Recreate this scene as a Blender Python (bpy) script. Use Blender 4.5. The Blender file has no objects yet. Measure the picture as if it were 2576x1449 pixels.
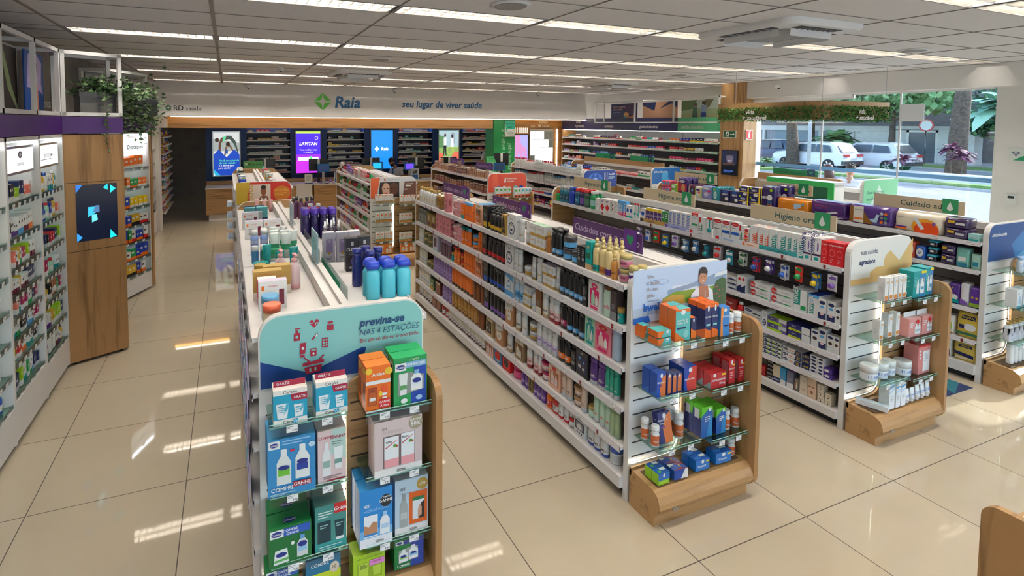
import bpy, math, random
from mathutils import Vector, Matrix
R=random.Random(7)
D=bpy.data; SC=bpy.context.scene; COL=SC.collection
pi=math.pi; sin=math.sin; cos=math.cos; rad=math.radians
# ---------------------------------------------------------------- camera
F=1325.8219; PX,PY=1113.9253,385.4166; YAW,PITCH,ROLL=0.3875,0.0546,0.0049
fw=Vector((sin(YAW)*cos(PITCH),cos(YAW)*cos(PITCH),-sin(PITCH)))
r0=Vector((cos(YAW),-sin(YAW),0)); u0=r0.cross(fw)
rr=cos(ROLL)*r0+sin(ROLL)*u0; uu=-sin(ROLL)*r0+cos(ROLL)*u0
cd=D.cameras.new('camera'); cam=D.objects.new('camera',cd); COL.objects.link(cam)
cd.sensor_width=36; cd.lens=F/2576*36; cd.shift_x=(1288-PX)/2576; cd.shift_y=-(724.5-PY)/2576
cd.clip_start=.05; cd.clip_end=300
cam.matrix_world=Matrix(((rr.x,uu.x,-fw.x,.298),(rr.y,uu.y,-fw.y,-3.8655),(rr.z,uu.z,-fw.z,2.4332),(0,0,0,1)))
SC.camera=cam
# ---------------------------------------------------------------- light, exposure
SC.view_settings.view_transform='Standard'; SC.view_settings.look='None'
SC.view_settings.gamma=1; SC.view_settings.use_curve_mapping=False
SC.view_settings.exposure=0.55
SC.cycles.max_bounces=7; SC.cycles.diffuse_bounces=4; SC.cycles.glossy_bounces=3
SC.cycles.transmission_bounces=4; SC.cycles.transparent_max_bounces=10
SC.cycles.caustics_reflective=False; SC.cycles.caustics_refractive=False
SC.cycles.sample_clamp_indirect=3.0
TUBE=75.0; SKY=0.6; SUN=4.5; DAYL=1.0
W=D.worlds.new('world'); SC.world=W; W.use_nodes=True
nt=W.node_tree; nt.nodes.clear()
so=nt.nodes.new('ShaderNodeOutputWorld'); bg=nt.nodes.new('ShaderNodeBackground'); sk=nt.nodes.new('ShaderNodeTexSky')
sk.sky_type='NISHITA'; sk.sun_disc=False; sk.sun_elevation=rad(40); sk.sun_rotation=rad(110); sk.air_density=1; sk.dust_density=1.5
nt.links.new(sk.outputs[0],bg.inputs[0]); bg.inputs[1].default_value=SKY; nt.links.new(bg.outputs[0],so.inputs[0])
sl=D.lights.new('sun','SUN'); sl.energy=SUN; sl.angle=rad(.6); sl.color=(1,.95,.86)
sun=D.objects.new('sun',sl); COL.objects.link(sun); sun.rotation_euler=Vector((-.80,.10,-.42)).to_track_quat('-Z','Y').to_euler(); sun.location=(30,-12,25)
# ---------------------------------------------------------------- colours
PAL=dict(white='#eeeeec',cream='#e9dfc6',beige='#d3bd97',ivory='#f1ead8',gold='#b8944a',amber='#8e6526',brown='#6a4326',darkbrown='#3c2718',copper='#a5673f',
 black='#17171a',charcoal='#34353a',grey='#8d8f92',silver='#bcc0c4',lightgrey='#cfd2d4',pink='#e9a5a8',hotpink='#df2f70',magenta='#b01a5c',palepink='#f0cdc9',salmon='#ee7f6b',
 red='#cf2127',darkred='#8a1c24',wine='#6b1733',orange='#ee7420',peach='#eeb591',yellow='#f2cf1f',mustard='#d5ad2f',olive='#8a8f3c',lime='#a4d121',green='#1e9a52',darkgreen='#145c3e',mint='#a9dcc0',
 teal='#0e9a99',paleteal='#a6d9d6',aqua='#45bfd2',sky='#5aa8e0',paleblue='#b5d2ea',blue='#1d56b4',royal='#1f3fae',navy='#1b2556',indigo='#2f2a7c',purple='#5b2a86',violet='#7c55ab',lilac='#b9a2d2',palelilac='#ddd3ea',
 greygreen='#6f7d6d',clear='#ccd4d2',skin='#c08a66',tan='#c8a880')
CN=dict(lightgrey='light grey',hotpink='hot pink',palepink='pale pink',darkred='dark red',darkgreen='dark green',paleteal='pale teal',sky='sky blue',paleblue='pale blue',royal='royal blue',greygreen='grey green',palelilac='pale lilac',darkbrown='dark brown',clear='clear')
def cname(c): return CN.get(c,c if c in PAL else 'printed')
_lc={}
def lin(c):
    if not isinstance(c,str): return c
    if c in _lc: return _lc[c]
    h=PAL.get(c,c).lstrip('#'); o=[]
    for i in (0,2,4):
        x=int(h[i:i+2],16)/255; o.append(x/12.92 if x<=.04045 else ((x+.055)/1.055)**2.4)
    _lc[c]=(o[0],o[1],o[2],1.0); return _lc[c]
# ---------------------------------------------------------------- materials
MATS={}
def newmat(n):
    m=D.materials.new(n); m.use_nodes=True; t=m.node_tree; b=t.nodes['Principled BSDF']; MATS[n]=m; return m,t,b
def attr(n,rough,metal=0,coat=0,emit=0,spec=.5,bump=0):
    m,t,b=newmat(n); a=t.nodes.new('ShaderNodeAttribute'); a.attribute_name='col'
    t.links.new(a.outputs['Color'],b.inputs['Base Color'])
    b.inputs['Roughness'].default_value=rough; b.inputs['Metallic'].default_value=metal; b.inputs['Coat Weight'].default_value=coat
    b.inputs['Specular IOR Level'].default_value=spec
    if emit:
        t.links.new(a.outputs['Color'],b.inputs['Emission Color']); b.inputs['Emission Strength'].default_value=emit
    if bump:
        nz=t.nodes.new('ShaderNodeTexNoise'); nz.inputs['Scale'].default_value=bump; bp=t.nodes.new('ShaderNodeBump'); bp.inputs['Strength'].default_value=.25; bp.inputs['Distance'].default_value=.01
        tc=t.nodes.new('ShaderNodeTexCoord'); t.links.new(tc.outputs['Object'],nz.inputs['Vector']); t.links.new(nz.outputs[0],bp.inputs['Height']); t.links.new(bp.outputs[0],b.inputs['Normal'])
    return m
attr('card',.42); attr('plastic',.28,coat=.2); attr('matte',.75); attr('film',.22,coat=.3,bump=18); attr('metal',.28,metal=1); attr('cloth',.9,bump=60); attr('skin',.5)
attr('foil',.22,metal=.75)
attr('screen',.25,emit=1.1); attr('lightbox',.4,emit=.75); attr('glowsoft',.5,emit=2.5); attr('signlight',.4,emit=1.4); attr('glow',.5,emit=9.0); attr('glowwarm',.5,emit=7.0); attr('tube',.5,emit=TUBE); attr('leaf',.55); attr('hair',.6)
def thin(n,tint,gl,rough=.03,alpha=.92):
    m=D.materials.new(n); m.use_nodes=True; t=m.node_tree; t.nodes.clear(); MATS[n]=m
    o=t.nodes.new('ShaderNodeOutputMaterial'); tr=t.nodes.new('ShaderNodeBsdfTransparent'); g=t.nodes.new('ShaderNodeBsdfGlossy'); mx=t.nodes.new('ShaderNodeMixShader'); fr=t.nodes.new('ShaderNodeLayerWeight')
    mp=t.nodes.new('ShaderNodeMath'); mp.operation='MULTIPLY_ADD'; mp.inputs[1].default_value=gl; mp.inputs[2].default_value=1-alpha
    fr.inputs['Blend'].default_value=.25; tr.inputs[0].default_value=lin(tint); g.inputs['Roughness'].default_value=rough; g.inputs[0].default_value=(.95,.97,.97,1)
    t.links.new(fr.outputs['Fresnel'],mp.inputs[0]); t.links.new(mp.outputs[0],mx.inputs[0]); t.links.new(tr.outputs[0],mx.inputs[1]); t.links.new(g.outputs[0],mx.inputs[2]); t.links.new(mx.outputs[0],o.inputs[0]); return m
thin('acrylic','#eef4f4',.5,alpha=.94); thin('shelfglass','#dcefe8',.5,alpha=.93); thin('pane','#f3f8fa',.6,alpha=.97)
thin('tintglass','#5f6a70',.8,alpha=.85)
def wood(n,c1,c2,ax,rough=.42,sc=1.0):
    m,t,b=newmat(n); tc=t.nodes.new('ShaderNodeTexCoord'); mp=t.nodes.new('ShaderNodeMapping'); s=[26*sc]*3; s[ax]=1.6*sc; mp.inputs['Scale'].default_value=s
    nz=t.nodes.new('ShaderNodeTexNoise'); nz.inputs['Scale'].default_value=1.0; nz.inputs['Detail'].default_value=6; nz.inputs['Distortion'].default_value=.6
    n2=t.nodes.new('ShaderNodeTexNoise'); n2.inputs['Scale'].default_value=.35; n2.inputs['Detail'].default_value=2
    mx=t.nodes.new('ShaderNodeMath'); mx.operation='ADD'; cr=t.nodes.new('ShaderNodeValToRGB'); e=cr.color_ramp.elements; e[0].position=.75; e[0].color=lin(c2); e[1].position=1.25/1.3; e[1].color=lin(c1)
    t.links.new(tc.outputs['Object'],mp.inputs[0]); t.links.new(mp.outputs[0],nz.inputs['Vector']); t.links.new(mp.outputs[0],n2.inputs['Vector'])
    t.links.new(nz.outputs[0],mx.inputs[0]); t.links.new(n2.outputs[0],mx.inputs[1]); t.links.new(mx.outputs[0],cr.inputs[0]); t.links.new(cr.outputs[0],b.inputs['Base Color']); b.inputs['Roughness'].default_value=rough
wood('woodx','#b08a5c','#8a6740',0); wood('woody','#b08a5c','#8a6740',1); wood('woodz','#b08a5c','#8a6740',2); wood('oakz','#a67c4e','#7f5c36',2); wood('oakx','#a67c4e','#80603a',0)
def plain(n,c,rough,nscale=0,namt=.04,metal=0,spec=.5):
    m,t,b=newmat(n); b.inputs['Roughness'].default_value=rough; b.inputs['Metallic'].default_value=metal; b.inputs['Specular IOR Level'].default_value=spec
    if nscale:
        tc=t.nodes.new('ShaderNodeTexCoord'); nz=t.nodes.new('ShaderNodeTexNoise'); nz.inputs['Scale'].default_value=nscale; nz.inputs['Detail'].default_value=5
        cr=t.nodes.new('ShaderNodeValToRGB'); L=lin(c); e=cr.color_ramp.elements; e[0].position=.3; e[1].position=.7
        e[0].color=tuple(x*(1-namt*2) for x in L[:3])+(1,); e[1].color=tuple(min(1,x*(1+namt*2)) for x in L[:3])+(1,)
        t.links.new(tc.outputs['Object'],nz.inputs['Vector']); t.links.new(nz.outputs[0],cr.inputs[0]); t.links.new(cr.outputs[0],b.inputs['Base Color'])
    else: b.inputs['Base Color'].default_value=lin(c)
    return m,t,b
plain('laminate','#e6e3df',.35,3,.01); plain('shelfmetal','#e2dfdc',.32,4,.01); plain('wallwhite','#e9e7e3',.7,2,.01); plain('wallgrey','#a39c95',.85,5,.05); plain('concrete','#85807b',.85,4,.08); plain('ceilpanel','#f0eeec',.8,40,.015)
plain('grout','#8e8880',.8,20,.05); plain('blackplastic','#141416',.35,30,.05); plain('chrome','#d8d8d8',.18,8,.02,metal=1); plain('bluewall','#0d3a78',.45,3,.02); plain('asphalt','#8c8d90',.9,6,.06); plain('sidewalk','#b9b7b3',.9,4,.06); plain('bark','#5f5449',.95,9,.22); plain('grassmat','#6d8f4a',.95,25,.2); plain('render','#d9d8d3',.85,3,.03); plain('carpaint','#eceef0',.2,2,.005); plain('rubber','#222225',.7,20,.05); plain('reflector','#d9d5ce',.28,10,.01,metal=.85)
m,t,b=plain('spinegrey','#807c7b',.5,5,.03)
# porcelain floor: 0.9 m tiles with thin dark joints
m,t,b=newmat('porcelain'); g=t.nodes.new('ShaderNodeNewGeometry'); br=t.nodes.new('ShaderNodeTexBrick'); br.offset=0; br.squash=1
for k,v in (('Scale',1),('Mortar Size',.0032),('Mortar Smooth',.15),('Bias',0),('Brick Width',.9),('Row Height',.9)): br.inputs[k].default_value=v
br.inputs['Color1'].default_value=lin('#c0b39d'); br.inputs['Color2'].default_value=lin('#bdb099'); br.inputs['Mortar'].default_value=lin('#4a4238')
nz=t.nodes.new('ShaderNodeTexNoise'); nz.inputs['Scale'].default_value=2.2; nz.inputs['Detail'].default_value=6; mx=t.nodes.new('ShaderNodeMix'); mx.data_type='RGBA'; mx.blend_type='MULTIPLY'; mx.inputs[0].default_value=.12
t.links.new(g.outputs['Position'],br.inputs['Vector']); t.links.new(g.outputs['Position'],nz.inputs['Vector']); t.links.new(br.outputs[0],mx.inputs[6]); t.links.new(nz.outputs[0],mx.inputs[7]); t.links.new(mx.outputs[2],b.inputs['Base Color'])
rm=t.nodes.new('ShaderNodeMapRange'); t.links.new(br.outputs['Fac'],rm.inputs[0]); rm.inputs[3].default_value=.035; rm.inputs[4].default_value=.6; t.links.new(rm.outputs[0],b.inputs['Roughness']); b.inputs['Specular IOR Level'].default_value=.55
# ---------------------------------------------------------------- mesh builder
_tx={}
def textgeo(s,bold):
    k=(s,bold)
    if k not in _tx:
        cu=D.curves.new('t','FONT'); cu.body=s; cu.size=1; cu.offset=bold; cu.resolution_u=2; cu.fill_mode='FRONT'
        o=D.objects.new('t',cu); me=o.to_mesh()
        V=[(v.co.x,v.co.y) for v in me.vertices]; Fs=[tuple(p.vertices) for p in me.polygons]
        o.to_mesh_clear(); D.objects.remove(o); D.curves.remove(cu)
        if V:
            x0=min(v[0] for v in V); x1=max(v[0] for v in V)
        else: x0=x1=0
        _tx[k]=([(v[0]-x0,v[1]) for v in V],Fs,x1-x0)
    return _tx[k]
class MB:
    def __init__(s): s.v=[];s.f=[];s.c=[];s.m=[];s.s=[];s.M=None
    def vv(s,pts):
        n=len(s.v)
        s.v+= [tuple(s.M@Vector(p)) for p in pts] if s.M else [tuple(p) for p in pts]
        return n
    def face(s,idx,col,mat,sm=False): s.f.append(tuple(idx)); s.c.append(lin(col)); s.m.append(mat); s.s.append(sm)
    def poly(s,pts,col='white',mat='card'):
        n=s.vv(pts); s.face(range(n,n+len(pts)),col,mat); return s
    def box(s,x0,x1,y0,y1,z0,z1,col='white',mat='card',top=None,skip=''):
        n=s.vv([(x0,y0,z0),(x1,y0,z0),(x1,y1,z0),(x0,y1,z0),(x0,y0,z1),(x1,y0,z1),(x1,y1,z1),(x0,y1,z1)])
        for q,nm in (((0,3,2,1),'b'),((4,5,6,7),'t'),((0,1,5,4),'f'),((1,2,6,5),'r'),((2,3,7,6),'k'),((3,0,4,7),'l')):
            if nm in skip: continue
            s.face([n+i for i in q],top if (top and nm=='t') else col,mat)
        return s
    def loft(s,rings,cols,mats,cap0=True,cap1=True,sm=True):
        n0=len(s.v); k=len(rings[0])
        for r in rings: s.vv(r)
        for i in range(len(rings)-1):
            c=cols[i] if isinstance(cols,list) else cols; m=mats[i] if isinstance(mats,list) else mats
            for j in range(k):
                a=n0+i*k+j; b=n0+i*k+(j+1)%k
                cc=c(j) if callable(c) else c
                s.face((a,b,b+k,a+k),cc,m,sm)
        c0=cols[0] if isinstance(cols,list) else cols; c1=cols[-1] if isinstance(cols,list) else cols
        m0=mats[0] if isinstance(mats,list) else mats; m1=mats[-1] if isinstance(mats,list) else mats
        if callable(c0): c0=c0(0)
        if callable(c1): c1=c1(0)
        if cap0: s.face([n0+j for j in range(k-1,-1,-1)],c0,m0)
        if cap1: s.face([n0+(len(rings)-1)*k+j for j in range(k)],c1,m1)
        return s
    def lathe(s,prof,cols,mats='plastic',n=14,cx=0,cy=0,ry=1.0,sq=2.0,cap0=True,cap1=True,sm=True):
        rings=[]
        for r,z in prof:
            q=[]
            for j in range(n):
                t=2*pi*(j+.5)/n-pi/2; c,d=cos(t),sin(t)
                a=abs(c)**(2/sq)*(1 if c>=0 else -1); b_=abs(d)**(2/sq)*(1 if d>=0 else -1)
                q.append((cx+r*a,cy+r*ry*b_,z))
            rings.append(q)
        return s.loft(rings,cols,mats,cap0,cap1,sm)
    def tube(s,p,r,col,mat,n=8,r2=None):
        P=[Vector(q) for q in p]; rings=[]
        for i,q in enumerate(P):
            d=(P[min(i+1,len(P)-1)]-P[max(i-1,0)]).normalized(); a=Vector((0,0,1)) if abs(d.z)<.9 else Vector((1,0,0)); x=d.cross(a).normalized(); y=d.cross(x)
            R_=r if not isinstance(r,(list,tuple)) else r[i]
            rings.append([q+x*(R_*cos(2*pi*j/n))+y*(R_*sin(2*pi*j/n)) for j in range(n)])
        return s.loft(rings,col,mat)
    def prism(s,out,fn,d0,d1,col,mat,side=None,sidemat=None,sm=False):
        """outline (2d, ccw seen from d1) extruded from d0 to d1; fn(a,b,d)->xyz"""
        k=len(out); n=s.vv([fn(a,b,d0) for a,b in out]+[fn(a,b,d1) for a,b in out])
        s.face([n+i for i in range(k-1,-1,-1)],col,mat); s.face([n+k+i for i in range(k)],col,mat)
        for i in range(k):
            j=(i+1)%k; s.face((n+i,n+j,n+k+j,n+k+i),side or col,sidemat or mat,sm)
        return s
    def text(s,txt,o,u,v,h,col,mat='card',bold=0.0,sh=0.0,al='l',wmax=None):
        V,Fs,w=textgeo(txt,bold)
        if not V: return s
        k=h/.72; sx=k
        if wmax and w*k>wmax: sx=wmax/w
        o=Vector(o);u=Vector(u);v=Vector(v)
        dx=0 if al=='l' else (-w*sx/2 if al=='c' else -w*sx)
        n=s.vv([o+u*(x*sx+y*k*sh+dx)+v*(y*k) for x,y in V])
        for q in Fs: s.face([n+i for i in q],col,mat)
        return s
    def mesh(s,name):
        me=D.meshes.new(name); me.from_pydata(s.v,[],s.f); ks=[]
        for m in s.m:
            if m not in ks: ks.append(m)
        for k in ks: me.materials.append(MATS[k])
        ix={k:i for i,k in enumerate(ks)}
        me.polygons.foreach_set('material_index',[ix[m] for m in s.m]); me.polygons.foreach_set('use_smooth',s.s)
        a=me.attributes.new('col','FLOAT_COLOR','FACE'); a.data.foreach_set('color',[x for c in s.c for x in c]); me.update(); return me
    def obj(s,name,parent=None,loc=None,rz=0): return put(name,s.mesh(name),parent,loc,rz)
def put(name,me,parent=None,loc=None,rz=0):
    o=D.objects.new(name,me); COL.objects.link(o)
    if parent: o.parent=parent
    if loc: o.location=loc
    if rz: o.rotation_euler=(0,0,rz)
    return o
def tag(o,label,cat,group=None,kind=None):
    if label:
        for a,c in ((' from the ',' from '),(' of the ',' of '),(' in the ',' in '),(' on the ',' on '),(' with ',' with '),('tooth care gondola','toothpaste gondola'),(' by wall aisle',' aisle side'),(' by wood wing',' wing side')):
            if len(label.replace(',',' ').split())>16: label=label.replace(a,c)
        w=label.split()
        while len(w)>16:      # drop words from the looks, never from the place
            k=next((i for i,x in enumerate(w) if x.endswith(',')),4); w.pop(k-1 if k>3 else 0)
        o['label']=' '.join(w)
    if cat: o['category']=cat
    if group: o['group']=group
    if kind: o['kind']=kind
    return o
def thing(name,label,cat,loc=(0,0,0),rz=0,group=None): return tag(put(name,None,None,loc,rz),label,cat,group)
def struct(o): o['kind']='structure'; return o
ONES='zeroth first second third fourth fifth sixth seventh eighth ninth tenth eleventh twelfth thirteenth fourteenth fifteenth sixteenth seventeenth eighteenth nineteenth'.split()
TENS=['','','twenty','thirty','forty','fifty','sixty','seventy','eighty','ninety']
def ordw(n):
    if n<20: return ONES[n]
    if n>=100: return 'hundred-and-'+ordw(n-100) if n>100 else 'hundredth'
    return TENS[n//10][:-1]+'ieth' if n%10==0 else TENS[n//10]+'-'+ONES[n%10]
def arc(cx,cy,r,a0,a1,n=6): return [(cx+r*cos(rad(a0+(a1-a0)*i/n)),cy+r*sin(rad(a0+(a1-a0)*i/n))) for i in range(n+1)]
def rrect(x0,x1,y0,y1,r,which='tl tr bl br'):
    o=[]
    o+= arc(x1-r,y0+r,r,270,360) if 'br' in which else [(x1,y0)]
    o+= arc(x1-r,y1-r,r,0,90) if 'tr' in which else [(x1,y1)]
    o+= arc(x0+r,y1-r,r,90,180) if 'tl' in which else [(x0,y1)]
    o+= arc(x0+r,y0+r,r,180,270) if 'bl' in which else [(x0,y0)]
    return o
# faces of printed things: primitives in fractions of width/height
class Pr:
    def __init__(s,mb,o,u,v,w,h,mat='card',eps=.00025): s.mb=mb;s.o=Vector(o);s.u=Vector(u);s.v=Vector(v);s.n=s.u.cross(s.v);s.w=w;s.h=h;s.mat=mat;s.k=1;s.e=eps
    def P(s,a,b): return s.o+s.u*(a*s.w)+s.v*(b*s.h)+s.n*(s.e*s.k)
    def do(s,L):
        for q in L:
            t=q[0]
            if t=='r': s.mb.poly([s.P(q[1],q[2]),s.P(q[3],q[2]),s.P(q[3],q[4]),s.P(q[1],q[4])],q[5],s.mat)
            elif t=='o': s.mb.poly([s.P(q[1]+q[3]*cos(2*pi*i/18),q[2]+q[4]*sin(2*pi*i/18)) for i in range(18)],q[5],s.mat)
            elif t=='p': s.mb.poly([s.P(a,b) for a,b in q[1]],q[2],s.mat)
            elif t=='t': # u,v,hfrac,col,text,bold,shear,align,rot90
                al=q[8] if len(q)>8 else 'c'; rt=q[9] if len(q)>9 else 0
                s.mb.text(q[5],s.P(q[1],q[2]),s.v if rt else s.u,-s.u if rt else s.v,q[3]*s.h,q[4],s.mat,q[6] if len(q)>6 else 0,q[7] if len(q)>7 else 0,al,(s.h*.8 if rt else s.w*(.94 if al=='c' else .97-q[1])))
            elif t=='b': # bottle picture: cu,v0,wf,v1,col,capcol[,labelcol,tube?]
                c,v0,wf,v1,cc,kc=q[1:7]; hh=v1-v0; w=wf/2
                tb=len(q)>8 and q[8]
                if tb: s.do([('p',[(c-w*.72,v0),(c+w*.72,v0),(c+w,v1),(c-w,v1)],cc),('r',c-w*.7,v0,c+w*.7,v0+hh*.13,kc)])
                else:
                    s.do([('p',[(c-w,v0),(c+w,v0),(c+w,v0+hh*.62),(c+w*.5,v0+hh*.8),(c-w*.5,v0+hh*.8),(c-w,v0+hh*.62)],cc),('r',c-w*.42,v0+hh*.8,c+w*.42,v1,kc)])
                if len(q)>7 and q[7]: s.k+=1; s.do([('r',c-w*.8,v0+hh*.25,c+w*.8,v0+hh*.45,q[7])])
            elif t=='l': # text lines: u0,u1,v0,v1,n,col
                for i in range(q[5]):
                    y=q[3]+(q[4]-q[3])*(i+.5)/q[5]; dv=(q[4]-q[3])/q[5]*.22; s.mb.poly([s.P(q[1],y-dv),s.P(q[2]-(q[2]-q[1])*(.35 if i%3==0 else .08),y-dv),s.P(q[2]-(q[2]-q[1])*(.35 if i%3==0 else .08),y+dv),s.P(q[1],y+dv)],q[6],s.mat)
            s.k+=1
        return s
# ---------------------------------------------------------------- product shapes (front faces local -Y, origin at the base)
def fr(mb,w,d,h,pr,mat='card'): Pr(mb,(-w/2,-d/2,0),(1,0,0),(0,0,1),w,h,mat).do(pr)
def sd(mb,w,d,h,pr,mat='card'):
    Pr(mb,(-w/2,d/2,0),(0,-1,0),(0,0,1),d,h,mat).do(pr); Pr(mb,(w/2,-d/2,0),(0,1,0),(0,0,1),d,h,mat).do(pr)
def tp(mb,w,d,h,pr,mat='card'): Pr(mb,(-w/2,-d/2,h),(1,0,0),(0,1,0),w,d,mat).do(pr)
def m_box(w,d,h,c='white',pr=(),sp=(),tt=(),top=None,mat='card',flap=None,label=False,tab=None):
    b=MB(); b.box(-w/2,w/2,-d/2,d/2,0,h,c,mat,top)
    if flap: b.poly([(-w/2,0,h),(w/2,0,h),(w/2,.0,h+.025),(-w/2,.0,h+.025)],flap,mat)
    sd(b,w,d,h,list(sp),mat); tp(b,w,d,h,list(tt),mat)
    out=[('body',b)]
    q=MB() if label else b
    fr(q,w,d,h,list(pr),mat)
    if label: out.append(('printed_label',q))
    if tab: t=MB(); t.box(-w/2*.95,w/2*.95,-d*.1,-d*.06,h,h+tab[0],tab[1],mat); fr_=Pr(t,(-w/2*.95,-d*.1,h),(1,0,0),(0,0,1),w*.95,tab[0],mat); fr_.do(tab[2]); out.append(('hang_tab',t))
    return out
def wrap(b,r,ry,z,h,col,txt,zc,bold=.01,wm=1.2):
    V,Fs,w=textgeo(txt,bold)
    if not V: return
    k=h/.72
    if w*k>r*2*wm: k=r*2*wm/w
    def P(x,y):
        t=(x-w/2)*k/r; t=max(-1.4,min(1.4,t)); return ((r+.0008)*sin(t),-(r*ry+.0008)*cos(t),zc+y*k)
    n=b.vv([P(x,y) for x,y in V])
    for q in Fs: b.face([n+i for i in q],col,'plastic')
def m_bot(w,d,h,c='white',cap='black',ck='flip',lab=None,l0=.18,l1=.55,lab2=None,txt=None,tc='black',sq=2.3,sh=.86,cf=.16,mat='plastic',n=14,wv=0,base=None):
    r=w/2; ry=d/w; hb=h*(1-cf); nk=r*.42 if ck!='wide' else r*.95
    z=[(r*.93,0),(r,.03*hb),(r,l0*hb),(r,l1*hb)]
    if wv: z=[(r*.93,0),(r,.03*hb),(r,l0*hb),(r*(1-wv),(l0+l1)/2*hb),(r,l1*hb)]
    z+=[(r,sh*hb*.93),(r*.82,sh*hb+.35*(hb-sh*hb)),(nk,hb)]
    cols=[base or c,base or c]+[lab or c]*(2 if wv else 1)+[lab2 or c]+[c]*2
    cols=cols[:len(z)-1]+[c]*max(0,len(z)-1-len(cols))
    b=MB(); b.lathe(z,cols,mat,n,ry=ry,sq=sq)
    if txt: wrap(b,r,ry,0,min(.03,w*.35),tc,txt,hb*(l0+l1)/2-.008)
    if lab: 
        zz=hb*l0+.1*(l1-l0)*hb
        for i in range(2): wrap(b,r,ry,0,.006,tc,'=====' if i else '===',zz+i*.012)
    k=MB(); ch=h-hb
    if ck=='flip': k.lathe([(r*.6,hb),(r*.62,hb+.1*ch),(r*.6,h-.003),(r*.52,h)],cap,'plastic',n,ry=max(ry,.8),sq=sq)
    elif ck=='wide': k.lathe([(r*.97,hb-.002),(r*.98,hb+.2*ch),(r*.93,h-.004),(r*.85,h)],cap,'plastic',n,ry=ry,sq=sq)
    elif ck=='dome': k.lathe([(r*.99,hb-.002),(r*.97,hb+.4*ch),(r*.8,hb+.8*ch),(r*.35,h)],cap,'plastic',n,ry=ry,sq=sq)
    elif ck=='pump':
        k.lathe([(r*.5,hb),(r*.52,hb+.35*ch),(r*.3,hb+.4*ch),(r*.13,hb+.42*ch),(r*.13,hb+.75*ch),(r*.34,hb+.77*ch),(r*.36,h-.004),(r*.3,h)],cap,'plastic',10)
        k.box(-.008,.008,-r*.95,-r*.2,h-.016,h-.004,cap,'plastic')
    elif ck=='spray':
        k.lathe([(r*.5,hb),(r*.5,hb+.45*ch),(r*.32,hb+.5*ch),(r*.32,h)],cap,'plastic',10)
    elif ck=='ball':
        k.lathe([(r*.55,hb),(r*.55,hb+.3*ch),(r*.3,hb+.32*ch),(r*.3,hb+.5*ch),(r*.42,hb+.66*ch),(r*.42,hb+.8*ch),(r*.2,h)],cap,'plastic',10)
    return [('body',b),('cap',k)]
def m_jar(w,d,h,c='white',lid='gold',lab=None,txt=None,tc='black',lf=.3,n=16,mat='plastic',sq=2.0):
    r=w/2; hb=h*(1-lf); b=MB(); b.lathe([(r*.9,0),(r*.96,.01),(r*.96,hb*.2),(r*.96,hb*.8),(r*.94,hb)],[c,c,lab or c,c],mat,n,sq=sq)
    if txt: wrap(b,r*.96,1,0,min(.03,hb*.35),tc,txt,hb*.42)
    k=MB(); k.lathe([(r,hb),(r,h-.004),(r*.94,h)],lid,'plastic',n,sq=sq)
    return [('body',b),('lid',k)]
def m_tube(w,d,h,c='white',cap='white',c2=None,txt=None,tc='navy',mat='plastic',capf=.12):
    ch=h*capf; b=MB(); k=14; rings=[]
    for t in (0,.25,.5,.8,.95,1):
        a=w/2*(.86+.14*t); e=d/2*(1-t)**.7+.0012
        rings.append([(a*cos(2*pi*(j+.5)/k),e*sin(2*pi*(j+.5)/k),ch+(h-ch)*t) for j in range(k)])
    b.loft(rings,[c,c2 or c,c,c,c],mat)
    if txt: b.text(txt,(0,-d/2*.72-.004,ch+(h-ch)*.42),(1,0,0),(0,.22,.97),w*.22,tc,'card',.01,0,'c',w*.8)
    q=MB(); q.lathe([(w/2*.72,0),(w/2*.74,ch*.9),(w/2*.7,ch)],cap,'plastic',k,ry=d/w*.95)
    return [('body',b),('cap',q)]
def m_can(w,d,h,c='sky',cap='white',lab=None,txt=None,tc='white',mat='plastic'):
    r=w/2; hb=h*.8; b=MB(); b.lathe([(r*.95,0),(r,.006),(r,hb*.35),(r,hb*.75),(r,hb*.95),(r*.8,hb)],[c,c,lab or c,c,c],mat,14)
    if txt: wrap(b,r,1,0,.02,tc,txt,hb*.5)
    k=MB(); k.lathe([(r*.88,hb*.97),(r*.88,h*.96),(r*.7,h)],cap,'plastic',14); return [('body',b),('cap',k)]
def m_bag(w,d,h,c='purple',pr=(),c2=None,top=None,mat='film',seal=True,n=9):
    """soft pack: a puffed box whose faces bulge and whose edges are pinched"""
    b=MB(); rg=[]; rnd=random.Random(int(w*1e4+h*1e3)); kk=20
    for i in range(n+1):
        t=i/n; z=h*t; e=(1-abs(2*t-1)**5)
        a=w/2*(.94+.06*e); q=d/2*(.80+.2*e)
        ring=[]
        for j in range(kk):
            th=2*pi*(j+.5)/kk; cx,sy=cos(th),sin(th); px=abs(cx)**.35*(1 if cx>0 else -1); py=abs(sy)**.45*(1 if sy>0 else -1)
            ring.append((a*px+rnd.uniform(-.002,.002),q*py+rnd.uniform(-.002,.002),z+(.004*rnd.random() if 0<i<n else 0)))
        rg.append(ring)
    cols=[c]*n
    if c2:
        for i in range(n):
            if i>=n*.62: cols[i]=c2
    b.loft(rg,cols,mat)
    if pr: Pr(b,(-w/2*.9,-d/2*1.02-.003,h*.06),(1,0,0),(0,0,1),w*.9,h*.88,mat,.0004).do(pr)
    return [('body',b)]
def m_card(w,d,h,c='blue',pr=(),bub='clear',mat='card'):
    b=MB(); b.box(-w/2,w/2,-.0006,.0006,0,h,c,mat); b.box(-.008,.008,-.001,-.0008,h*.93,h*.97,'black',mat); fr(b,w,.0014,h,list(pr),mat)
    q=MB(); q.lathe([(w*.3,0),(w*.3,.01),(w*.22,d)],bub,'plastic',10); q.v=[(x,-z,h*.32+y) for x,y,z in q.v]
    return [('body',b),('blister',q)]
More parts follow.
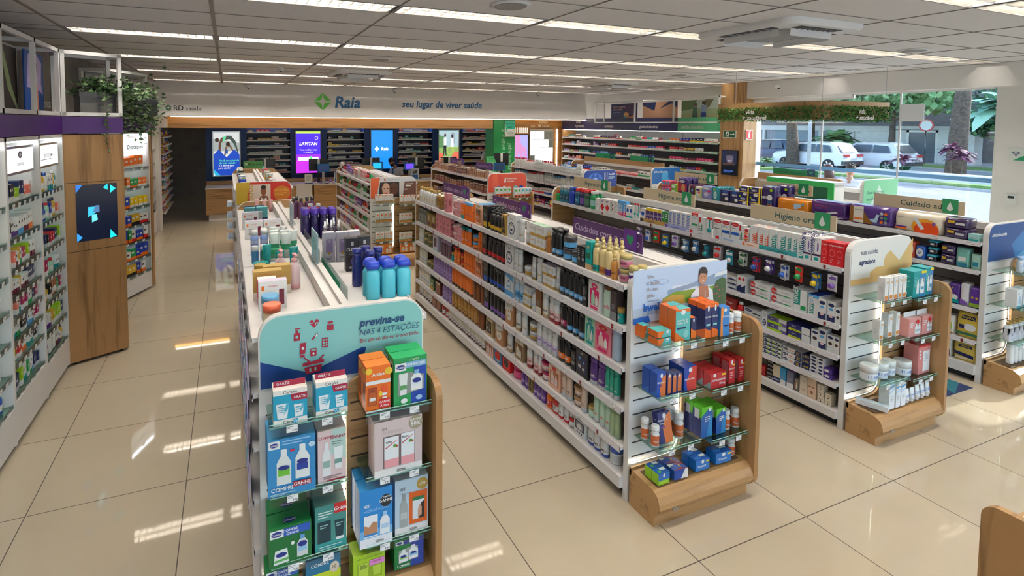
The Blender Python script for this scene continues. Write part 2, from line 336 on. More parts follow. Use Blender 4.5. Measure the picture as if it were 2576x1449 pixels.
# reusable print designs
def band(c2,txt='',tc='white',c3='grey',v0=.0,v1=.3,bold=.01): return [('r',0,v0,1,v1,c2)]+([('t',.5,.62,.13,tc,txt,bold)] if txt else [])+[('l',.18,.82,.36,.56,3,c3)]
def win(bot,b2,wc,hd=None,hc='white',txt='',tc='white',ft=None):
    L=[]
    if hd: L.append(('r',0,.8,1,1,hd))
    if txt: L.append(('t',.5,.86,.085,tc,txt,.012))
    L+=[('r',.12,.14,.88,.76,wc),('b',.33,.16,.3,.74,bot,b2,'lightgrey'),('b',.67,.16,.24,.62,bot,b2,'lightgrey')]
    if ft: L.append(('r',0,0,1,.11,ft))
    return L
S={}
def sp(key,name,cat,phrase,w,d,h,fn,**k): S[key]=(name,cat,phrase,w,d,h,fn,k)
# -- hair care
HB='hair_bottle'
def hb(key,phrase,w,h,d=None,**k): sp(key,HB,'bottle',phrase,w,d or w*.75,h,m_bot,**k)
def hx(key,phrase,w,d,h,name='hair_kit_box',cat='box',**k): sp(key,name,cat,phrase,w,d,h,m_box,**k)
hb('wg','white bottle with gold cap',.07,.20,c='white',cap='gold',ck='flip',lab='ivory',txt='PANTENE',tc='gold',sq=2.6)
hb('wgbot','cream white slim bottle',.05,.19,c='ivory',cap='ivory',ck='wide',lab='white',txt='oil',tc='darkbrown')
sp('ambkit','gift_bag','gift bag','amber see-through gift bag',.12,.09,.16,m_bag,c='amber',pr=[('r',.2,.2,.8,.6,'gold'),('l',.3,.7,.25,.55,4,'darkbrown')])
hx('pinkbox','pink tall carton',.07,.06,.22,c='#e38f97',top='palepink',pr=[('t',.5,.68,.06,'wine','capim',.01),('l',.2,.8,.5,.64,3,'wine'),('l',.2,.8,.15,.4,6,'wine')],sp=[('l',.2,.8,.3,.7,6,'wine')])
sp('pinkjar','hair_jar','jar','pink jar with pale lid',.1,.1,.085,m_jar,c='#e9a4aa',lid='palepink',lab='pink',txt='Siage',tc='wine')
hb('pinkbot','pink slim bottle',.045,.19,c='#eaa6ac',cap='palepink',ck='wide',lab='pink',txt='rosa',tc='wine')
hb('pinkpump','pink pump bottle',.05,.2,c='#eaa6ac',cap='palepink',ck='pump',cf=.2,txt='rosa',tc='wine')
hx('orbox','orange and blue carton',.045,.05,.17,c='orange',top='blue',pr=[('r',0,.0,1,.25,'teal'),('t',.5,.5,.08,'white','Elseve',.01)])
hb('orb','orange bottle with blue cap',.05,.19,c='orange',cap='sky',ck='wide',cf=.13,txt='ELSEVE',tc='blue')
hb('orb2','orange slim bottle',.05,.2,c='orange',cap='orange',ck='wide',cf=.12,txt='ELSEVE',tc='wine')
hb('orb3','orange bottle with dark base',.06,.2,c='orange',base='darkbrown',cap='orange',ck='wide',cf=.12,txt='2',tc='gold')
hb('orp','orange pump bottle',.05,.19,c='orange',cap='teal',ck='pump',cf=.22)
hb('orpump','orange bottle with teal pump',.05,.19,c='orange',cap='teal',ck='pump',cf=.2,txt='ELSEVE',tc='white')
hb('orpumpr','orange bottle with red pump',.05,.19,c='orange',cap='red',ck='pump',cf=.2,txt='ELSEVE',tc='white')
sp('orjar','hair_jar','jar','orange jar with blue lid',.09,.09,.075,m_jar,c='orange',lid='sky',lab='#f08a3c',txt='2',tc='wine')
sp('orjarr','hair_jar','jar','orange jar with red lid',.08,.08,.075,m_jar,c='orange',lid='red',lab='#f08a3c')
hb('orbot5','orange round bottle',.06,.17,c='orange',cap='orange',ck='wide',lab='red',txt='S.O.S',tc='white')
sp('ortube','hair_tube','tube','orange squeeze tube',.045,.035,.2,m_tube,c='orange',cap='orange',txt='ELSEVE',tc='wine')
def kitw(c,bc,cc,hd,txt,tc,wc): return dict(c=c,pr=win(bc,cc,wc,hd,'white',txt,tc),sp=[('r',0,.8,1,1,hd)])
hx('elbox','peach window carton with orange bottle',.09,.06,.21,top='sky',**kitw('#edb08c','orange','sky','#f3cfae','ELSEVE','black','brown'))
hx('elboxp','peach window carton with orange bottle',.09,.06,.2,top='peach',**kitw('#e59a78','orange','red','#f0c2a4','ELSEVE','black','brown'))
hx('elboxk','gold window carton with brown bottle',.09,.06,.19,top='tan',**kitw('#c6a877','darkbrown','gold','#d9c6a0','ELSEVE','black','black'))
def blk(c3): return dict(c='black',top='charcoal',pr=[('t',.5,.8,.05,'gold','TRESemme',.01),('l',.2,.8,.5,.75,4,'grey'),('r',.12,.08,.88,.3,c3)],sp=[('r',.2,.1,.8,.3,c3)])
for k,c3,n_ in (('','mustard','yellow'),('r','red','red'),('b','blue','blue'),('v','violet','purple')):
    hx('blkbox'+k,'black carton with %s label'%n_,.07,.06,.22,**blk(c3))
    hb('blkbot'+k,'black bottle with %s label'%n_,.06,.2,c='black',cap='charcoal',ck='dome',cf=.1,lab=c3,l0=.12,l1=.32,lab2='black')
hb('blkpump','black pump bottle with yellow label',.07,.22,c='black',cap='black',ck='pump',cf=.22,lab='mustard',l0=.12,l1=.32,lab2='black')
hx('goldbox','gold and black carton',.05,.05,.19,c='gold',pr=[('p',[(.1,.1),(.9,.1),(.75,.8),(.5,.95),(.25,.8)],'black'),('t',.5,.3,.08,'gold','TRES',.01)])
hx('goldbox2','gold dark red kit box',.13,.07,.17,c='#8d7634',pr=[('r',.1,.1,.9,.35,'wine'),('l',.2,.8,.45,.85,6,'ivory')])
hx('dovebox','white window carton with navy ring',.1,.07,.22,c='white',top='white',pr=[('o',.5,.42,.36,.26,'navy'),('o',.5,.42,.3,.21,'lightgrey'),('b',.5,.24,.3,.6,'white','gold','navy'),('t',.5,.78,.06,'navy','Dove',.01),('o',.15,.92,.1,.03,'gold')],sp=[('t',.5,.7,.06,'navy','Dove',.01)])
hx('doveboxb','white and sky blue window carton',.1,.07,.2,c='white',pr=[('r',0,0,1,.25,'sky'),('p',[(0,.9),(1,.7),(1,1),(0,1)],'sky'),('o',.5,.5,.3,.24,'paleblue'),('b',.5,.3,.34,.72,'white','navy','sky')])
hx('dovecopper','copper brown window carton',.1,.07,.2,c='#b9835a',pr=[('p',[(0,.6),(1,.75),(1,1),(0,1)],'white'),('o',.5,.45,.34,.26,'ivory'),('b',.5,.26,.3,.64,'white','copper','tan'),('t',.5,.85,.07,'copper','Dove',.01)])
hb('dovebot','white bottle with gold mark',.055,.2,c='white',cap='white',ck='wide',cf=.14,txt='Dove',tc='gold',wv=.06)
hb('dovebotc','white curved bottle with tan swirl',.06,.2,c='white',cap='white',ck='wide',base='tan',lab='ivory',txt='Dove',tc='navy',wv=.1)
hb('dovebotb','white bottle with blue swirl',.06,.2,c='paleblue',cap='white',ck='wide',lab='sky',txt='Dove',tc='navy',wv=.05)
hb('dovebotr','white bottle with red swirl',.06,.2,c='white',base='darkred',cap='white',ck='wide',lab='palepink',txt='Dove',tc='darkred',wv=.06)
hb('dovebotv','white bottle with purple swirl',.06,.19,c='white',base='lightgrey',cap='white',ck='wide',lab='palelilac',txt='Dove',tc='violet',wv=.06)
hb('dovepump','white pump bottle',.05,.19,c='white',cap='white',ck='pump',cf=.22,txt='Dove',tc='sky')
sp('dovetube','hair_tube','tube','white squeeze tube with gold cap',.055,.04,.19,m_tube,c='white',cap='gold',c2='lightgrey',txt='Dove',tc='gold')
DS=[('r',0,.0,1,.25,'gold'),('o',.75,.6,.14,.25,'lightgrey'),('t',.3,.6,.16,'gold','Dove',.01)]
hx('doveset','white carton with iridescent top',.11,.08,.1,c='white',top='#bfe3c4',mat='card',pr=DS,sp=[('r',0,0,1,.25,'gold')])
hx('doveset2','white carton with gold base',.09,.07,.09,c='white',top='palelilac',pr=DS,sp=[('r',0,0,1,.25,'gold')])
sp('dovejar','hair_jar','jar','white jar with gold band',.09,.09,.075,m_jar,c='white',lid='white',lab='gold')
hb('amberspray','amber spray bottle',.045,.17,c='#a8682c',cap='gold',ck='spray',cf=.25)
hb('vult','black bottle with blue label',.062,.22,c='black',cap='black',ck='dome',cf=.1,lab='sky',l0=.12,l1=.3,lab2='black',txt='vult',tc='white')
hb('vultp','black bottle with magenta label',.062,.2,c='black',cap='black',ck='dome',cf=.1,lab='magenta',l0=.15,l1=.4,lab2='black',txt='vult',tc='white')
hb('vulto','black bottle with orange label',.062,.2,c='black',cap='black',ck='dome',cf=.1,lab='orange',l0=.15,l1=.4,lab2='black',txt='vult',tc='white')
sp('vultjar','hair_jar','jar','black jar with blue label',.09,.09,.09,m_jar,c='black',lid='charcoal',lab='sky',lf=.35)
hx('blksm','black small carton',.035,.04,.15,c='black',pr=[('r',.2,.3,.8,.45,'grey'),('l',.2,.8,.5,.9,4,'grey')])
hx('vultbox','black window carton with blue bottle',.11,.07,.19,c='black',pr=win('charcoal','sky','navy','charcoal','white','vult','white'))
hx('tealbox','teal carton',.06,.06,.2,c='teal',pr=[('r',0,0,1,.2,'tan'),('r',.1,.4,.9,.6,'darkgreen'),('o',.5,.8,.2,.05,'tan')],sp=[('r',0,0,1,.2,'tan')])
for k,c3,n_ in (('boomt','teal','teal'),('boomo','#c77a34','orange'),('boomp','purple','purple')):
    hb(k,'cream pump bottle with %s label'%n_,.062,.24,c='#d9c58e',cap='#cdb878',ck='ball',cf=.25,lab=c3,l0=.05,l1=.3,lab2='#d9c58e',txt='Boom',tc='black')
hb('boomsm','orange small pump bottle',.05,.17,c='#c98a44',cap='#cdb878',ck='ball',cf=.25,txt='Boom',tc='black')
sp('boomjar','hair_jar','jar','pink label jar with gold lid',.105,.105,.095,m_jar,c='#b9b2a6',lid='#c9b472',lab='#d77a98',txt='Boom',tc='black')
sp('boomjar2','hair_jar','jar','white jar with gold lid and purple label',.105,.105,.13,m_jar,c='white',lid='#c9b472',lab='purple')
hx('smokekit','smoky grey kit box',.06,.06,.19,c='#7f8478',pr=[('r',.1,.1,.9,.85,'#5d6358'),('b',.35,.15,.25,.8,'lightgrey','black','grey'),('b',.7,.15,.25,.8,'#9a9f94','black')])
hx('lilacbox','pale lilac window carton',.1,.06,.2,c='#d6cde0',pr=[('r',.2,.25,.8,.8,'#3a3038'),('r',0,0,1,.12,'paleteal')])
hb('plumbot','plum brown bottle',.055,.19,c='#6a4a5a',cap='#b99ac0',ck='wide')
hb('purbot','lilac purple bottle',.065,.2,c='#8d6fb0',cap='#9c82ba',ck='wide',cf=.13,lab='#a58cc4',txt='loreal',tc='indigo')
hb('purbotd','deep purple bottle',.055,.17,c='#542b86',cap='#3d2068',ck='wide',lab='#7a4fa8',txt='Salon',tc='white')
sp('gjar','hair_jar','jar','gold brown jar',.08,.08,.085,m_jar,c='#8f7a44',lid='#b9a066',lab='#5c6a48')
hx('greenbox','dark green carton',.08,.06,.14,c='#4b6a44',pr=band('gold','',c3='ivory'))
hx('darkredbox','dark red picture carton',.1,.06,.15,c='#5f2a28',pr=[('r',.1,.1,.9,.8,'#8a5a48'),('r',.1,.84,.9,.95,'ivory')])
hb('amberbot','dark amber bottle',.055,.19,c='#7a3f18',cap='#5c3016',ck='wide')
hb('goldbot','golden brown bottle',.065,.19,c='#b07c34',cap='#a36f2c',ck='wide',base='#7c4f20',lab='#bd8c44',txt='loreal',tc='darkbrown')
hx('brownbox','brown tall carton',.05,.05,.2,c='#7d5534',pr=band('ivory'))
hx('brownkit','brown window carton',.1,.06,.18,c='#9b7f5f',pr=win('ivory','gold','brown','ivory','white','Dove','brown'))
hx('peachkit','peach window carton',.1,.06,.18,c='#eab79c',pr=win('palepink','white','copper','#f3d3c2','white','seda','red')+[('o',.5,.88,.2,.08,'red')])
hx('bluekit','blue and red carton',.1,.06,.14,c='#2b6e9e',pr=[('o',.5,.5,.35,.3,'red'),('l',.2,.8,.1,.25,3,'white')])
hx('redkit','red and black carton',.09,.06,.14,c='red',pr=[('o',.5,.5,.3,.28,'black'),('r',0,.8,1,1,'black')])
for k,c1,c2,n_ in (('sedakit','white','hotpink','pink'),('sedakitm','mint','teal','mint'),('sedakitp','#e88f9c','hotpink','rose')):
    hx(k,('white window carton with hot pink swirl','mint window carton with teal bottle','rose pink window carton with red seal')[('sedakit','sedakitm','sedakitp').index(k)],.11,.07,.21,c=c1,pr=[('o',.5,.84,.26,.09,c2 if k!='sedakitp' else 'red'),('t',.5,.81,.06,'white','seda',.012),('p',[(.15,.2),(.85,.2),(.9,.7),(.5,.78),(.1,.7)],c2),('b',.4,.22,.3,.68,'mint' if k!='sedakitp' else 'palepink','white'),('b',.7,.22,.22,.55,'white','white'),('r',.2,.06,.8,.16,'hotpink' if k!='sedakitm' else 'teal')])
hb('sedabot','pale mint bottle with pink script',.07,.21,c='#c9e2d0',cap='brown',ck='wide',cf=.1,txt='seda',tc='hotpink')
hb('sedapur','purple bottle with white script',.065,.19,c='#55307f',cap='#6b4596',ck='wide',base='lightgrey',txt='seda',tc='white')
hb('sedateal','sea green bottle with white script',.06,.2,c='#1f9f87',cap='#1b8f7a',ck='wide',base='lightgrey',txt='seda',tc='white')
hx('charbox','dark tall carton',.05,.06,.2,c='#4a3f42',pr=band('grey'))
sp('tealjar','hair_jar','jar','teal jar with gold lid',.06,.06,.1,m_jar,c='teal',lid='gold',txt='B',tc='white')
hb('palebluebot','pale blue tall bottle',.075,.22,c='#b9cbe0',cap='#a8bcd6',ck='wide',cf=.12)
hb('beigebot','beige bottle',.06,.2,c='#d9bfae',cap='#cfae9a',ck='wide',base='lightgrey',txt='seda',tc='brown')
sp('peachjar','hair_jar','jar','peach jar with tan lid',.095,.095,.075,m_jar,c='#e6c3ac',lid='#b7936a',lab='#eed5c5')
sp('mintjar','hair_jar','jar','mint jar with gold lid',.08,.08,.085,m_jar,c='#c4e3cf',lid='#b79a5a')
hb('mintbot','mint green bottle',.062,.2,c='#bfe0c9',cap='#b4d9c0',ck='wide',base='lightgrey',txt='seda',tc='hotpink')
hb('greenbot','yellow green bottle',.055,.19,c='#9fb68e',cap='#7f9a70',ck='wide')
sp('magjar','hair_jar','jar','white jar with magenta lid',.09,.09,.075,m_jar,c='white',lid='magenta',lab='palepink')
sp('magbigjar','hair_jar','jar','big magenta jar',.13,.13,.12,m_jar,c='#c2185b',lid='#a1124a',lab='#d94a86')
hb('whitebrown','white bottle with brown base',.055,.17,c='ivory',base='#5a2f22',cap='white',ck='wide',lab='white',txt='Skala',tc='darkred')
hb('redbot','red bottle',.06,.15,c='#c2332e',cap='darkred',ck='flip',lab='white',txt='SOS',tc='black')
hb('whitered','white bottle with red base',.055,.16,c='white',base='red',cap='white',ck='wide',txt='SO',tc='black')
sp('redjar','hair_jar','jar','white jar with red lid',.07,.07,.07,m_jar,c='white',lid='red')
hx('bombakit','white navy window carton',.11,.07,.17,c='white',pr=[('r',.1,.25,.9,.72,'navy'),('r',.18,.32,.82,.66,'grey'),('b',.5,.3,.4,.64,'white','lightgrey'),('t',.5,.8,.1,'black','BOMBA',.015),('o',.3,.13,.06,.05,'navy'),('o',.5,.13,.06,.05,'navy'),('o',.7,.13,.06,.05,'navy')])
hb('bombabot','white bottle with blue base',.065,.17,c='white',base='#3550a0',cap='white',ck='wide',lab='white',txt='BOMBA',tc='black')
sp('bluejar','hair_jar','jar','white jar with blue lid',.095,.095,.12,m_jar,c='white',lid='#2f55b5',lab='lightgrey',lf=.35)
# -- tooth care
TB='toothpaste_box'
def tb(key,phrase,w,d,h,name=TB,**k): sp(key,name,'box',phrase,w,d,h,m_box,**k)
def mw(key,phrase,c,cap,lab,**k): sp(key,'mouthwash_bottle','bottle',phrase,.075,.05,.24 if 'small' not in key else .15,m_bot,c=c,cap=cap,ck='flip',lab=lab,l0=.2,l1=.62,cf=.17,sq=2.6,**k)
mw('mwsmall','small green mouthwash bottle','green','red','green'); mw('mwteal','teal mouthwash bottle with grey cap','#1f6f86','silver','#27566a',txt='LISTERINE',tc='white'); mw('mwblue','royal blue mouthwash bottle','royal','blue','royal'); mw('mwdark','dark blue mouthwash with red cap','#25506f','red','#2d7fa8',txt='Colgate',tc='white'); mw('mwnavy','navy mouthwash with red cap','navy','red','violet'); mw('mwdkgreen','dark green mouthwash with red cap','#31524a','red','#4f7a68'); mw('mwgreen','green mouthwash with white cap','#219a5c','white','paleteal')
tb('tbwhite','plain white carton',.05,.05,.16,c='white',pr=[('l',.2,.8,.3,.7,4,'lightgrey')])
tb('tbreddia','white carton with red diamond',.06,.06,.17,c='white',pr=[('p',[(.1,.35),(.5,.05),(.9,.35),(.5,.65)],'red'),('l',.2,.8,.72,.9,2,'violet')])
tb('tbbrown','white carton with brown pattern',.06,.06,.17,c='white',pr=[('o',.3,.2,.14,.05,'brown'),('o',.65,.35,.16,.05,'brown'),('o',.3,.5,.14,.05,'brown'),('o',.65,.65,.16,.05,'brown'),('o',.3,.8,.14,.05,'brown')])
tb('tbblue','sky blue and pink carton',.05,.05,.19,c='sky',pr=[('r',0,0,1,.3,'hotpink'),('t',.55,.4,.4,'white','Reach',.01,0,'c',1)])
tb('tbwb','white carton with blue oval',.055,.05,.15,c='white',pr=[('o',.5,.6,.36,.16,'blue'),('r',0,0,1,.15,'teal')])
tb('tbpy','purple carton with yellow top',.055,.05,.17,c='#54307a',top='white',pr=[('r',0,.8,1,1,'yellow'),('o',.5,.22,.3,.12,'tan'),('t',.5,.45,.12,'white','ULTRA',.01)],sp=[('r',0,0,1,1,'white')])
tb('tbgr','green and gold carton',.05,.05,.16,c='#2c8a4e',pr=[('r',0,0,1,.3,'gold'),('l',.2,.8,.5,.9,3,'white')],sp=[('r',0,0,1,1,'white')])
tb('tbprev','white carton with blue lettering',.05,.06,.19,c='white',pr=[('t',.62,.12,.3,'royal','Prevident',.008,0,'l',1),('o',.5,.86,.2,.06,'sky')])
tb('tbortho','white and green carton with red top',.07,.05,.21,c='white',top='red',pr=[('r',0,.86,1,1,'red'),('t',.5,.89,.06,'white','Colgate',.012),('t',.42,.74,.06,'green','Ortho'),('r',.1,.38,.9,.48,'green')])
tb('tbstripe','white carton with red stripes',.045,.05,.18,c='white',pr=[('r',0,.7,.3,1,'red'),('r',.4,.1,.6,.6,'green'),('l',.1,.9,.1,.5,4,'grey')])
tb('tbperio','white carton with red oval top',.07,.05,.2,c='white',pr=[('o',.5,.88,.48,.1,'red'),('t',.5,.85,.06,'white','Colgate',.012),('t',.42,.66,.08,'navy','Perio'),('r',.1,.5,.9,.53,'black'),('l',.1,.7,.2,.45,4,'lightgrey')])
tb('tbperio2','white carton with blue band',.07,.05,.2,c='white',pr=[('o',.5,.88,.48,.1,'red'),('t',.5,.85,.06,'white','Colgate',.012),('t',.42,.66,.08,'navy','Perio'),('r',0,.36,1,.5,'blue')])
tb('tbsmallo','small white and red carton',.045,.06,.055,c='white',pr=[('o',.5,.6,.4,.3,'red'),('r',0,0,1,.2,'orange')])
tb('elmexo','white carton with orange panel',.055,.06,.2,c='white',pr=[('p',[(.35,0),(1,0),(1,.7),(.35,.6)],'#e2582c'),('t',.85,.08,.33,'white','elmex',.015,0,'l',1)],tt=[('o',.5,.5,.3,.2,'orange')])
tb('elmext','white carton with teal panel',.055,.06,.2,c='white',top='white',pr=[('p',[(.35,0),(1,0),(1,.8),(.35,.7)],'#0f8f86'),('t',.85,.08,.33,'white','elmex',.015,0,'l',1)],tt=[('o',.5,.5,.3,.2,'mint')])
tb('elmexb','white and green tall carton',.09,.07,.19,c='white',pr=[('r',0,.3,.5,1,'#118a7c'),('t',.32,.35,.36,'white','elmex',.015,0,'l',1),('r',.55,.1,.95,.3,'green')])
tb('elmexb2','blue and green double carton',.08,.1,.18,c='white',top='royal',pr=[('r',0,.85,1,1,'sky'),('r',.1,.1,.5,.6,'#118a7c'),('t',.42,.14,.3,'white','elmex',.015,0,'l',1),('t',.3,.66,.12,'sky','2x',.01)])
tb('tbpurp','white carton with purple swirl',.06,.06,.2,c='white',pr=[('o',.62,.62,.12,.2,'violet'),('o',.45,.62,.1,.2,'white'),('t',.25,.35,.25,'indigo','Sensodyne',.008,0,'l',1),('r',0,.24,1,.32,'#4a3055'),('r',.2,.05,.75,.18,'teal')])
tb('tbred','red carton with pink ring',.055,.06,.19,c='#d6232a',top='red',pr=[('t',.5,.83,.07,'white','Colgate',.012),('o',.5,.52,.36,.15,'pink'),('o',.5,.52,.33,.135,'#d6232a'),('l',.3,.7,.1,.3,3,'pink')])
CG=[('o',.12,.6,.14,.42,'red'),('t',.13,.5,.24,'white','Colgate',.012),('p',[(.45,.1),(1,.1),(1,.45),(.6,.45)],'navy'),('t',.68,.62,.2,'grey','SENSITIVE')]
tb('colgf','flat white and red carton',.17,.12,.045,c='white',pr=CG); tb('colgs','flat white carton with red oval',.18,.12,.07,c='white',pr=CG[:2]+[('t',.65,.6,.17,'grey','SENSITIVE'),('r',.4,.2,.9,.34,'green'),('o',.35,.3,.2,.1,'grey')])
tb('sensod','flat white and orange carton',.17,.12,.05,c='white',pr=[('r',0,0,1,.35,'copper'),('t',.35,.5,.3,'navy','SENSODYNE',.01)])
tb('tbflat','flat white and teal carton',.17,.12,.05,c='white',pr=[('r',0,0,.3,1,'aqua'),('t',.6,.4,.3,'navy','Oral',.01)])
tb('tbstand','upright white carton with navy stripe',.045,.12,.16,c='white',pr=[('p',[(0,0),(1,0),(1,.5),(0,.3)],'navy'),('o',.5,.8,.3,.1,'red')])
tb('oralpro','white carton with navy oval',.055,.07,.17,c='white',pr=[('r',0,0,1,.3,'navy'),('o',.5,.8,.4,.09,'navy'),('o',.5,.6,.3,.07,'sky'),('o',.5,.25,.28,.06,'palepink')])
tb('oralblk','white carton with black tooth',.05,.06,.13,c='white',pr=[('o',.5,.8,.4,.1,'navy'),('o',.5,.4,.3,.1,'charcoal')])
sp('redbotw','mouthwash_bottle','bottle','small red rinse bottle',.06,.05,.15,m_bot,c='red',cap='white',ck='flip',lab='white',txt='Colgate',tc='red')
tb('colgred','red wide carton',.12,.05,.16,c='#8f2a24',pr=[('t',.5,.68,.1,'white','Colgate',.012),('r',.25,.3,.75,.5,'red')])
OB=[('o',.25,.7,.2,.22,'navy'),('t',.25,.62,.17,'white','Oral-B',.012)]
tb('oralgrey','flat grey white carton',.17,.12,.065,c='lightgrey',pr=OB+[('r',.5,.3,.95,.5,'charcoal')])
tb('oralstand','upright navy white carton',.045,.12,.15,c='white',pr=[('o',.5,.3,.34,.2,'navy'),('t',.62,.15,.3,'white','Oral-B',.01,0,'l',1),('o',.5,.75,.3,.1,'lightgrey')])
tb('oralpurp','flat purple carton with lime band',.17,.12,.065,c='#6a5a98',top='lime',pr=OB+[('p',[(0,0),(.8,0),(.7,.35),(0,.35)],'lime'),('r',.6,.45,1,1,'lightgrey')])
tb('oralnavy','flat navy carton with yellow slash',.17,.12,.065,c='#2a2f78',pr=[('r',.62,0,1,1,'white')]+OB+[('p',[(.0,0),(.6,0),(.55,.3),(0,.35)],'#c8d32c'),('t',.28,.1,.14,'navy','LEVE MAIS',.012)])
tb('oralw','white slim carton with dark tooth',.05,.06,.14,c='white',pr=[('o',.5,.84,.4,.08,'navy'),('o',.5,.5,.3,.09,'darkbrown')])
tb('oralsm','small white and yellow carton',.05,.12,.036,c='white',pr=[('r',0,0,1,.3,'navy'),('r',.5,.3,1,.6,'lime'),('o',.3,.6,.2,.2,'navy')])
tb('orallev','flat white carton with yellow end',.17,.12,.045,c='white',pr=[('o',.15,.55,.13,.3,'navy'),('t',.15,.45,.2,'white','Oral-B',.012),('r',.35,.4,.6,.55,'orange'),('p',[(.62,0),(1,0),(1,1),(.7,1)],'navy'),('t',.83,.55,.24,'yellow','LEVE',.015),('t',.83,.2,.24,'yellow','MAIS',.015)])
tb('orallev2','small yellow navy carton',.06,.12,.045,c='navy',pr=[('t',.5,.35,.4,'yellow','LEVE',.015)])
tb('oralsm2','small white carton with navy oval',.05,.12,.03,c='white',pr=[('o',.5,.5,.34,.3,'navy')]); tb('oralpsm','small purple carton',.06,.1,.045,c='#4d2f8c',pr=[('o',.4,.5,.3,.3,'white')])
tb('blksmall','small black carton',.055,.08,.036,c='black',pr=[('r',.15,.3,.85,.7,'white'),('r',.2,.38,.8,.62,'black')]); tb('alva','cream and navy carton',.065,.06,.15,c='#ddd0b8',pr=[('r',0,0,1,.3,'navy'),('t',.5,.1,.1,'white','ALVA',.01)]); tb('sky1','sky blue carton',.05,.06,.15,c='#2f93cc',pr=band('white')); tb('grey1','grey blue carton',.055,.06,.15,c='#6a6f86',top='violet',pr=band('white')); tb('ivbox','tall ivory carton',.065,.06,.16,c='#e4d8c4',pr=[('t',.5,.7,.05,'brown','granado'),('r',.2,.25,.8,.3,'tan')]); tb('ivbox2','tall peach carton',.065,.06,.17,c='#e8cbb0',pr=[('r',.1,.55,.9,.6,'copper'),('o',.5,.3,.2,.08,'copper')]); tb('ivsm','small ivory carton',.055,.06,.05,c='#e9dfcb',pr=[('r',.2,.5,.8,.62,'tan'),('o',.5,.25,.1,.1,'black')])
tb('bluepack','small blue pack',.06,.05,.09,c='#1f6cb8',pr=[('o',.5,.5,.36,.26,'white'),('o',.5,.5,.3,.2,'sky')]); tb('redpack','small red pack',.06,.05,.09,c='#b0282a',pr=[('o',.5,.5,.36,.26,'black'),('o',.5,.5,.3,.2,'red')])
sp('kitclear','travel_pouch','pouch','clear travel pouch',.05,.05,.11,m_bag,c='#8b8279',pr=[('r',.2,.2,.5,.8,'copper'),('r',.55,.2,.8,.7,'ivory')])
sp('brushcard','toothbrush_pack','toothbrush','toothbrush on a white card',.045,.02,.2,m_card,c='white',bub='teal',pr=[('r',.4,.1,.6,.9,'teal'),('r',.1,.85,.9,.97,'red')])
sp('floss','floss_pack','dental floss','hanging dental floss card',.06,.03,.11,m_card,c='blue')
# -- adult care
def bg(key,phrase,w,d,h,name='diaper_pack',**k): sp(key,name,'pack',phrase,w,d,h,m_bag,**k)
bg('pinkpack','small pink pack',.08,.08,.1,name='pad_pack',c='#cf4f74',pr=[('o',.5,.6,.34,.2,'sky'),('l',.2,.8,.15,.35,2,'white')]); bg('greenpack','green white pack',.1,.1,.08,name='pad_pack',c='#8cc057',pr=[('o',.5,.5,.36,.3,'white')])
bg('tenaw','purple pack with torso picture',.17,.12,.28,c='#3c2170',pr=[('r',0,0,.05,1,'yellow'),('p',[(.05,.15),(1,.2),(1,.65),(.05,.75)],'#a8344e'),('o',.62,.42,.2,.26,'#c98d68'),('r',.5,.05,.75,.3,'#c98d68'),('o',.5,.82,.3,.08,'white'),('t',.5,.79,.07,'navy','TENA',.012)])
bg('plumpack','plum purple pack',.12,.12,.19,c='#5a2048',pr=[('t',.3,.2,.2,'white','Plenitud',.01,0,'l',1),('o',.7,.55,.14,.16,'sky')])
bg('limepack','lime and white pack',.12,.1,.17,c='#e7ece0',pr=[('r',0,0,.1,1,'lime'),('r',.9,0,1,1,'yellow'),('o',.5,.75,.35,.1,'purple'),('r',.55,.45,.9,.58,'hotpink')]); bg('violetpack','pale violet pack',.16,.1,.2,c='#8f94cc',pr=[('o',.5,.83,.4,.09,'white'),('r',.6,.55,.95,.68,'hotpink'),('o',.45,.35,.25,.18,'palelilac')]); bg('tealpack','teal pack with white pad',.14,.1,.2,c='#2b98a8',pr=[('o',.45,.4,.22,.3,'white'),('o',.5,.4,.16,.22,'paleteal'),('o',.3,.85,.15,.08,'lime')])
MN=[('t',.5,.6,.16,'white','MEN',.025),('p',[(.1,.05),(.9,.05),(.9,.42),(.1,.3)],'black'),('o',.7,.3,.2,.14,'white'),('o',.5,.88,.3,.08,'blue')]
tb('menblk','navy and black carton',.14,.1,.17,name='pad_carton',c='#1c1f55',pr=MN); tb('menblue','navy carton with yellow stripe',.15,.1,.13,name='pad_carton',c='#1d2260',top='palelilac',pr=[('r',.86,0,1,1,'yellow'),('r',0,.38,.86,.44,'yellow'),('t',.42,.58,.2,'white','MEN',.025),('o',.6,.2,.22,.16,'white'),('o',.12,.9,.1,.1,'lime')])
bg('menpant','dark purple pack with man picture',.2,.13,.3,c='#2a1c5c',pr=[('r',0,0,.06,1,'yellow'),('t',.32,.42,.14,'white','MEN',.025),('o',.7,.5,.2,.16,'white'),('p',[(.5,.38),(.9,.38),(.88,.2),(.52,.2)],'#34507a'),('r',.52,0,.66,.2,'#9a6a4c'),('r',.74,0,.88,.2,'#9a6a4c'),('o',.8,.88,.12,.08,'lime')])
bg('bigorange','orange diaper pack',.42,.2,.17,c='#e0871c',pr=[('p',[(.3,0),(1,0),(1,.25),(.3,.1)],'white'),('p',[(.62,.3),(.72,.3),(.86,.5),(.86,.75),(.62,.75)],'paleblue'),('o',.93,.75,.04,.1,'sky'),('t',.25,.7,.12,'#f3c26a','Dauf',.01),('o',.2,.15,.08,.1,'violet')])
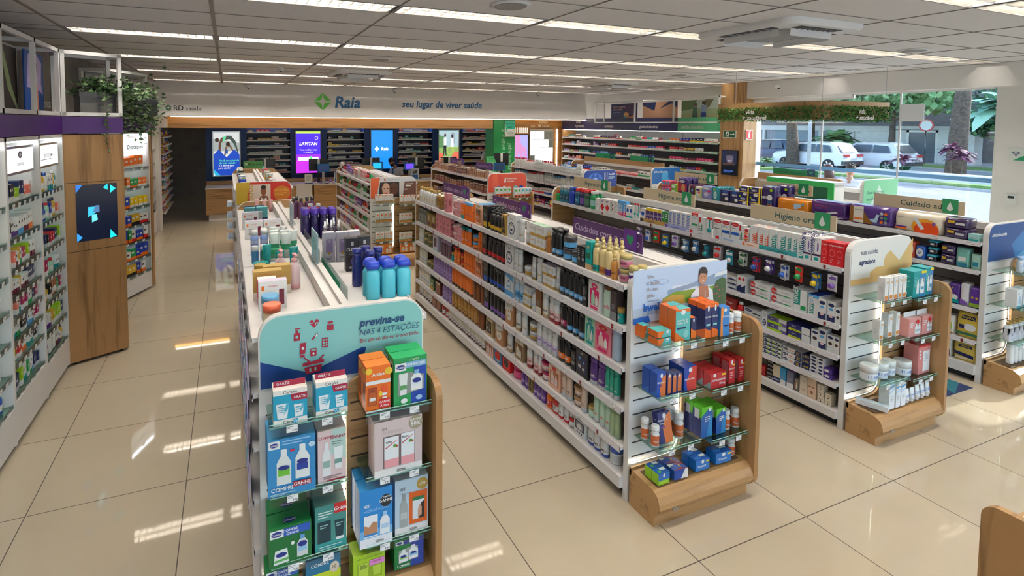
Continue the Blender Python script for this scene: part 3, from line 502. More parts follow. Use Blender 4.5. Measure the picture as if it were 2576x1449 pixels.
bg('bigpurple','purple pad pack with red script',.42,.2,.2,c='#4d1f6e',pr=[('t',.3,.68,.14,'#c23a7a','Adultcare',.012),('p',[(.48,.3),(.78,.45),(.85,.38),(.55,.22)],'white'),('r',.2,.02,1,.05,'white'),('r',.3,.09,1,.11,'white'),('l',.14,.4,.5,.62,3,'violet')])
bg('bigneeds','brown and violet diaper pack',.45,.2,.21,c='#4c2d80',pr=[('p',[(0,0),(.6,0),(.3,.9),(0,1)],'#8a5a22'),('r',.1,.02,.36,1,'#efe6d8'),('t',.23,.74,.12,'grey','needs',.01),('r',.12,.2,.34,.3,'orange'),('p',[(.5,.3),(.58,.14),(.7,.14),(.76,.62),(.68,.62),(.64,.36)],'paleblue'),('o',.81,.7,.04,.09,'silver'),('o',.91,.7,.04,.09,'orange'),('o',.81,.45,.04,.09,'grey'),('o',.91,.45,.04,.09,'green'),('o',.81,.2,.04,.09,'orange'),('o',.91,.2,.04,.09,'grey')])
bg('bigneeds2','cream and orange pad pack',.45,.22,.2,c='#eee3cc',pr=[('o',.68,.3,.3,.5,'#e8a02c'),('o',.72,.15,.28,.45,'#e2501f'),('p',[(.42,.75),(.5,.82),(.68,.2),(.6,.12)],'#dde6ef'),('t',.12,.72,.13,'grey','needs',.01),('r',0,.14,.28,.22,'purple'),('r',0,.05,.28,.14,'orange'),('o',.88,.55,.04,.1,'violet')])
bg('stackdark','dark violet pack',.2,.2,.1,c='#34204f',pr=[('r',.15,.5,.45,.8,'mustard'),('r',.5,.35,.9,.6,'lightgrey')]); tb('tealcarton','small teal white carton',.08,.08,.07,name='pad_carton',c='paleteal',pr=band('teal'))
bg('pantred','coral pack with white circle',.1,.1,.17,c='#d9583c',pr=[('o',.5,.5,.42,.38,'white')]); bg('wipesblue','blue wipes pack',.13,.12,.14,name='wipes_pack',c='#1d58b8',pr=[('o',.5,.5,.4,.36,'white'),('l',.3,.7,.35,.65,3,'royal')]); bg('stackteal','black and teal pack',.15,.16,.075,c='#222430',c2='#2aa0b8',pr=[('r',.3,.3,.7,.6,'white')]); bg('tealbag','teal clear bag of briefs',.13,.1,.19,c='#7fc2b8',pr=[('r',.2,.3,.8,.55,'white'),('r',.1,0,.9,.2,'#2b7f9c')]); bg('tealbag2','pale teal bag of briefs',.1,.1,.15,c='#a5d2c4',pr=[('r',.2,.2,.8,.5,'#2b7f9c')])
bg('whitepur','white purple pack',.1,.12,.19,c='white',pr=[('p',[(.3,0),(1,0),(1,.5)],'purple')]); bg('purpack','purple pack with teal base',.12,.12,.2,c='#54308c',pr=[('o',.5,.3,.4,.16,'white'),('r',0,0,1,.2,'teal'),('o',.3,.8,.06,.04,'lime'),('o',.6,.75,.06,.04,'aqua')]); bg('whitepack','white tall pack',.1,.12,.22,c='#e9e6ea',pr=[('p',[(0,0),(1,0),(1,.12),(0,.3)],'violet')]); bg('purpack2','purple pack with green base',.13,.12,.2,c='#5a3596',pr=[('r',0,0,1,.2,'#86a838'),('o',.25,.5,.1,.06,'mustard'),('o',.6,.5,.1,.06,'mustard')]); bg('whitegreen','white and green pack',.08,.12,.19,c='white',pr=[('p',[(.2,.1),(.9,.3),(.8,.7),(.2,.5)],'#a9c46c'),('r',0,0,1,.1,'gold')])
BF=[('p',[(.2,.78),(.9,.78),(.85,.95),(.25,.95)],'navy'),('t',.55,.83,.08,'yellow','BIGFRAL',.012),('o',.6,.45,.3,.16,'white'),('r',.1,.35,.35,.52,'navy'),('r',0,.08,1,.2,'#2f6c4c')]
bg('bigfral','yellow diaper pack with navy name',.2,.16,.25,c='#e0c24c',pr=BF); bg('bigfral2','pale yellow diaper pack with navy stripe',.2,.16,.22,c='#e3c95e',pr=BF[:2]+[('p',[(.05,.5),(.95,.4),(.95,.2),(.05,.3)],'navy'),('l',.1,.9,.08,.2,2,'white')])
# ---------------------------------------------------------------- room shell
def sbox(name,x0,x1,y0,y1,z0,z1,mat,col='white'):
    b=MB(); b.box(x0,x1,y0,y1,z0,z1,col,mat); return struct(b.obj(name))
CE=3.33
sbox('floor',-1.75,11.9,-7,16.3,-.12,0,'porcelain')
sbox('wall_west',-1.75,-1.56,-7,16.3,0,3.45,'concrete')
sbox('wall_north',-1.56,11.9,16.1,16.3,0,3.45,'wallgrey')
b=MB(); b.box(-1.75,11.9,-7.2,-7,3.05,3.45,'white','wallwhite'); b.box(-1.75,-1.3,-7.2,-7,0,3.05,'white','wallwhite'); b.box(10.4,11.9,-7.2,-7,0,3.05,'white','wallwhite'); struct(b.obj('wall_south'))
b=MB(); b.box(-1.3,10.4,-7.11,-7.1,.05,3.05,'white','pane'); w2=struct(b.obj('window_added')); b=MB()  # unseen glazing behind the camera, added to bring daylight onto the ceiling
for i in range(7): x=-1.3+11.7*i/6; b.box(x-.03,x+.03,-7.14,-7.06,0,3.05,'lightgrey','card')
struct(b.obj('window_frame',w2))
sbox('sidewalk_added',-30,10.85,-45,-7.2,-.3,-.1,'sidewalk')  # unseen pavement, added to bounce sunlight up to the ceiling
b=MB()
b.box(10.62,10.85,4.0,12.4,0,3.33,'white','wallwhite'); b.box(10.5,10.85,-1.75,.13,0,3.33,'white','wallwhite'); b.box(10.62,10.85,-1.75,4.0,3.16,3.45,'white','wallwhite'); b.box(10.5,10.85,-7,-3.6,0,3.33,'white','wallwhite'); b.box(10.5,10.85,-3.6,-1.75,2.55,3.33,'white','wallwhite')
struct(b.obj('wall_east'))
b=MB(); b.box(10.2,10.62,-7,4.0,3.0,3.33,'white','wallwhite'); struct(b.obj('trim_1'))          # dropped beam along the window
b=MB(); b.box(10.14,10.52,3.86,4.42,0,3.33,'white','woodz'); struct(b.obj('trim_2'))            # wood clad column
b=MB(); b.box(-1.56,10.62,8.95,9.1,2.585,3.33,'white','wallwhite'); struct(b.obj('trim_3'))     # white header over the counters
b=MB(); b.box(-.95,7.25,9.42,9.5,2.325,2.9,'white','woodx'); struct(b.obj('trim_4'))           # wood fascia behind the header
b=MB(); b.box(-.95,10.62,9.1,12.3,2.9,3.0,'white','wallwhite'); struct(b.obj('trim_5'))
b=MB(); b.box(-1.56,-.95,9.3,12.3,2.33,3.3,'white','wallwhite'); struct(b.obj('trim_6'))
# ceiling: strips of panels between the light rows
rows=[-3.85,-1.78,.13,2.2,4.27,6.34,8.41]; fx=[-1.126+1.326*i for i in range(9)]+[10.2]  # first row is out of view, added to light the room
b=MB(); ed=[-7]+[v for r in rows for v in (r-.13,r+.13)]+[16.1]
for i in range(0,len(ed),2): b.poly([(-1.56,ed[i],CE),(-1.56,ed[i+1],CE),(10.85,ed[i+1],CE),(10.85,ed[i],CE)],'white','ceilpanel')
for r in rows:
    b.poly([(-1.56,r-.13,CE),(-1.56,r+.13,CE),(fx[0],r+.13,CE),(fx[0],r-.13,CE)],'white','ceilpanel'); b.poly([(fx[-1],r-.13,CE),(fx[-1],r+.13,CE),(10.85,r+.13,CE),(10.85,r-.13,CE)],'white','ceilpanel')
b.poly([(-1.56,-7,3.5),(-1.56,16.1,3.5),(10.85,16.1,3.5),(10.85,-7,3.5)],'white','ceilpanel')
struct(b.obj('ceiling'))
b=MB()
for x in fx: b.box(x-.006 if x>.3 else x-.015,x+.006 if x>.3 else x+.015,-7,8.95,CE-.006,CE-.001,'#8f8983','matte')
for i in range(0,len(ed),2):
    a,c=ed[i],ed[i+1]; n=max(1,round((c-a)/.6))
    for j in range(0 if i else 1,n+1):
        y=a+(c-a)*j/n; b.box(-1.56,10.6,y-.005,y+.005,CE-.005,CE-.001,'#8f8983','matte')
struct(b.obj('trim_7'))
# window: clear panes with slim posts, blue stripe, roller blinds above
b=MB(); b.box(10.62,10.632,.13,3.95,.1,3.16,'white','pane'); wn=struct(b.obj('window_1'))
b=MB()
for y in (1.37,2.6): b.box(10.6,10.615,y-.012,y+.012,.1,3.1,'lightgrey','card')
for y in (.15,3.93): b.box(10.56,10.66,y-.03,y+.03,0,3.16,'white','card')
b.box(10.58,10.66,.13,3.95,0,.1,'white','card'); struct(b.obj('window_frame',wn))
b=MB(); b.box(10.611,10.616,.13,3.95,1.615,1.68,'#6aa3d8','card'); struct(b.obj('window_stripe',wn))
b=MB(); b.box(10.62,10.632,-3.6,-1.75,.02,2.55,'white','pane'); d1=struct(b.obj('door_1'))
b=MB()
for y in (-3.55,-2.3,-1.8): b.box(10.6,10.66,y-.03,y+.03,0,2.55,'silver','metal')
b.box(10.58,10.61,-3.55,-2.3,0,2.5,'lightgrey','card')  # unseen opaque leaf, added to block sun and narrow the floor patch
struct(b.obj('door_frame',d1))
for i,(y0,y1,z) in enumerate(((1.98,3.86,3.0),(.14,1.96,3.06))):
    b=MB(); b.tube([(10.42,y0,z),(10.42,y1,z)],.055,'white','matte',14); b.box(10.40,10.41,y0,y1,z-.09,z,'white','matte'); o=b.obj('roller_blind'); tag(o,('rolled white window blind beside the wood column','rolled white window blind beside the white pillar')[i],'blind','roller blinds over the window')
    k=MB(); k.box(10.4,10.44,y0-.012,y0,z-.07,z+.3,'silver','metal'); k.obj('bracket',o)
# ---------------------------------------------------------------- ceiling fixtures
def fixture():
    b=MB(); W2,L=.13,1.29
    b.box(-L/2,L/2,-W2,-W2+.006,.0,.11,'white','reflector'); b.box(-L/2,L/2,W2-.006,W2,.0,.11,'white','reflector'); b.box(-L/2,L/2,-W2,W2,.11,.12,'white','reflector')
    b.box(-L/2-.018,-L/2,-W2,W2,-.002,.12,'grey','card'); b.box(L/2,L/2+.018,-W2,W2,-.002,.12,'grey','card')
    l=MB(); n=16
    for i in range(1,n):
        x=-L/2+L*i/n; l.box(x-.003,x+.003,-W2+.01,W2-.01,.003,.06,'white','reflector')
    l.box(-L/2,L/2,-.006,.006,.003,.06,'white','reflector')
    t=MB()
    for y in (-.062,.062): t.tube([(-L/2+.03,y,.088),(L/2-.03,y,.088)],.016,'#fff6ea','tube',6)
    return b.mesh('ceiling_light'),l.mesh('louver'),t.mesh('lamp')
FM=fixture()
for ri,r in enumerate(rows):
    for i in range(9):
        x0,x1=fx[i],fx[i+1]; s=(x1-x0-.03)/1.326
        if ri==4 and i>6: pass
        o=put('ceiling_light',FM[0],None,((x0+x1)/2,r,CE)); o.scale=(s,1,1)
        tag(o,'recessed louvred ceiling light, %s from grey wall in %s row from back header'%(ordw(i+1),ordw(7-ri)),'ceiling light','recessed ceiling lights')
        put('louver',FM[1],o); put('lamp',FM[2],o)
# cassette air conditioners
def aircon(cx,cy,w,d,lab,open_=True):
    o=thing('ceiling_air_conditioner',lab,'air conditioner',(cx,cy,CE))
    b=MB(); P=rrect(-w/2,w/2,-d/2,d/2,.12); q=[(x*.96,y*.96) for x,y in P]
    b.loft([[(x,y,-.001) for x,y in P],[(x,y,-.03) for x,y in P],[(x,y,-.055) for x,y in q]],'white','card',sm=False); b.obj('casing',o)
    g=MB(); a=w*.27; e=d*.27; g.box(-a,a,-e,e,-.066,-.055,'#a9aaab','matte')
    for i in range(-9,10): g.box(i*a/9.5-.004,i*a/9.5+.004,-e,e,-.069,-.066,'#c2c2c1','matte')
    for i in range(-9,10): g.box(-a,a,i*e/9.5-.004,i*e/9.5+.004,-.069,-.066,'#c2c2c1','matte')
    g.obj('grille',o)
    for k,(x0,x1,y0,y1) in enumerate(((-a,a,-d*.42,-d*.33),(-a,a,d*.33,d*.42),(-w*.43,-w*.34,-e,e),(w*.34,w*.43,-e,e))):
        v=MB(); v.box(x0,x1,y0,y1,-.058,-.054,'#3c3b3a','matte'); n=8
        for i in range(1,n):
            if k<2: x=x0+(x1-x0)*i/n; v.box(x-.004,x+.004,y0,y1,-.064,-.057,'grey','card')
            else: y=y0+(y1-y0)*i/n; v.box(x0,x1,y-.004,y+.004,-.064,-.057,'grey','card')
        v.obj('air_outlet',o)
        f=MB()
        if k<2: f.poly([(x0,y0 if k else y1,-.058),(x1,y0 if k else y1,-.058),(x1,(y0-.01) if k else (y1+.01),-.12),(x0,(y0-.01) if k else (y1+.01),-.12)],'white','card')
        else: f.poly([(x0 if k==3 else x1,y0,-.058),(x0 if k==3 else x1,y1,-.058),(x0-.01 if k==3 else x1+.01,y1,-.12),(x0-.01 if k==3 else x1+.01,y0,-.12)],'white','card')
        f.obj('flap',o)
aircon(5.04,-.44,1.0,1.0,'large white cassette air conditioner hanging above the wide aisle')
aircon(2.45,5.35,.98,1.05,'white cassette air conditioner above the low gondola with teal header')
aircon(7.9,5.3,.8,1.0,'white cassette air conditioner near the shelves with navy fascia')
for i,(x,y) in enumerate(((2.27,-.36),(2.25,3.2),(7.65,3.2),(7.71,-.2),(2.23,7.2))):
    b=MB(); b.lathe([(.15,CE-.001),(.15,CE-.012),(.125,CE-.016)],'white','card',24,x,y); o=b.obj('ceiling_speaker'); g=MB(); g.lathe([(.122,CE-.0165),(.118,CE-.02)],'#8f8f8e','matte',24,x,y); g.obj('grille',o)
    tag(o,('round ceiling speaker above the aisle beside the hair gondola','round ceiling speaker before the second light row','round ceiling speaker near the hanging hedge sign','round ceiling speaker beside the big air conditioner','small round ceiling speaker close to the white header')[i],'speaker','round ceiling speakers')
for i,(x,y,z) in enumerate(((.75,8.93,3.27),(4.2,8.93,3.27),(8.4,8.93,3.29),(10.18,3.2,3.2),(1.1,5.0,3.3))):
    b=MB(); b.lathe([(.05,z+.04),(.055,z),(.04,z-.03),(.01,z-.04)],'white','card',14,x,y); o=b.obj('dome_camera'); q=MB(); q.lathe([(.022,z-.035),(.02,z-.045),(.002,z-.05)],'black','plastic',12,x,y-.03); q.obj('lens',o)
    tag(o,('small dome camera on header above the brown and black lettering','small dome camera on header above the blue slogan','small dome camera on header near the navy fascia','small dome camera on the beam over the window','small white detector on ceiling beside cassette unit')[i],'camera')
# ---------------------------------------------------------------- gondolas
PL=None
def tagmesh():
    global PL
    if PL is None:
        PL=[]
        for red in (0,1):
            b=MB(); b.box(-.001,.0,-.024,.024,-.016,.016,'#f4f4f2','card'); q=Pr(b,(-.001,.024,-.016),(0,-1,0),(0,0,1),.048,.032,'card'); q.do([('l',.08,.7,.5,.9,2,'grey'),('t',.72,.12,.3,'charcoal','9,90',.01)]+([('r',.0,.0,.4,1,'darkred')] if red else [])); PL.append(b.mesh('price_label'))
    return PL
GL=None
def gondola(x0,y0,y1,lv,label,hdr,bg='white',w=.83,mods=3,fancy=True,zt=1.52,front=True,rail='#d9d5d8',spine='laminate',east=True,tags=5):
    root=thing('shelf_gondola',label,'gondola',(x0,y0,0),0,'free-standing shop gondolas'); L=y1-y0
    b=MB(); b.box(.04,w-.04,.04,L,0,.07,'charcoal','matte'); b.box(-.03,w+.03,0,L,.07,lv[-1],'white','shelfmetal'); b.obj('plinth',root)
    b=MB(); b.box(w/2-.03,w/2+.03,0,L,lv[-1],1.42,'white','spinegrey'); b.box(w/2-.05,w/2-.012,0,L,1.42,1.485,'cream',spine); b.box(w/2+.012,w/2+.05,0,L,1.42,1.485,'cream',spine); b.box(w/2-.012,w/2+.012,0,L,1.42,1.46,'grey',spine)
    for i in range(1,12): b.box(w/2-.032,w/2-.03,0,L,.1*i+.15,.1*i+.157,'charcoal','matte')
    b.obj('spine',root)
    T=tagmesh(); rnd=random.Random(int(x0*100+y0*10))
    for li,z in enumerate(lv[:-1]):
        for m in range(mods):
            a,c=L*m/mods+.004,L*(m+1)/mods-.004
            b=MB(); b.box(-.03,w/2-.03,a,c,z-.022,z,'white','shelfmetal')
            b.poly([(-.034,a,z-.034),(-.034,c,z-.034),(-.03,c,z+.008),(-.03,a,z+.008)][::-1],rail,'card'); b.box(-.03,-.026,a,c,z-.034,z+.008,rail,'card')
            o=b.obj('shelf',root)
            for k in range(tags if z>0 else 0):
                p=put('price_label',T[1 if rnd.random()<.25 else 0],o); p.location=(-.035,a+(c-a)*(k+.5+rnd.uniform(-.3,.3))/tags,z-.013); p.rotation_euler=(0,-.05,0)
            if east:
                b=MB(); b.box(w/2+.03,w+.03,a,c,z-.022,z,'white','shelfmetal'); b.box(w+.03,w+.036,a,c,z-.034,z+.008,rail,'card'); b.obj('shelf',root)
    if not front: return root
    # front end panel
    b=MB(); P=rrect(0,w,0,zt,.11,'tl tr'); b.prism(P,lambda a,c,d:(a,d,c),0,-.04,'white','laminate')
    for i in range(10):
        z=.29+.093*i
        if z<1.12: b.box(.03,w-.02,-.0408,-.04,z,z+.009,'#3a3633','matte')
    b.obj('end_panel',root)
    b=MB(); P=rrect(.008,w-.008,1.17,zt-.008,.1,'tl tr'); b.prism(P,lambda a,c,d:(a,d,c),-.041,-.0435,bg,'card'); hp=b.obj('header_graphic',root)
    b=MB(); Pr(b,(.008,-.0437,1.17),(1,0,0),(0,0,1),w-.016,zt-1.178,'card').do(hdr)
    if b.v: b.obj('lettering',hp)
    if fancy:
        P=[(.425,1.1),(.445,1.15),(.5,1.17),(w-.03,1.17),(w-.03,.18),(0,.18),(0,.215)]+[(.30,.215)]+arc(.30,.335,.12,270,360,6)[1:]+[(.42,.6)]
        P=[(.41,1.08)]+arc(.5,1.08,.09,180,90,4)[0:]+[(w-.03,1.17),(w-.03,.2),(0,.2),(0,.25),(.30,.25)]+arc(.30,.36,.11,270,360,6)
        b=MB(); b.prism(P[::-1],lambda a,c,d:(a,d,c),-.075,-.06,'white','woodx')
        for i in range(10):
            z=.29+.093*i
            if z<1.12: b.box(.43,w-.04,-.076,-.075,z,z+.009,'#3a2a1c','matte')
        b.obj('wood_back',root)
        g=MB(); Q=[(.40,1.05)]+[(.40,.38)]+[(a-.01,c+.012) for a,c in arc(.30,.36,.11,360,270,6)]+[(.01,.262)]
        for i in range(len(Q)-1):
            (a,c),(e,f)=Q[i],Q[i+1]; g.poly([(a-.006,-.0585,c),(e-.003,-.0585,f+.006),(e+.004,-.0585,f),(a+.004,-.0585,c)],'#fff4e2','glow')
        g.obj('light_strip',root)
        b=MB(); P=[(-.06,.0),(-.06,.24),(-.26,.225)]+[(-.30+.0,.20)]+[(-.315,.16),(-.32,.13),(-.305,.10),(-.28,.075),(-.27,.06),(-.27,0)]
        b.prism(P,lambda a,c,d:(d,a,c),.0,w-.035,'white','woodx'); b.box(.04,w-.08,-.24,-.1,.235,.2365,'#5d4630','matte'); b.box(.1,.15,-.3215,-.318,.105,.125,'silver','metal'); b.obj('endcap_base',root)
        b=MB(); P=[(-.0,.06),(-.24,.06)]+arc(-.24,.14,.08,270,180,5)+arc(-.24,1.10,.08,180,90,6)+[(-.0,1.18)]
        b.prism(P,lambda a,c,d:(d,a,c),w-.035,w,'white','woodz',None,'oakz'); b.obj('endcap_wing',root)
        for z,xa,xb in ((1.10,.03,.375),(1.07,.46,.79),(.78,.03,.375),(.75,.46,.79),(.455,.03,.375),(.42,.46,.79)):
            b=MB(); b.box(xa,xb,-.27,-.06,z-.007,z,'white','shelfglass'); b.poly([(xa,-.272,z-.045),(xb,-.272,z-.045),(xb,-.272,z+.012),(xa,-.272,z+.012)],'white','acrylic'); b.box(xa,xb,-.2725,-.2695,z+.011,z+.013,'#a9d8c8','card'); b.box(xa,xb,-.2705,-.27,z-.007,z-.0005,'#8ccfb9','card'); o=b.obj('glass_shelf',root)
            for k in range(2):
                p=put('price_label',T[0],o); p.location=(xa+(xb-xa)*(.28+.45*k),-.274,z-.018); p.rotation_euler=(0,0,pi/2)
    return root
def rear(root,x0,L,w=.83,zt=1.5):
    b=MB(); P=rrect(-.02,w+.02,0,zt,.12,'tl tr'); b.prism(P,lambda a,c,d:(a,d,c),L+.035,L,'white','woodx',None,'laminate'); b.obj('rear_panel',root)
def board(x,y0,y1,z0,z1,col,txt,tcol,tagc,label,shape='drop',th=.012,tx=.32):
    o=thing('category_sign',label,'sign',(x,y0,z0),0,'aisle category signs'); L=y0-y1
    b=MB(); b.box(-th/2,th/2,-L,0,0,z1-z0,col,'card'); b.obj('board',o)
    b=MB(); q=Pr(b,(-th/2,0,0),(0,-1,0),(0,0,1),L,z1-z0,'card'); q.do([('t',tx,.3,.42,tcol,txt,.012,.12 if shape!='drop' else .05,'l')]); b.obj('lettering',o)
    t=MB(); t.box(-th/2-.006,-th/2-.001,-L*.94,-L*.78,.01,z1-z0+.02,tagc,'card'); q=Pr(t,(-th/2-.006,-L*.78,.01),(0,-1,0),(0,0,1),L*.16,z1-z0+.01,'card')
    if shape=='drop': q.do([('p',[(.5,.82),(.36,.5),(.3,.34),(.36,.22),(.5,.16),(.64,.22),(.7,.34),(.64,.5)],'white')])
    else: q.do([('p',[(.5,.2),(.24,.5),(.24,.66),(.37,.74),(.5,.62),(.63,.74),(.76,.66),(.76,.5)],'#1e8a5c')])
    t.obj('icon_tag',o); return o
# products on shelves
PC={}
def parts(key,w,d,h):
    w,d,h=round(w*200)/200,round(d*200)/200,round(h*100)/100
    k=(key,w,d,h)
    if k not in PC: PC[k]=[(n,b.mesh(S[key][0] if i==0 else n)) for i,(n,b) in enumerate(S[key][6](w,d,h,**S[key][7]))]
    return PC[k]
def spawn(key,loc,rz,label,w=None,d=None,h=None,group=None,rx=0):
    nm,cat,ph,W_,D_,H_,fn,kw=S[key]; ps=parts(key,w or W_,d or D_,h or H_)
    o=put(nm,ps[0][1],None,loc,rz); tag(o,label,cat,group)
    if rx: o.rotation_euler=(rx,0,rz)
    for n,m in ps[1:]: put(n,m,o)
    return o
CNT={}
def runs(xf,lv,li,text,where,end='the wooden end',rz=-pi/2,dirx=1,gapk=.05):
    """products along one shelf, listed from the far end; each entry: y0 y1 kind [n stack rows]"""
    gap=(lv[li-1]-lv[li]-gapk) if li else 9
    for e in text.split(';'):
        q=e.split(); ya,yb=float(q[0]),float(q[1]); key=q[2]; n=int(q[3]) if len(q)>3 else 1; st=int(q[4]) if len(q)>4 else 1; rw=int(q[5]) if len(q)>5 else 1
        nm,cat,ph,W_,D_,H_,fn,kw=S[key]; stp=(ya-yb)/n
        if fn in (m_bot,m_jar,m_can,m_tube) and stp>W_*1.45: n=max(n,int((ya-yb)/(W_*1.2))); stp=(ya-yb)/n
        w=min(stp*.96,W_*1.25) if fn in (m_bot,m_jar,m_can,m_tube) else min(stp*.96,W_*1.5)
        h=min(H_,gap/st)
        for i in range(n):
            k=(where,li); CNT[k]=CNT.get(k,0)+1; c=CNT[k]
            for r_ in range(rw):
                for s_ in range(st):
                    if r_ and R.random()<.12: continue
                    y=ya-stp*(i+.5)+R.uniform(-.004,.004); d=D_ if fn is not m_jar else w
                    x=xf+dirx*(d/2+.004+r_*(d+.008)+R.uniform(0,.006))
                    pre=('lower ','upper ','third-layer ','fourth-layer ','fifth-layer ')[s_] if st>1 else ''
                    pos='%s%s, %s from %s, %s'%(pre,ph,ordw(c),end,where)
                    if r_: pos='%s%s behind %s from %s, %s'%(pre,ph,ordw(c),end,where) if r_==1 else '%s%s, deepest behind %s, %s'%(pre,ph,ordw(c),where)
                    spawn(key,(x,y,lv[li]+h*s_+.0005),rz+R.uniform(-.05,.05),pos,w,d,h-.001*(st>1),'products, '+where)
# ---------------------------------------------------------------- gondolas in place
LVA=[1.405,1.13,.865,.60,.345,.15]; LVE=[1.30,.835,.585,.355,.13]; LVG=[1.34,1.07,.70,.39,.16]
ic='#a71f3d'
def heart(cx,cy,r,c,a=1.0): return ('p',[(cx,cy-r*1.1*a),(cx-r,cy+.1*r*a),(cx-r*.95,cy+.65*r*a),(cx-r*.5,cy+.9*r*a),(cx,cy+.55*r*a),(cx+r*.5,cy+.9*r*a),(cx+r*.95,cy+.65*r*a),(cx+r,cy+.1*r*a)],c)
HA=[('p',[(0,0),(.575,0),(.628,.35),(.622,.38),(.605,.385),(.285,.14),(.265,.14),(0,.39)],'#0c3d86'),
 heart(.31,.84,.028,ic,2.2),('p',[(.285,.84),(.302,.84),(.31,.87),(.318,.81),(.325,.84),(.335,.84),(.335,.85),(.322,.85),(.318,.835),(.31,.89),(.301,.85),(.285,.85)],'#86c5c4'),
 ('r',.19,.62,.226,.73,ic),('r',.2,.73,.216,.77,ic),('r',.197,.785,.228,.8,ic),('o',.208,.675,.008,.022,'#86c5c4'),
 ('r',.385,.71,.426,.79,ic),('r',.39,.805,.422,.84,ic),('p',[(.4,.74),(.407,.74),(.404,.73),(.412,.76),(.404,.76),(.409,.78)],'#86c5c4'),
 ('p',[(.292,.61),(.3,.6),(.335,.68),(.327,.7)],ic),('p',[(.312,.645),(.32,.64),(.333,.676),(.326,.69)],'#d9efee'),
 ('p',[(.222,.42),(.255,.42),(.262,.58),(.226,.58)],ic),('r',.224,.37,.252,.405,ic),('o',.242,.5,.008,.02,'#d9efee'),
 ('r',.355,.47,.392,.61,ic)]+[('o',.365+.017*i,.5+.04*j,.006,.013,'#86c5c4') for i in range(2) for j in range(3)]+[
 ('r',.285,.37,.322,.48,ic),('r',.29,.45,.318,.465,'#86c5c4'),('r',.297,.4,.311,.41,'#d9efee'),('r',.301,.385,.307,.425,'#d9efee'),
 ('p',[(.245,.36),(.25,.375),(.285,.3),(.275,.29)],ic),('p',[(.365,.375),(.37,.36),(.335,.28),(.325,.29)],ic),('p',[(.238,.24),(.365,.26),(.365,.31),(.24,.285)],ic),('p',[(.258,.12),(.342,.135),(.356,.235),(.248,.22)],ic),('r',.278,.15,.289,.2,'#86c5c4'),('r',.308,.155,.319,.205,'#86c5c4'),
 ('t',.585,.7,.12,'#0c3d74','previna-se',.03,.22,'l'),('t',.585,.56,.095,'#0c3d74','NAS 4 ESTAÇÕES',-.008,.18,'l'),('t',.585,.46,.06,'#a3324e','Em um só dia ou o ano todo',.008,.18,'l')]
HC=[('p',[(0,.25),(.4,.34),(.4,.62),(1,.62),(1,1),(0,1)],'#c3d3ee'),('p',[(.35,.45),(.65,.55),(1,.52),(1,.7),(.85,.74),(.6,.62),(.35,.55)],'#8fa3bd'),('p',[(.3,.2),(1,.2),(1,.52),(.7,.5),(.42,.5),(.3,.4)],'#7fa03a'),('p',[(.28,.2),(.55,.2),(.52,.42),(.4,.45),(.3,.38)],'#caa04a'),('p',[(0,0),(1,0),(1,.22),(0,.28)],'#b7c4d6'),
 ('p',[(.82,.1),(1,.05),(1,.6),(.95,.66),(.88,.6),(.84,.4)],'#3f5a34'),*[('o',.86+.03*(i%4),.2+.07*(i//2),.008,.015,'#c9584f') for i in range(10)],('p',[(.85,.68),(1,.72),(1,.8),(.87,.76)],'#dfe3ea'),
 ('p',[(.58,.05),(.86,.05),(.84,.42),(.78,.52),(.66,.52),(.6,.4)],'#efeef2'),('p',[(.69,.3),(.75,.3),(.76,.55),(.68,.55)],'#b87a5c'),('p',[(.76,.28),(.8,.3),(.785,.52),(.765,.56),(.755,.5)],'#b87a5c'),('o',.722,.7,.045,.13,'#c48a6a'),('p',[(.675,.72),(.68,.86),(.71,.92),(.75,.91),(.775,.82),(.768,.7),(.755,.78),(.7,.8)],'#2e2320'),('p',[(.705,.645),(.74,.645),(.735,.625),(.712,.625)],'white'),('r',.702,.72,.712,.73,'#2e2320'),('r',.732,.72,.742,.73,'#2e2320'),
 ('t',.13,.83,.075,'#8a6a55','Viva',0,0,'l'),('t',.13,.71,.075,'#8a6a55','a saúde',0,0,'l'),('t',.13,.59,.075,'#8a6a55','do seu',0,0,'l'),('t',.13,.47,.075,'#8a6a55','jeito',0,0,'l'),('t',.14,.385,.035,'#5a6a86','Escolha o lado',.005,0,'l'),('t',.1,.22,.14,'#1f63c0','bwell',.04,0,'l'),('t',.14,.15,.035,'#1f63c0','da vida',.005,0,'l'),('p',[(.0,.0),(.17,.0),(.15,.13),(.0,.1)],'#1d5fb8'),
 *[('p',[(.24+.11*cos(2*pi*i/16),.74+.05*sin(2*pi*i/16)),(.24+.11*cos(2*pi*(i+1)/16),.74+.05*sin(2*pi*(i+1)/16)),(.24+.106*cos(2*pi*(i+1)/16),.74+.044*sin(2*pi*(i+1)/16)),(.24+.106*cos(2*pi*i/16),.74+.044*sin(2*pi*i/16))],'#4d7fc4') for i in range(16)]]
HE=[('p',[(.52,0),(1,0),(1,.95),(.78,.44),(.62,.72),(.55,.62),(.52,.5)],'#dcb577'),('p',[(.3,0),(.55,0),(.55,.36),(.4,.36),(.3,.26)],'#dcb577'),('p',[(0,0),(1,0),(1,.14),(0,.14)],'#dcb577'),('t',.14,.7,.12,'#2b3560','sua saúde',0,.1,'l'),('t',.12,.47,.12,'#2b3560','agradece',.025,.2,'l')]
HG=[('p',[(.5,.4),(.75,.75),(1,.5),(1,0),(.6,0)],'#2f79b8'),('p',[(.6,0),(1,0),(1,.35)],'#5aa3d0'),('t',.05,.68,.1,'white','amizadeconta',.02,.2,'l')]
gA=gondola(.415,-1.24,2.8,LVA,'gondola with teal header saying previna-se, nearly empty white top',HA,'#86c5c4',east=True); rear(gA,.415,4.04)
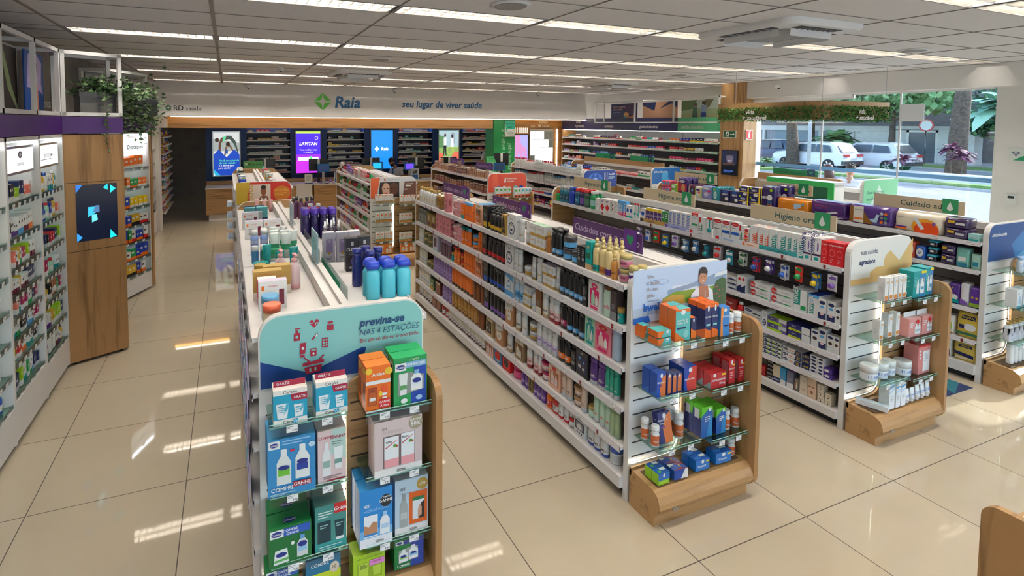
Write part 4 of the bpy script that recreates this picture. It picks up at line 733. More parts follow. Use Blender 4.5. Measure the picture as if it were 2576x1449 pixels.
gC=gondola(2.65,-1.24,2.8,LVA,'hair gondola packed with shampoo bottles, header with smiling woman',HC,'#e6ebf5'); rear(gC,2.65,4.04)
gE=gondola(4.83,-1.24,2.8,LVE,'toothpaste gondola with beige and white header saying agradece',HE,'#e9e5df'); rear(gE,4.83,4.04)
gG=gondola(6.87,-1.24,2.8,LVG,'adult care gondola with dark blue header, diapers on top',HG,'#1c4c8c'); rear(gG,6.87,4.04)
HV=[('p',[(0,0),(.17,0),(.25,1),(0,1)],'#c9a832'),('p',[(.24,.08),(.62,.08),(.62,.9),(.24,.9)],'#e6d3c4'),('t',.3,.12,.3,'#c9a03a','DISOL',.01,0,'l',1),('p',[(.4,.08),(.6,.08),(.57,.32),(.52,.38),(.46,.38),(.42,.3)],'#8a5234'),('p',[(.43,.08),(.56,.08),(.54,.3),(.49,.18),(.45,.3)],'white'),('o',.49,.58,.05,.2,'#8a5234'),('o',.49,.76,.05,.1,'#241a17'),('o',.83,.45,.16,.36,'#d07a24'),('t',.68,.55,.12,'#e8b84a','VIVA SEU VERÃO',.012,0,'l'),('l',.7,.95,.35,.5,2,'#e8b84a')]
gV=gondola(.40,4.9,7.75,LVA,'low gondola with red and yellow summer header',HV,'#cf2f23',mods=2); rear(gV,.40,2.85)
HB=[('p',[(0,0),(.12,0),(.2,1),(0,1)],'#e2673a'),('p',[(.16,.0),(.62,.0),(.62,.78),(.2,.78)],'#2a1f1c'),('o',.32,.4,.1,.34,'#dcae97'),('p',[(.2,0),(.27,0),(.24,.5),(.3,.78),(.22,.76)],'#3a241c'),('o',.29,.45,.02,.03,'#33262a'),('o',.36,.45,.02,.03,'#33262a'),('o',.33,.2,.035,.04,'#b5403f'),('o',.5,.42,.1,.33,'#5c3726'),('o',.46,.48,.02,.03,'black'),('o',.54,.48,.02,.03,'black'),('o',.5,.25,.035,.035,'#7a3b36'),('r',.63,.0,.7,.8,'#ddd5cf'),('p',[(.7,.05),(1,.05),(1,.78),(.74,.78)],'#6d4536'),('l',.76,.95,.5,.7,2,'white'),('t',.74,.35,.07,'white','12H',.01,0,'l'),('o',.3,.9,.02,.05,'#c0392b'),('t',.35,.86,.06,'grey','LA ROCHE-POSAY',0,0,'l')]
gB=gondola(2.53,4.9,7.75,LVA,'sunscreen gondola with header showing two faces',HB,'#d9dbe2',mods=2); rear(gB,2.53,2.85)
HM=[('p',[(.1,0),(.3,0),(.22,1),(.12,1)],'#e76a52'),('p',[(.3,0),(.55,0),(.4,.6),(.3,1),(.25,1)],'#dd5240'),('t',.48,.68,.1,'white','Mantecorp',.012,0,'l'),('t',.48,.53,.1,'white','Farmasa',.012,0,'l'),('p',[(.4,.52),(.45,.5),(.46,.8),(.42,.72)],'white')]+[('o',.26+.15*i,.18,.062,.15,c) for i,c in enumerate(('#4f9fd8','#f2dede','#d9713a','#7cc6c8','#2353b0'))]
gD=gondola(4.77,4.9,7.75,LVA,'hair dye gondola with coral header',HM,'#dd5a45',mods=2); rear(gD,4.77,2.85)
HO=[('o',.34,.45,.22,.4,'#3d74d0'),('o',.34,.45,.14,.28,'#8fb6ee'),*[('o',.34+.12*cos(i*pi/3),.45+.22*sin(i*pi/3),.06,.12,'#2a58b4') for i in range(6)],('r',.62,.1,.65,.85,'white'),('r',.69,.3,.71,.85,'white'),('t',.74,.7,.12,'white','Oral-B',.015,0,'l'),('l',.74,.95,.45,.62,3,'paleblue'),('o',.78,.22,.05,.1,'tan'),('o',.78,.22,.04,.08,'navy')]
gF=gondola(6.93,4.9,7.75,LVA,'saline gondola with blue toothbrush header',HO,'#1c3f94',mods=2,spine='laminate'); rear(gF,6.93,2.85)
HH=[('p',[(.3,0),(1,0),(1,.3),(.7,.1),(.55,.35),(.55,.7),(.35,.7)],'#4fb0ea'),('t',.05,.7,.13,'white','#diversãoconta',.015,.2,'l')]
gH=gondola(8.75,4.95,7.75,[1.30,.97,.64,.38,.15],'gondola with bright blue header behind adult care packs',HH,'#1f6cb8',mods=2); rear(gH,8.75,2.8)
HI=[('p',[(.1,.0),(.45,.85),(.6,.4),(1,.7),(1,1),(0,1),(0,0)],'#7fd0a4'),('p',[(.1,0),(1,0),(1,.5),(.6,.4),(.45,.85)],'#cdeae0'),('t',.1,.58,.1,'#1f6a63','Suas melhores',.01,.15,'l'),('t',.08,.38,.1,'#1f6a63','escolhas',.01,.15,'l')]
gI=gondola(8.8,.9,2.8,[1.30,.97,.64,.38,.15],'short gondola beside the window with pale green header',HI,'#7fd0a4',mods=1,zt=1.66,fancy=False); rear(gI,8.8,1.9)
for g,L,n in ((gH,2.8,0),(gI,1.9,1)):       # wooden crest along the spine of the two gondolas by the window
    b=MB(); b.box(.39,.44,.05 if n==0 else .5,L,1.2,1.60,'white','woody'); b.obj('wood_crest',g)
# cooler with green frame standing against the short gondola
c=thing('display_cooler','green framed cooler with white lettering beside the window gondola','cooler',(8.55,1.62,0))
b=MB(); b.box(0,.26,-.5,.5,.0,1.56,'white','card'); b.box(-.005,.27,-.51,.51,1.56,1.6,'lightgrey','card'); b.obj('casing',c)
b=MB(); b.box(-.02,0,-.52,-.44,.0,1.6,'#2fae55','card'); b.box(-.02,0,.44,.52,0,1.6,'#2fae55','card'); b.box(-.02,0,-.44,.44,1.52,1.6,'#2fae55','card'); b.obj('door_frame',c)
b=MB(); b.box(-.014,0,-.44,.44,1.28,1.52,'#12583a','card'); q=Pr(b,(-.0145,.44,1.28),(0,-1,0),(0,0,1),.88,.24); q.do([('t',.4,.3,.42,'white','Raia',.03,.15,'l'),('p',[(.17,.5),(.25,.78),(.33,.5),(.25,.22)],'#5fc488')]); b.obj('name_panel',c)
b=MB(); b.box(-.008,-.002,-.44,.44,.1,1.28,'white','tintglass'); b.obj('glass_front',c)
SGN='#cdbb9b'
for i,(a,e) in enumerate(((2.87,2.04),(1.4,.6),(-.1,-.92))):
    w_=('beside the wooden end','halfway along','beside the printed header')[i]
    board(3.065,a,e,1.5,1.64,'#4b2560','Cuidados com o cabelo','#c9b3d3','#5f2b86','purple hair care sign on hair gondola, '+w_,'heart',tx=.03)
    board(5.245,a,e,1.5,1.64,SGN,'Higiene oral','#24504f','#1f8a58','beige oral hygiene sign on toothpaste gondola, '+w_)
    board(7.285,a,e,1.52,1.66,SGN,'Cuidado adulto','#33524c','#1f8a58','beige adult care sign on diaper gondola, '+w_)
board(5.19,7.62,6.85,1.52,1.65,'#4b2560','Cuidados com o cabelo','#9f86b3','#5f2b86','purple hair sign at wooden end of hair dye gondola','heart',tx=.08); board(5.19,6.23,5.47,1.52,1.65,'#4b2560','Acessórios de cabelo','#9f86b3','#5f2b86','purple hair accessory sign near coral header','heart',tx=.08)
board(9.165,7.33,6.58,1.6,1.72,'#1f8f5c','Vitaminas','#17604a','#173458','green sign with heart tag near wooden end of crest','heart',tx=.45); board(9.165,6.04,5.3,1.6,1.72,'#1f8f5c','Vitaminas','#17604a','#173458','green sign with heart tag near bright blue header','heart',tx=.45)
board(9.215,2.52,1.76,1.6,1.70,'#1f7a4c','Nutrição balanceada','#0f4a38','#173458','green nutrition sign in front of the window','heart',tx=.1)
TC=[
(0,"2.76 2.21 wg 6 1 2;2.21 1.92 ambkit 1;1.92 1.71 pinkbox 1;1.69 1.51 pinkjar 1 2;1.51 1.4 pinkbot 1;1.4 1.3 orbox 1;1.3 1.11 orb 2;1.11 1.05 ortube 1;1.05 0.87 elbox 1 1 3;0.86 0.73 blkbox 1 1 3;0.72 0.47 blkpump 3 1 3;0.47 0.38 goldbox 1;0.37 0.17 dovebox 1 1 3;0.17 0.07 dovebot 1 1 2;0.06 -0.04 dovetube 1 1 2;-0.04 -0.27 doveset 2 2 1;-0.27 -0.33 amberspray 1;-0.34 -0.48 vult 2 1 2;-0.48 -0.59 vultjar 1 2;-0.6 -0.69 vultjar 1;-0.7 -0.78 blksm 2 1 2;-0.79 -0.86 tealbox 1;-0.86 -0.92 boomt 1 1 3;-0.93 -0.99 boomo 1 1 3;-0.99 -1.05 boomp 1 1 3;-1.06 -1.11 boomsm 1;-1.12 -1.21 boomjar 1 2;-1.22 -1.28 boomjar2 1 1 2"),
(1,"2.76 2.47 smokekit 5;2.47 2.16 goldbox2 2;2.15 1.69 pinkbox 4;1.68 1.5 pinkjar 1 2;1.5 1.38 pinkpump 2;1.38 1.23 orpump 2;1.23 1.15 orb 1;1.15 0.99 orjar 1 2;0.98 0.87 ortube 2;0.86 0.76 blkboxr 1;0.75 0.4 blkbotr 4;0.39 0.23 dovebox 1;0.23 0.11 dovebot 2;0.1 -0.06 dovejar 1 1;-0.06 -0.12 dovetube 1;-0.13 -0.23 dovebot 1;-0.24 -0.41 doveset2 2 2;-0.41 -0.46 dovetube 1;-0.47 -0.77 vult 5;-0.77 -0.82 blksm 1;-0.83 -0.97 sedakit 1;-0.98 -1.07 sedabot 1;-1.07 -1.13 charbox 1;-1.13 -1.18 tealjar 1"),
(2,"2.76 2.61 wgbot 4;2.6 2.33 gjar 1 2;2.32 2.01 lilacbox 1;2.0 1.69 plumbot 4;1.68 1.6 tealjar 1;1.59 1.43 orpumpr 2;1.42 1.33 orjarr 1 2;1.32 1.03 orb2 3;1.03 0.86 elboxp 1;0.86 0.71 blkboxb 1;0.71 0.4 blkbotb 4;0.39 0.23 doveboxb 1;0.22 0.07 dovebotb 2;0.06 -0.06 doveset2 1 2;-0.07 -0.14 dovepump 1;-0.14 -0.22 brownbox 1;-0.22 -0.32 dovebotc 1;-0.33 -0.47 dovebotr 2;-0.47 -0.57 vultp 1;-0.57 -0.7 vult 2;-0.71 -0.79 vult 1;-0.8 -0.92 sedakitm 1;-0.92 -1.08 sedakitp 1;-1.08 -1.16 palebluebot 1"),
(3,"2.76 2.49 wgbot 5;2.48 2.25 gjar 1;2.24 1.66 purbot 5;1.65 1.1 orb3 6;1.09 0.83 amberbot 3;0.82 0.71 blkboxv 1;0.7 0.39 blkbotv 4;0.38 0.22 dovecopper 1;0.21 0.1 dovebotc 1;0.09 0.01 dovebot 1;0.0 -0.15 dovejar 1 2;-0.15 -0.45 dovebotv 4;-0.46 -0.54 vulto 1;-0.54 -0.62 vulto 1;-0.63 -0.7 blksm 1;-0.7 -0.85 vultbox 1;-0.85 -0.93 sedapur 1;-0.94 -1.02 sedapur 1;-1.02 -1.15 sedateal 3"),
(4,"2.76 2.36 wgbot 6;2.35 2.2 greenbox 1;2.19 1.94 darkredbox 1;1.94 1.66 purbot 3;1.65 0.97 goldbot 7;0.96 0.83 amberbot 2;0.81 0.59 elboxk 1;0.58 0.39 dovecopper 1;0.37 0.24 dovebotc 1;0.19 0.04 brownkit 1;0.02 -0.19 dovebotr 2;-0.19 -0.22 dovebotr 1;-0.22 -0.33 magjar 1 2;-0.35 -0.51 peachkit 1;-0.52 -0.64 beigebot 2;-0.65 -0.77 peachjar 1 2;-0.77 -0.82 beigebot 1;-0.83 -0.9 mintjar 1;-0.9 -1.08 mintbot 3;-1.08 -1.17 greenbot 2"),
(5,"2.76 2.29 whitebrown 6;2.28 1.97 darkredbox 2;1.96 1.75 redbot 2;1.74 0.81 whitebrown 8;0.77 0.6 peachkit 1;0.59 0.42 bluekit 1;0.41 0.27 redkit 1;0.27 0.09 magbigjar 1;0.08 -0.04 purbotd 2;-0.05 -0.11 goldbox 1;-0.11 -0.3 purbotd 3;-0.3 -0.39 orbot5 1;-0.4 -0.48 redbot 1;-0.48 -0.61 whitered 2;-0.62 -0.68 redjar 1 2;-0.69 -0.83 bombakit 1;-0.84 -1.06 bombabot 3;-1.06 -1.16 bluejar 1"),]

TE=[
(0,"2.76 2.47 mwteal 3 1 2;2.46 2.35 mwblue 1 1 2;2.34 2.21 mwdark 1 1 3;2.21 2.12 mwnavy 1 1 3;2.12 2.02 mwdkgreen 1 1 3;2.01 1.86 mwgreen 1 1 3;1.86 1.77 tbwhite 1 1 2;1.76 1.56 tbreddia 2 1 2;1.56 1.42 tbbrown 2 1 2;1.42 1.26 tbblue 3;1.26 1.15 tbwb 2;1.14 1.05 brushcard 2;1.04 0.93 tbwb 1;0.93 0.81 tbpy 2;0.8 0.7 tbpy 2;0.69 0.59 tbgr 2;0.58 0.28 tbprev 5;0.28 0.19 tbortho 1;0.19 0.1 tbstripe 1;0.1 0.01 brushcard 1;0.0 -0.1 tbperio 1;-0.1 -0.19 tbperio2 1;-0.2 -0.29 tbperio2 1;-0.29 -0.34 tbstripe 1;-0.34 -0.39 tbsmallo 1 3;-0.4 -0.48 elmexo 1 1 2;-0.49 -0.54 elmexo 1 1 2;-0.54 -0.59 elmexo 1 1 2;-0.59 -0.67 elmext 1 1 2;-0.67 -0.75 elmext 1;-0.75 -0.8 elmext 1;-0.8 -0.85 elmext 1;-0.85 -0.91 elmext 1 1 3;-0.91 -0.97 tbpurp 1 1 3;-0.98 -1.05 tbpurp 1 1 3;-1.05 -1.1 tbred 1 1 2;-1.1 -1.16 tbred 1 1 2;-1.16 -1.22 tbred 1 1 2"),
(1,"1.23 0.94 floss 4;0.91 0.69 tbflat 1 3;0.67 0.48 sensod 1 3;0.46 0.29 sensod 1 2;0.27 0.09 sensod 1 3;0.07 -0.05 tbwhite 2;-0.08 -0.28 colgf 1 3;-0.29 -0.38 tbstand 2;-0.43 -0.63 colgs 1 2;-0.63 -0.84 colgs 1 2;-0.84 -0.95 elmexb 1 1 2;-0.96 -1.05 elmexb2 1 1 2;-1.05 -1.11 oralpro 1 1 2;-1.12 -1.18 oralpro 1 1 2;-1.18 -1.22 oralblk 1"),
(2,"-0.09 -0.15 redbotw 1;-0.15 -0.29 colgred 1;-0.29 -0.36 redbotw 1;-0.37 -0.55 oralgrey 1 2;-0.55 -0.6 oralstand 1;-0.61 -0.79 oralpurp 1 2;-0.8 -0.99 oralnavy 1 2;-1.0 -1.06 oralw 1;-1.06 -1.12 oralpro 1;-1.13 -1.18 oralw 1;-1.18 -1.22 oralw 1"),
(3,"-0.49 -0.52 oralstand 1;-0.52 -0.57 oralstand 1;-0.58 -0.64 oralsm 1 4;-0.64 -0.69 oralsm 1 4;-0.7 -0.75 oralsm 1 4;-0.76 -0.93 orallev 1 3;-0.93 -1.0 orallev2 1 3;-1.0 -1.06 oralsm2 1 5;-1.06 -1.11 oralsm2 1 5;-1.11 -1.18 oralpsm 1 2"),
(4,"-0.49 -0.55 bluepack 1;-0.55 -0.61 redpack 1;-0.62 -0.68 blksmall 1 5;-0.68 -0.75 alva 1;-0.75 -0.8 sky1 1;-0.81 -0.87 grey1 1;-0.87 -0.91 kitclear 1;-0.92 -0.99 ivbox 1;-0.99 -1.06 ivbox2 1;-1.07 -1.12 ivsm 1 3;-1.13 -1.18 ivsm 1 2"),]

TG=[
(0,"2.76 2.57 pinkpack 3 2 2;2.56 2.43 greenpack 1 2;2.43 2.22 tenaw 1 1 2;2.22 2.09 plumpack 1 1 2;2.08 1.96 limepack 1;1.96 1.79 violetpack 1;1.78 1.64 tealpack 1 1 3;1.63 1.48 menblk 1;1.48 1.34 menblk 1;1.34 1.19 menblue 1 2;1.18 1.02 menblue 1 2;1.02 0.81 menpant 1 1 3;0.81 0.38 bigorange 1 1 1;0.38 -0.04 bigpurple 1;-0.05 -0.5 bigneeds 1;-0.5 -0.93 bigneeds2 1 1 2;-0.93 -1.13 stackdark 1 2;-1.13 -1.21 tealcarton 1"),
(1,"-0.65 -0.71 pantred 1;-0.71 -0.8 wipesblue 1;-0.81 -0.9 stackteal 1 3;-0.91 -1.04 stackdark 1 2;-1.04 -1.15 tealbag 1;-1.15 -1.23 tealbag2 1"),
(2,"-0.93 -1.0 whitepur 1;-1.0 -1.09 purpack 1;-1.09 -1.16 whitepack 1;-1.16 -1.26 purpack2 1"),
(3,"-0.97 -1.0 whitegreen 1;-1.0 -1.06 whitegreen 1;-1.07 -1.25 bigfral 1"),
(4,"-0.98 -1.05 whitepur 1;-1.06 -1.24 bigfral2 1"),]

for nm,T,xf,lv,gn in (('C',TC,2.655,LVA,'hair gondola'),('E',TE,4.835,LVE,'toothpaste gondola'),('G',TG,6.875,LVG,'adult care gondola')):
    for L,t in T:
        if nm=='E' and L==0: t='2.78 2.7 mwsmall 1;'+t.replace('2.76 ','2.69 ',1)
        lvn=('top','second','third','fourth','fifth','bottom')[L] if L<len(lv)-1 else 'bottom'
        runs(xf,lv,L,t,'%s shelf of %s'%(lvn,gn))
# ---------------------------------------------------------------- endcap kits
def kit(key,phrase,w,d,h,**k): sp(key,'promotion_kit','box',phrase,w,d,h,m_box,label=True,**k)
CV=[('r',0,.17,1,.86,'#17a0c4'),('r',0,.86,1,1,'#f3eee6'),('t',.5,.88,.09,'charcoal','CeraVe',.005),('p',[(.55,.66),(1,.66),(1,.86),(.5,.86)],'#a51d3f'),('t',.78,.72,.07,'white','GRÁTIS',.015),('p',[(.12,.2),(.4,.2),(.46,.62),(.08,.62)],'#f1f3f4'),('p',[(.3,.3),(.43,.45),(.46,.62),(.38,.62)],'#4fb4d4'),('p',[(.64,.2),(.86,.2),(.9,.55),(.6,.55)],'#f1f3f4'),('p',[(.78,.3),(.88,.42),(.9,.55),(.84,.55)],'#4fb4d4'),('l',.14,.38,.36,.58,4,'#4fa9c6'),('l',.65,.82,.3,.5,3,'#4fa9c6'),('t',.42,.05,.09,'charcoal','Cera',.005),('r',.56,.03,.72,.15,'#17a0c4'),('t',.64,.05,.08,'white','Ve',.01)]
kit('kcerave','blue and white gift kit with two tubes',.145,.09,.16,c='#f3eee6',pr=CV,sp=[('r',0,.17,1,.86,'#17a0c4')],tab=(.025,'#a51d3f',[('t',.3,.3,.5,'white','GRÁTIS',.015)]))
kit('kactine','orange gift kit with lemons and two products',.125,.08,.215,c='orange',top='#f08a34',pr=[('o',.12,.9,.14,.07,'#f0c63a'),('o',.93,.85,.16,.08,'#f0c63a'),('t',.5,.78,.075,'white','Actine',.02),('r',0,.6,1,.68,'white'),('r',.06,.14,.46,.54,'#a8461a'),('b',.26,.16,.3,.5,'#b85a24','#8a3c14','white'),('b',.75,.26,.26,.54,'#e8582a','white','white',1),('o',.58,.38,.08,.06,'#f0c63a'),('r',.52,.06,.98,.25,'#d8262a'),('t',.75,.17,.05,'white','GANHE',.01),('t',.75,.09,.055,'white','Actine',.01),('r',0,.0,1,.04,'white')],sp=[('r',.3,.2,.8,.6,'#8a3c14'),('o',.5,.85,.3,.08,'#f0c63a')])
CT=lambda g2:[('r',.03,.74,.36,.9,'white'),('o',.2,.82,.13,.05,'#1c2f86'),('t',.2,.795,.05,'white','Cetaphil',.008)]
kit('kcetag','green and blue gift kit with two bottles',.18,.085,.24,c='#1f9a55',top='#2bb067',pr=[('r',.03,.02,.97,.9,'#1f9a55'),('r',.52,.02,.97,.3,'#1747b0'),('r',.6,.3,.97,.78,'#1747b0'),('r',.36,.78,.97,.9,'#7db2d8'),('t',.66,.815,.055,'white','GANHE 50%',.01),('t',.6,.92,.04,'#d9f0d2','COMPRE',.008),('p',[(.12,.22),(.9,.3),(.9,.6),(.42,.7),(.12,.66)],'#8d938f'),('b',.28,.24,.26,.68,'#e9ece8','white','#5f9c62',1),('b',.68,.3,.34,.72,'#eef0ee','#7fb4da','#dfe8ee'),('o',.68,.5,.13,.05,'#1c2f86'),('o',.3,.12,.1,.05,'white'),('o',.75,.14,.1,.05,'#9cc4e6')]+CT(1),sp=[('r',.2,.72,.8,.9,'white'),('o',.5,.81,.22,.05,'#1c2f86')])
kit('kcetab','sky blue gift kit with pump and lotion bottle',.215,.1,.265,c='#2f8ac6',top='#4a97c8',pr=[('r',.02,.84,.25,.98,'white'),('o',.135,.91,.09,.04,'#1c2f86'),('t',.135,.892,.04,'white','Cetaphil',.006),('l',.3,.95,.88,.98,2,'#8fc0e4'),('b',.33,.2,.3,.82,'#e4e8e4','white','#6fbf3c'),('b',.72,.26,.3,.86,'#eceeec','#eef0ee','#1c3f9c'),('o',.33,.5,.12,.04,'#1c2f86'),('o',.72,.56,.12,.04,'#1c2f86'),('r',.46,.76,.56,.8,'#c92a4a'),('o',.92,.83,.07,.05,'#bcd9ee'),('t',.3,.1,.07,'white','COMPRE',.02),('r',.52,.13,.9,.22,'#a81f33'),('t',.71,.145,.06,'white','GANHE',.02),('l',.06,.5,.02,.08,2,'#8fc0e4')])
kit('keucer','pale pink and mint gift kit with two tubes',.135,.09,.25,c='#e3c9c9',top='#d9c3bc',pr=[('p',[(.4,.55),(1,.4),(1,1),(.5,1)],'#b8d3cd'),('t',.3,.84,.055,'#b5384a','COMPRE',.012),('t',.7,.82,.06,'#a82f40','GANHE',.015),('l',.5,.9,.7,.78,2,'#7a8f8a'),('b',.3,.14,.3,.78,'#e9e9ea','#eef0f0','#8fb0a8'),('b',.72,.24,.32,.66,'#eef0f0','white','#6f9a92',1),('r',.3,.03,.95,.06,'#a82f40'),('l',.2,.9,.08,.14,2,'#9c7f7f')])
kit('kisdinp','pale pink gift kit with gold round seal',.235,.12,.275,c='#d6c3c2',top='#b9a7a4',pr=[('r',.0,.0,1,.13,'#f1ece8'),('t',.16,.84,.045,'charcoal','KIT',.01,0,'l'),('t',.16,.77,.045,'#b8a9a8','ANTIESTRIAS',0,0,'l'),('o',.86,.88,.15,.13,'#a3987e'),('t',.86,.91,.045,'white','GANHE',.012),('t',.86,.82,.075,'white','50%',.02),('r',.18,.15,.84,.72,'#6f5f60'),('r',.2,.15,.5,.7,'#eef0f0'),('r',.55,.15,.83,.72,'#eef0f0'),('r',.2,.15,.5,.3,'#eaa3a8'),('r',.55,.15,.83,.3,'#eaa3a8'),('p',[(.22,.5),(.46,.62),(.46,.63),(.22,.52)],'#c33a44'),('p',[(.57,.54),(.8,.66),(.8,.67),(.57,.56)],'#c33a44'),('o',.42,.53,.04,.03,'#5b9a3c'),('o',.46,.52,.02,.02,'#b5302f'),('o',.75,.56,.04,.03,'#5b9a3c'),('o',.79,.55,.02,.02,'#b5302f'),('t',.23,.6,.035,'charcoal','ISDIN',.012,0,'l'),('t',.57,.64,.035,'charcoal','ISDIN',.012,0,'l'),('t',.55,.045,.045,'charcoal','ISDIN',.012)],sp=[('l',.2,.8,.2,.8,8,'#bfaeac')])
kit('kcetag2','dark green gift kit with white tub and bottle',.19,.12,.185,c='#0f6d35',top='#117a3b',pr=[('r',.03,.76,.34,.96,'white'),('o',.18,.86,.13,.07,'#1c2f86'),('t',.18,.83,.06,'white','Cetaphil',.008),('r',.34,.76,.97,.96,'#2158b8'),('t',.5,.87,.065,'white','COMPRE',.015),('t',.55,.78,.065,'white','GANHE',.015),('p',[(.1,.08),(.46,.1),(.42,.46),(.14,.44)],'#e9efe9'),('o',.28,.32,.13,.06,'#1c2f86'),('p',[(.12,.14),(.46,.16),(.46,.22),(.12,.2)],'#63ad5f'),('b',.78,.14,.26,.7,'#d5dad8','#5a9ad0','#8fc0e0'),('o',.78,.46,.11,.07,'#1c2f86'),('o',.55,.55,.04,.05,'white')],tt=[('o',.5,.4,.16,.16,'#1c2f86'),('t',.5,.34,.12,'white','Cetaphil',.01)])
kit('keffa','teal green gift kit with two dark tubes',.15,.1,.215,c='#3f8a86',top='#56867f',pr=[('r',0,0,1,.2,'#2f9a98'),('l',.1,.6,.72,.88,3,'#cfe6e0'),('r',.6,.78,1,1,'#c9252b'),('t',.8,.84,.08,'white','Grátis',.01,.2),('r',.08,.2,.5,.66,'#17424a'),('p',[(.14,.2),(.42,.2),(.5,.66),(.1,.66)],'#123a44'),('l',.16,.44,.5,.6,2,'#8fb8b8'),('p',[(.66,.26),(.88,.26),(.94,.62),(.62,.62)],'#123a44'),('l',.66,.9,.48,.58,2,'#8fb8b8'),('r',.66,.2,.9,.26,'#e9ecea'),('l',.1,.9,.04,.14,2,'#a9d6d0')])
kit('kisdinb','bright blue gift kit with black round seal',.165,.1,.28,c='#1f86cf',top='#2f93d6',pr=[('r',0,0,1,.16,'#eef0f2'),('r',0,.16,1,.3,'#74b4e4'),('t',.12,.7,.055,'white','KIT',.02,0,'l'),('t',.12,.62,.05,'#9fd0f2','HIDRATAÇÃO',0,0,'l'),('o',.8,.76,.18,.11,'#22262e'),('t',.8,.74,.05,'white','GANHE',.02),('t',.8,.81,.03,'white','COMPRE',.005),('r',.12,.18,.54,.56,'#eef1f4'),('p',[(.13,.24),(.53,.24),(.53,.42),(.4,.44),(.28,.36),(.13,.4)],'#b98562'),('r',.12,.2,.54,.24,'#2f7fc4'),('b',.76,.18,.3,.58,'#eef1f4','#9cc8ea','paleblue'),('t',.6,.06,.04,'charcoal','ISDIN',.012)])
kit('kfacial','pale blue gift kit with gold seal and orange window',.17,.1,.285,c='#bcd0de',top='#cfdde6',pr=[('r',0,0,1,.14,'#efe9e4'),('t',.14,.8,.055,'charcoal','KIT',.015,0,'l'),('t',.14,.72,.05,'#8fa6b4','FACIAL',0,0,'l'),('o',.82,.86,.17,.11,'#b59244'),('t',.82,.84,.045,'white','LEVE',.015),('r',.42,.16,.97,.74,'#dd6421'),('b',.26,.14,.24,.74,'#a3aaa9','#8f9695','#bcc2c0'),('r',.52,.24,.88,.64,'#e2e6ea'),('r',.52,.58,.88,.64,'#1f7a4c'),('p',[(.7,.24),(.88,.24),(.88,.55),(.78,.52),(.72,.4)],'#2a211f'),('p',[(.68,.26),(.8,.3),(.8,.44),(.74,.5),(.68,.4)],'#c99b80'),('t',.55,.06,.04,'charcoal','ISDIN',.012)])
kit('kdermo','teal blue gift kit with lime band',.165,.1,.23,c='#176f96',top='#1a6a94',pr=[('t',.4,.8,.08,'white','COMPRE',.008),('r',0,.4,1,.62,'#c3d42c'),('r',0,.0,1,.4,'#45b0c4'),('o',.82,.68,.14,.14,'#d8c9b4'),('t',.82,.65,.08,'#6a5a44','10',.012)],tt=[('t',.5,.4,.14,'#7fc4dc','dermotivin',.005)])
kit('ksalve','lime green gift kit with pink label',.16,.1,.24,c='#a8cc2c',top='#b3d436',pr=[('t',.1,.84,.07,'#5f7a14','sallve dupla de limpeza',.006,0,'l'),('r',.1,.1,.9,.72,'#8fae2a'),('b',.32,.12,.34,.7,'#b9d44a','#a6c63a',None,1),('b',.74,.16,.28,.52,'#b9d44a','#a6c63a',None,1),('l',.2,.45,.5,.66,4,'#6a7f3a'),('r',.5,.56,.98,.76,'#e08ac9'),('t',.74,.66,.06,'#a02a6a','GANHE',.012)])
kit('kcetag3','green and navy gift kit with two white bottles',.15,.1,.22,c='#157a3e',top='#1a8446',pr=[('r',.55,0,1,.96,'#1c3f9c'),('r',.04,.82,.3,.94,'white'),('o',.17,.88,.1,.04,'#1c2f86'),('r',.3,.8,.98,.94,'#2b3fa0'),('p',[(.14,.18),(.8,.26),(.8,.66),(.6,.7),(.14,.62)],'#9aa09c'),('b',.3,.22,.3,.64,'#eceeec','white','#8fc46a'),('b',.64,.26,.32,.74,'#eef0ee','white','#7fb4da'),('o',.3,.42,.1,.04,'#1c2f86'),('o',.64,.48,.1,.04,'#1c2f86'),('t',.3,.08,.08,'white','COMPRE',.015)])
ZS=(1.10,1.07,.78,.75,.455,.42,.24,.24)
WHE=('top glass shelf by wall aisle','top glass shelf by wood wing','second glass shelf by wall aisle','second glass shelf by wood wing','third glass shelf by wall aisle','third glass shelf by wood wing','wooden base','wooden base')
def ecap(x0,gname,L):
    for q in L:
        s,key,a,c,h,yf,d=q[:7]; n=q[7] if len(q)>7 else 1; st=q[8] if len(q)>8 else 1; rz=q[9] if len(q)>9 else 0; rx=q[10] if len(q)>10 else 0
        for i in range(n):
            for j in range(st):
                k=(gname,s,key); CNT[k]=CNT.get(k,0)+1
                ph=S[key][2]; lab='%s%s, %s of %s'%(ordw(CNT[k])+' ' if CNT[k]>1 else 'first ',ph,WHE[s]+(' lying' if h<.05 and key=='slimblue' else ''),gname)
                spawn(key,(x0+(a+c)/2,-1.25+yf+d/2+i*(d+.004),ZS[s]+.0008+j*h),rz+R.uniform(-.03,.03),lab,c-a,d,h-.001*(st>1),None,rx)
ecap(.415,'teal header gondola',[(0,'kcerave',.05,.193,.165,-.26,.09),(0,'kcerave',.232,.378,.165,-.25,.09),(1,'kactine',.464,.586,.215,-.245,.075,2),(1,'kcetag',.598,.77,.24,-.25,.075,2),
 (2,'kcetab',.024,.228,.265,-.262,.09,2),(2,'keucer',.238,.37,.25,-.25,.085,2),(3,'kisdinp',.5,.741,.272,-.262,.11),(4,'kcetag2',.02,.207,.185,-.262,.1,2),(4,'keffa',.223,.37,.215,-.25,.08,2),(5,'kisdinb',.43,.59,.275,-.262,.09,2),(5,'kfacial',.608,.778,.28,-.25,.09),
 (6,'kcetag2',.005,.15,.2,-.25,.1),(6,'kdermo',.18,.34,.19,-.25,.1),(7,'ksalve',.4,.557,.145,-.25,.1),(7,'kcetag3',.61,.758,.15,-.24,.1)])
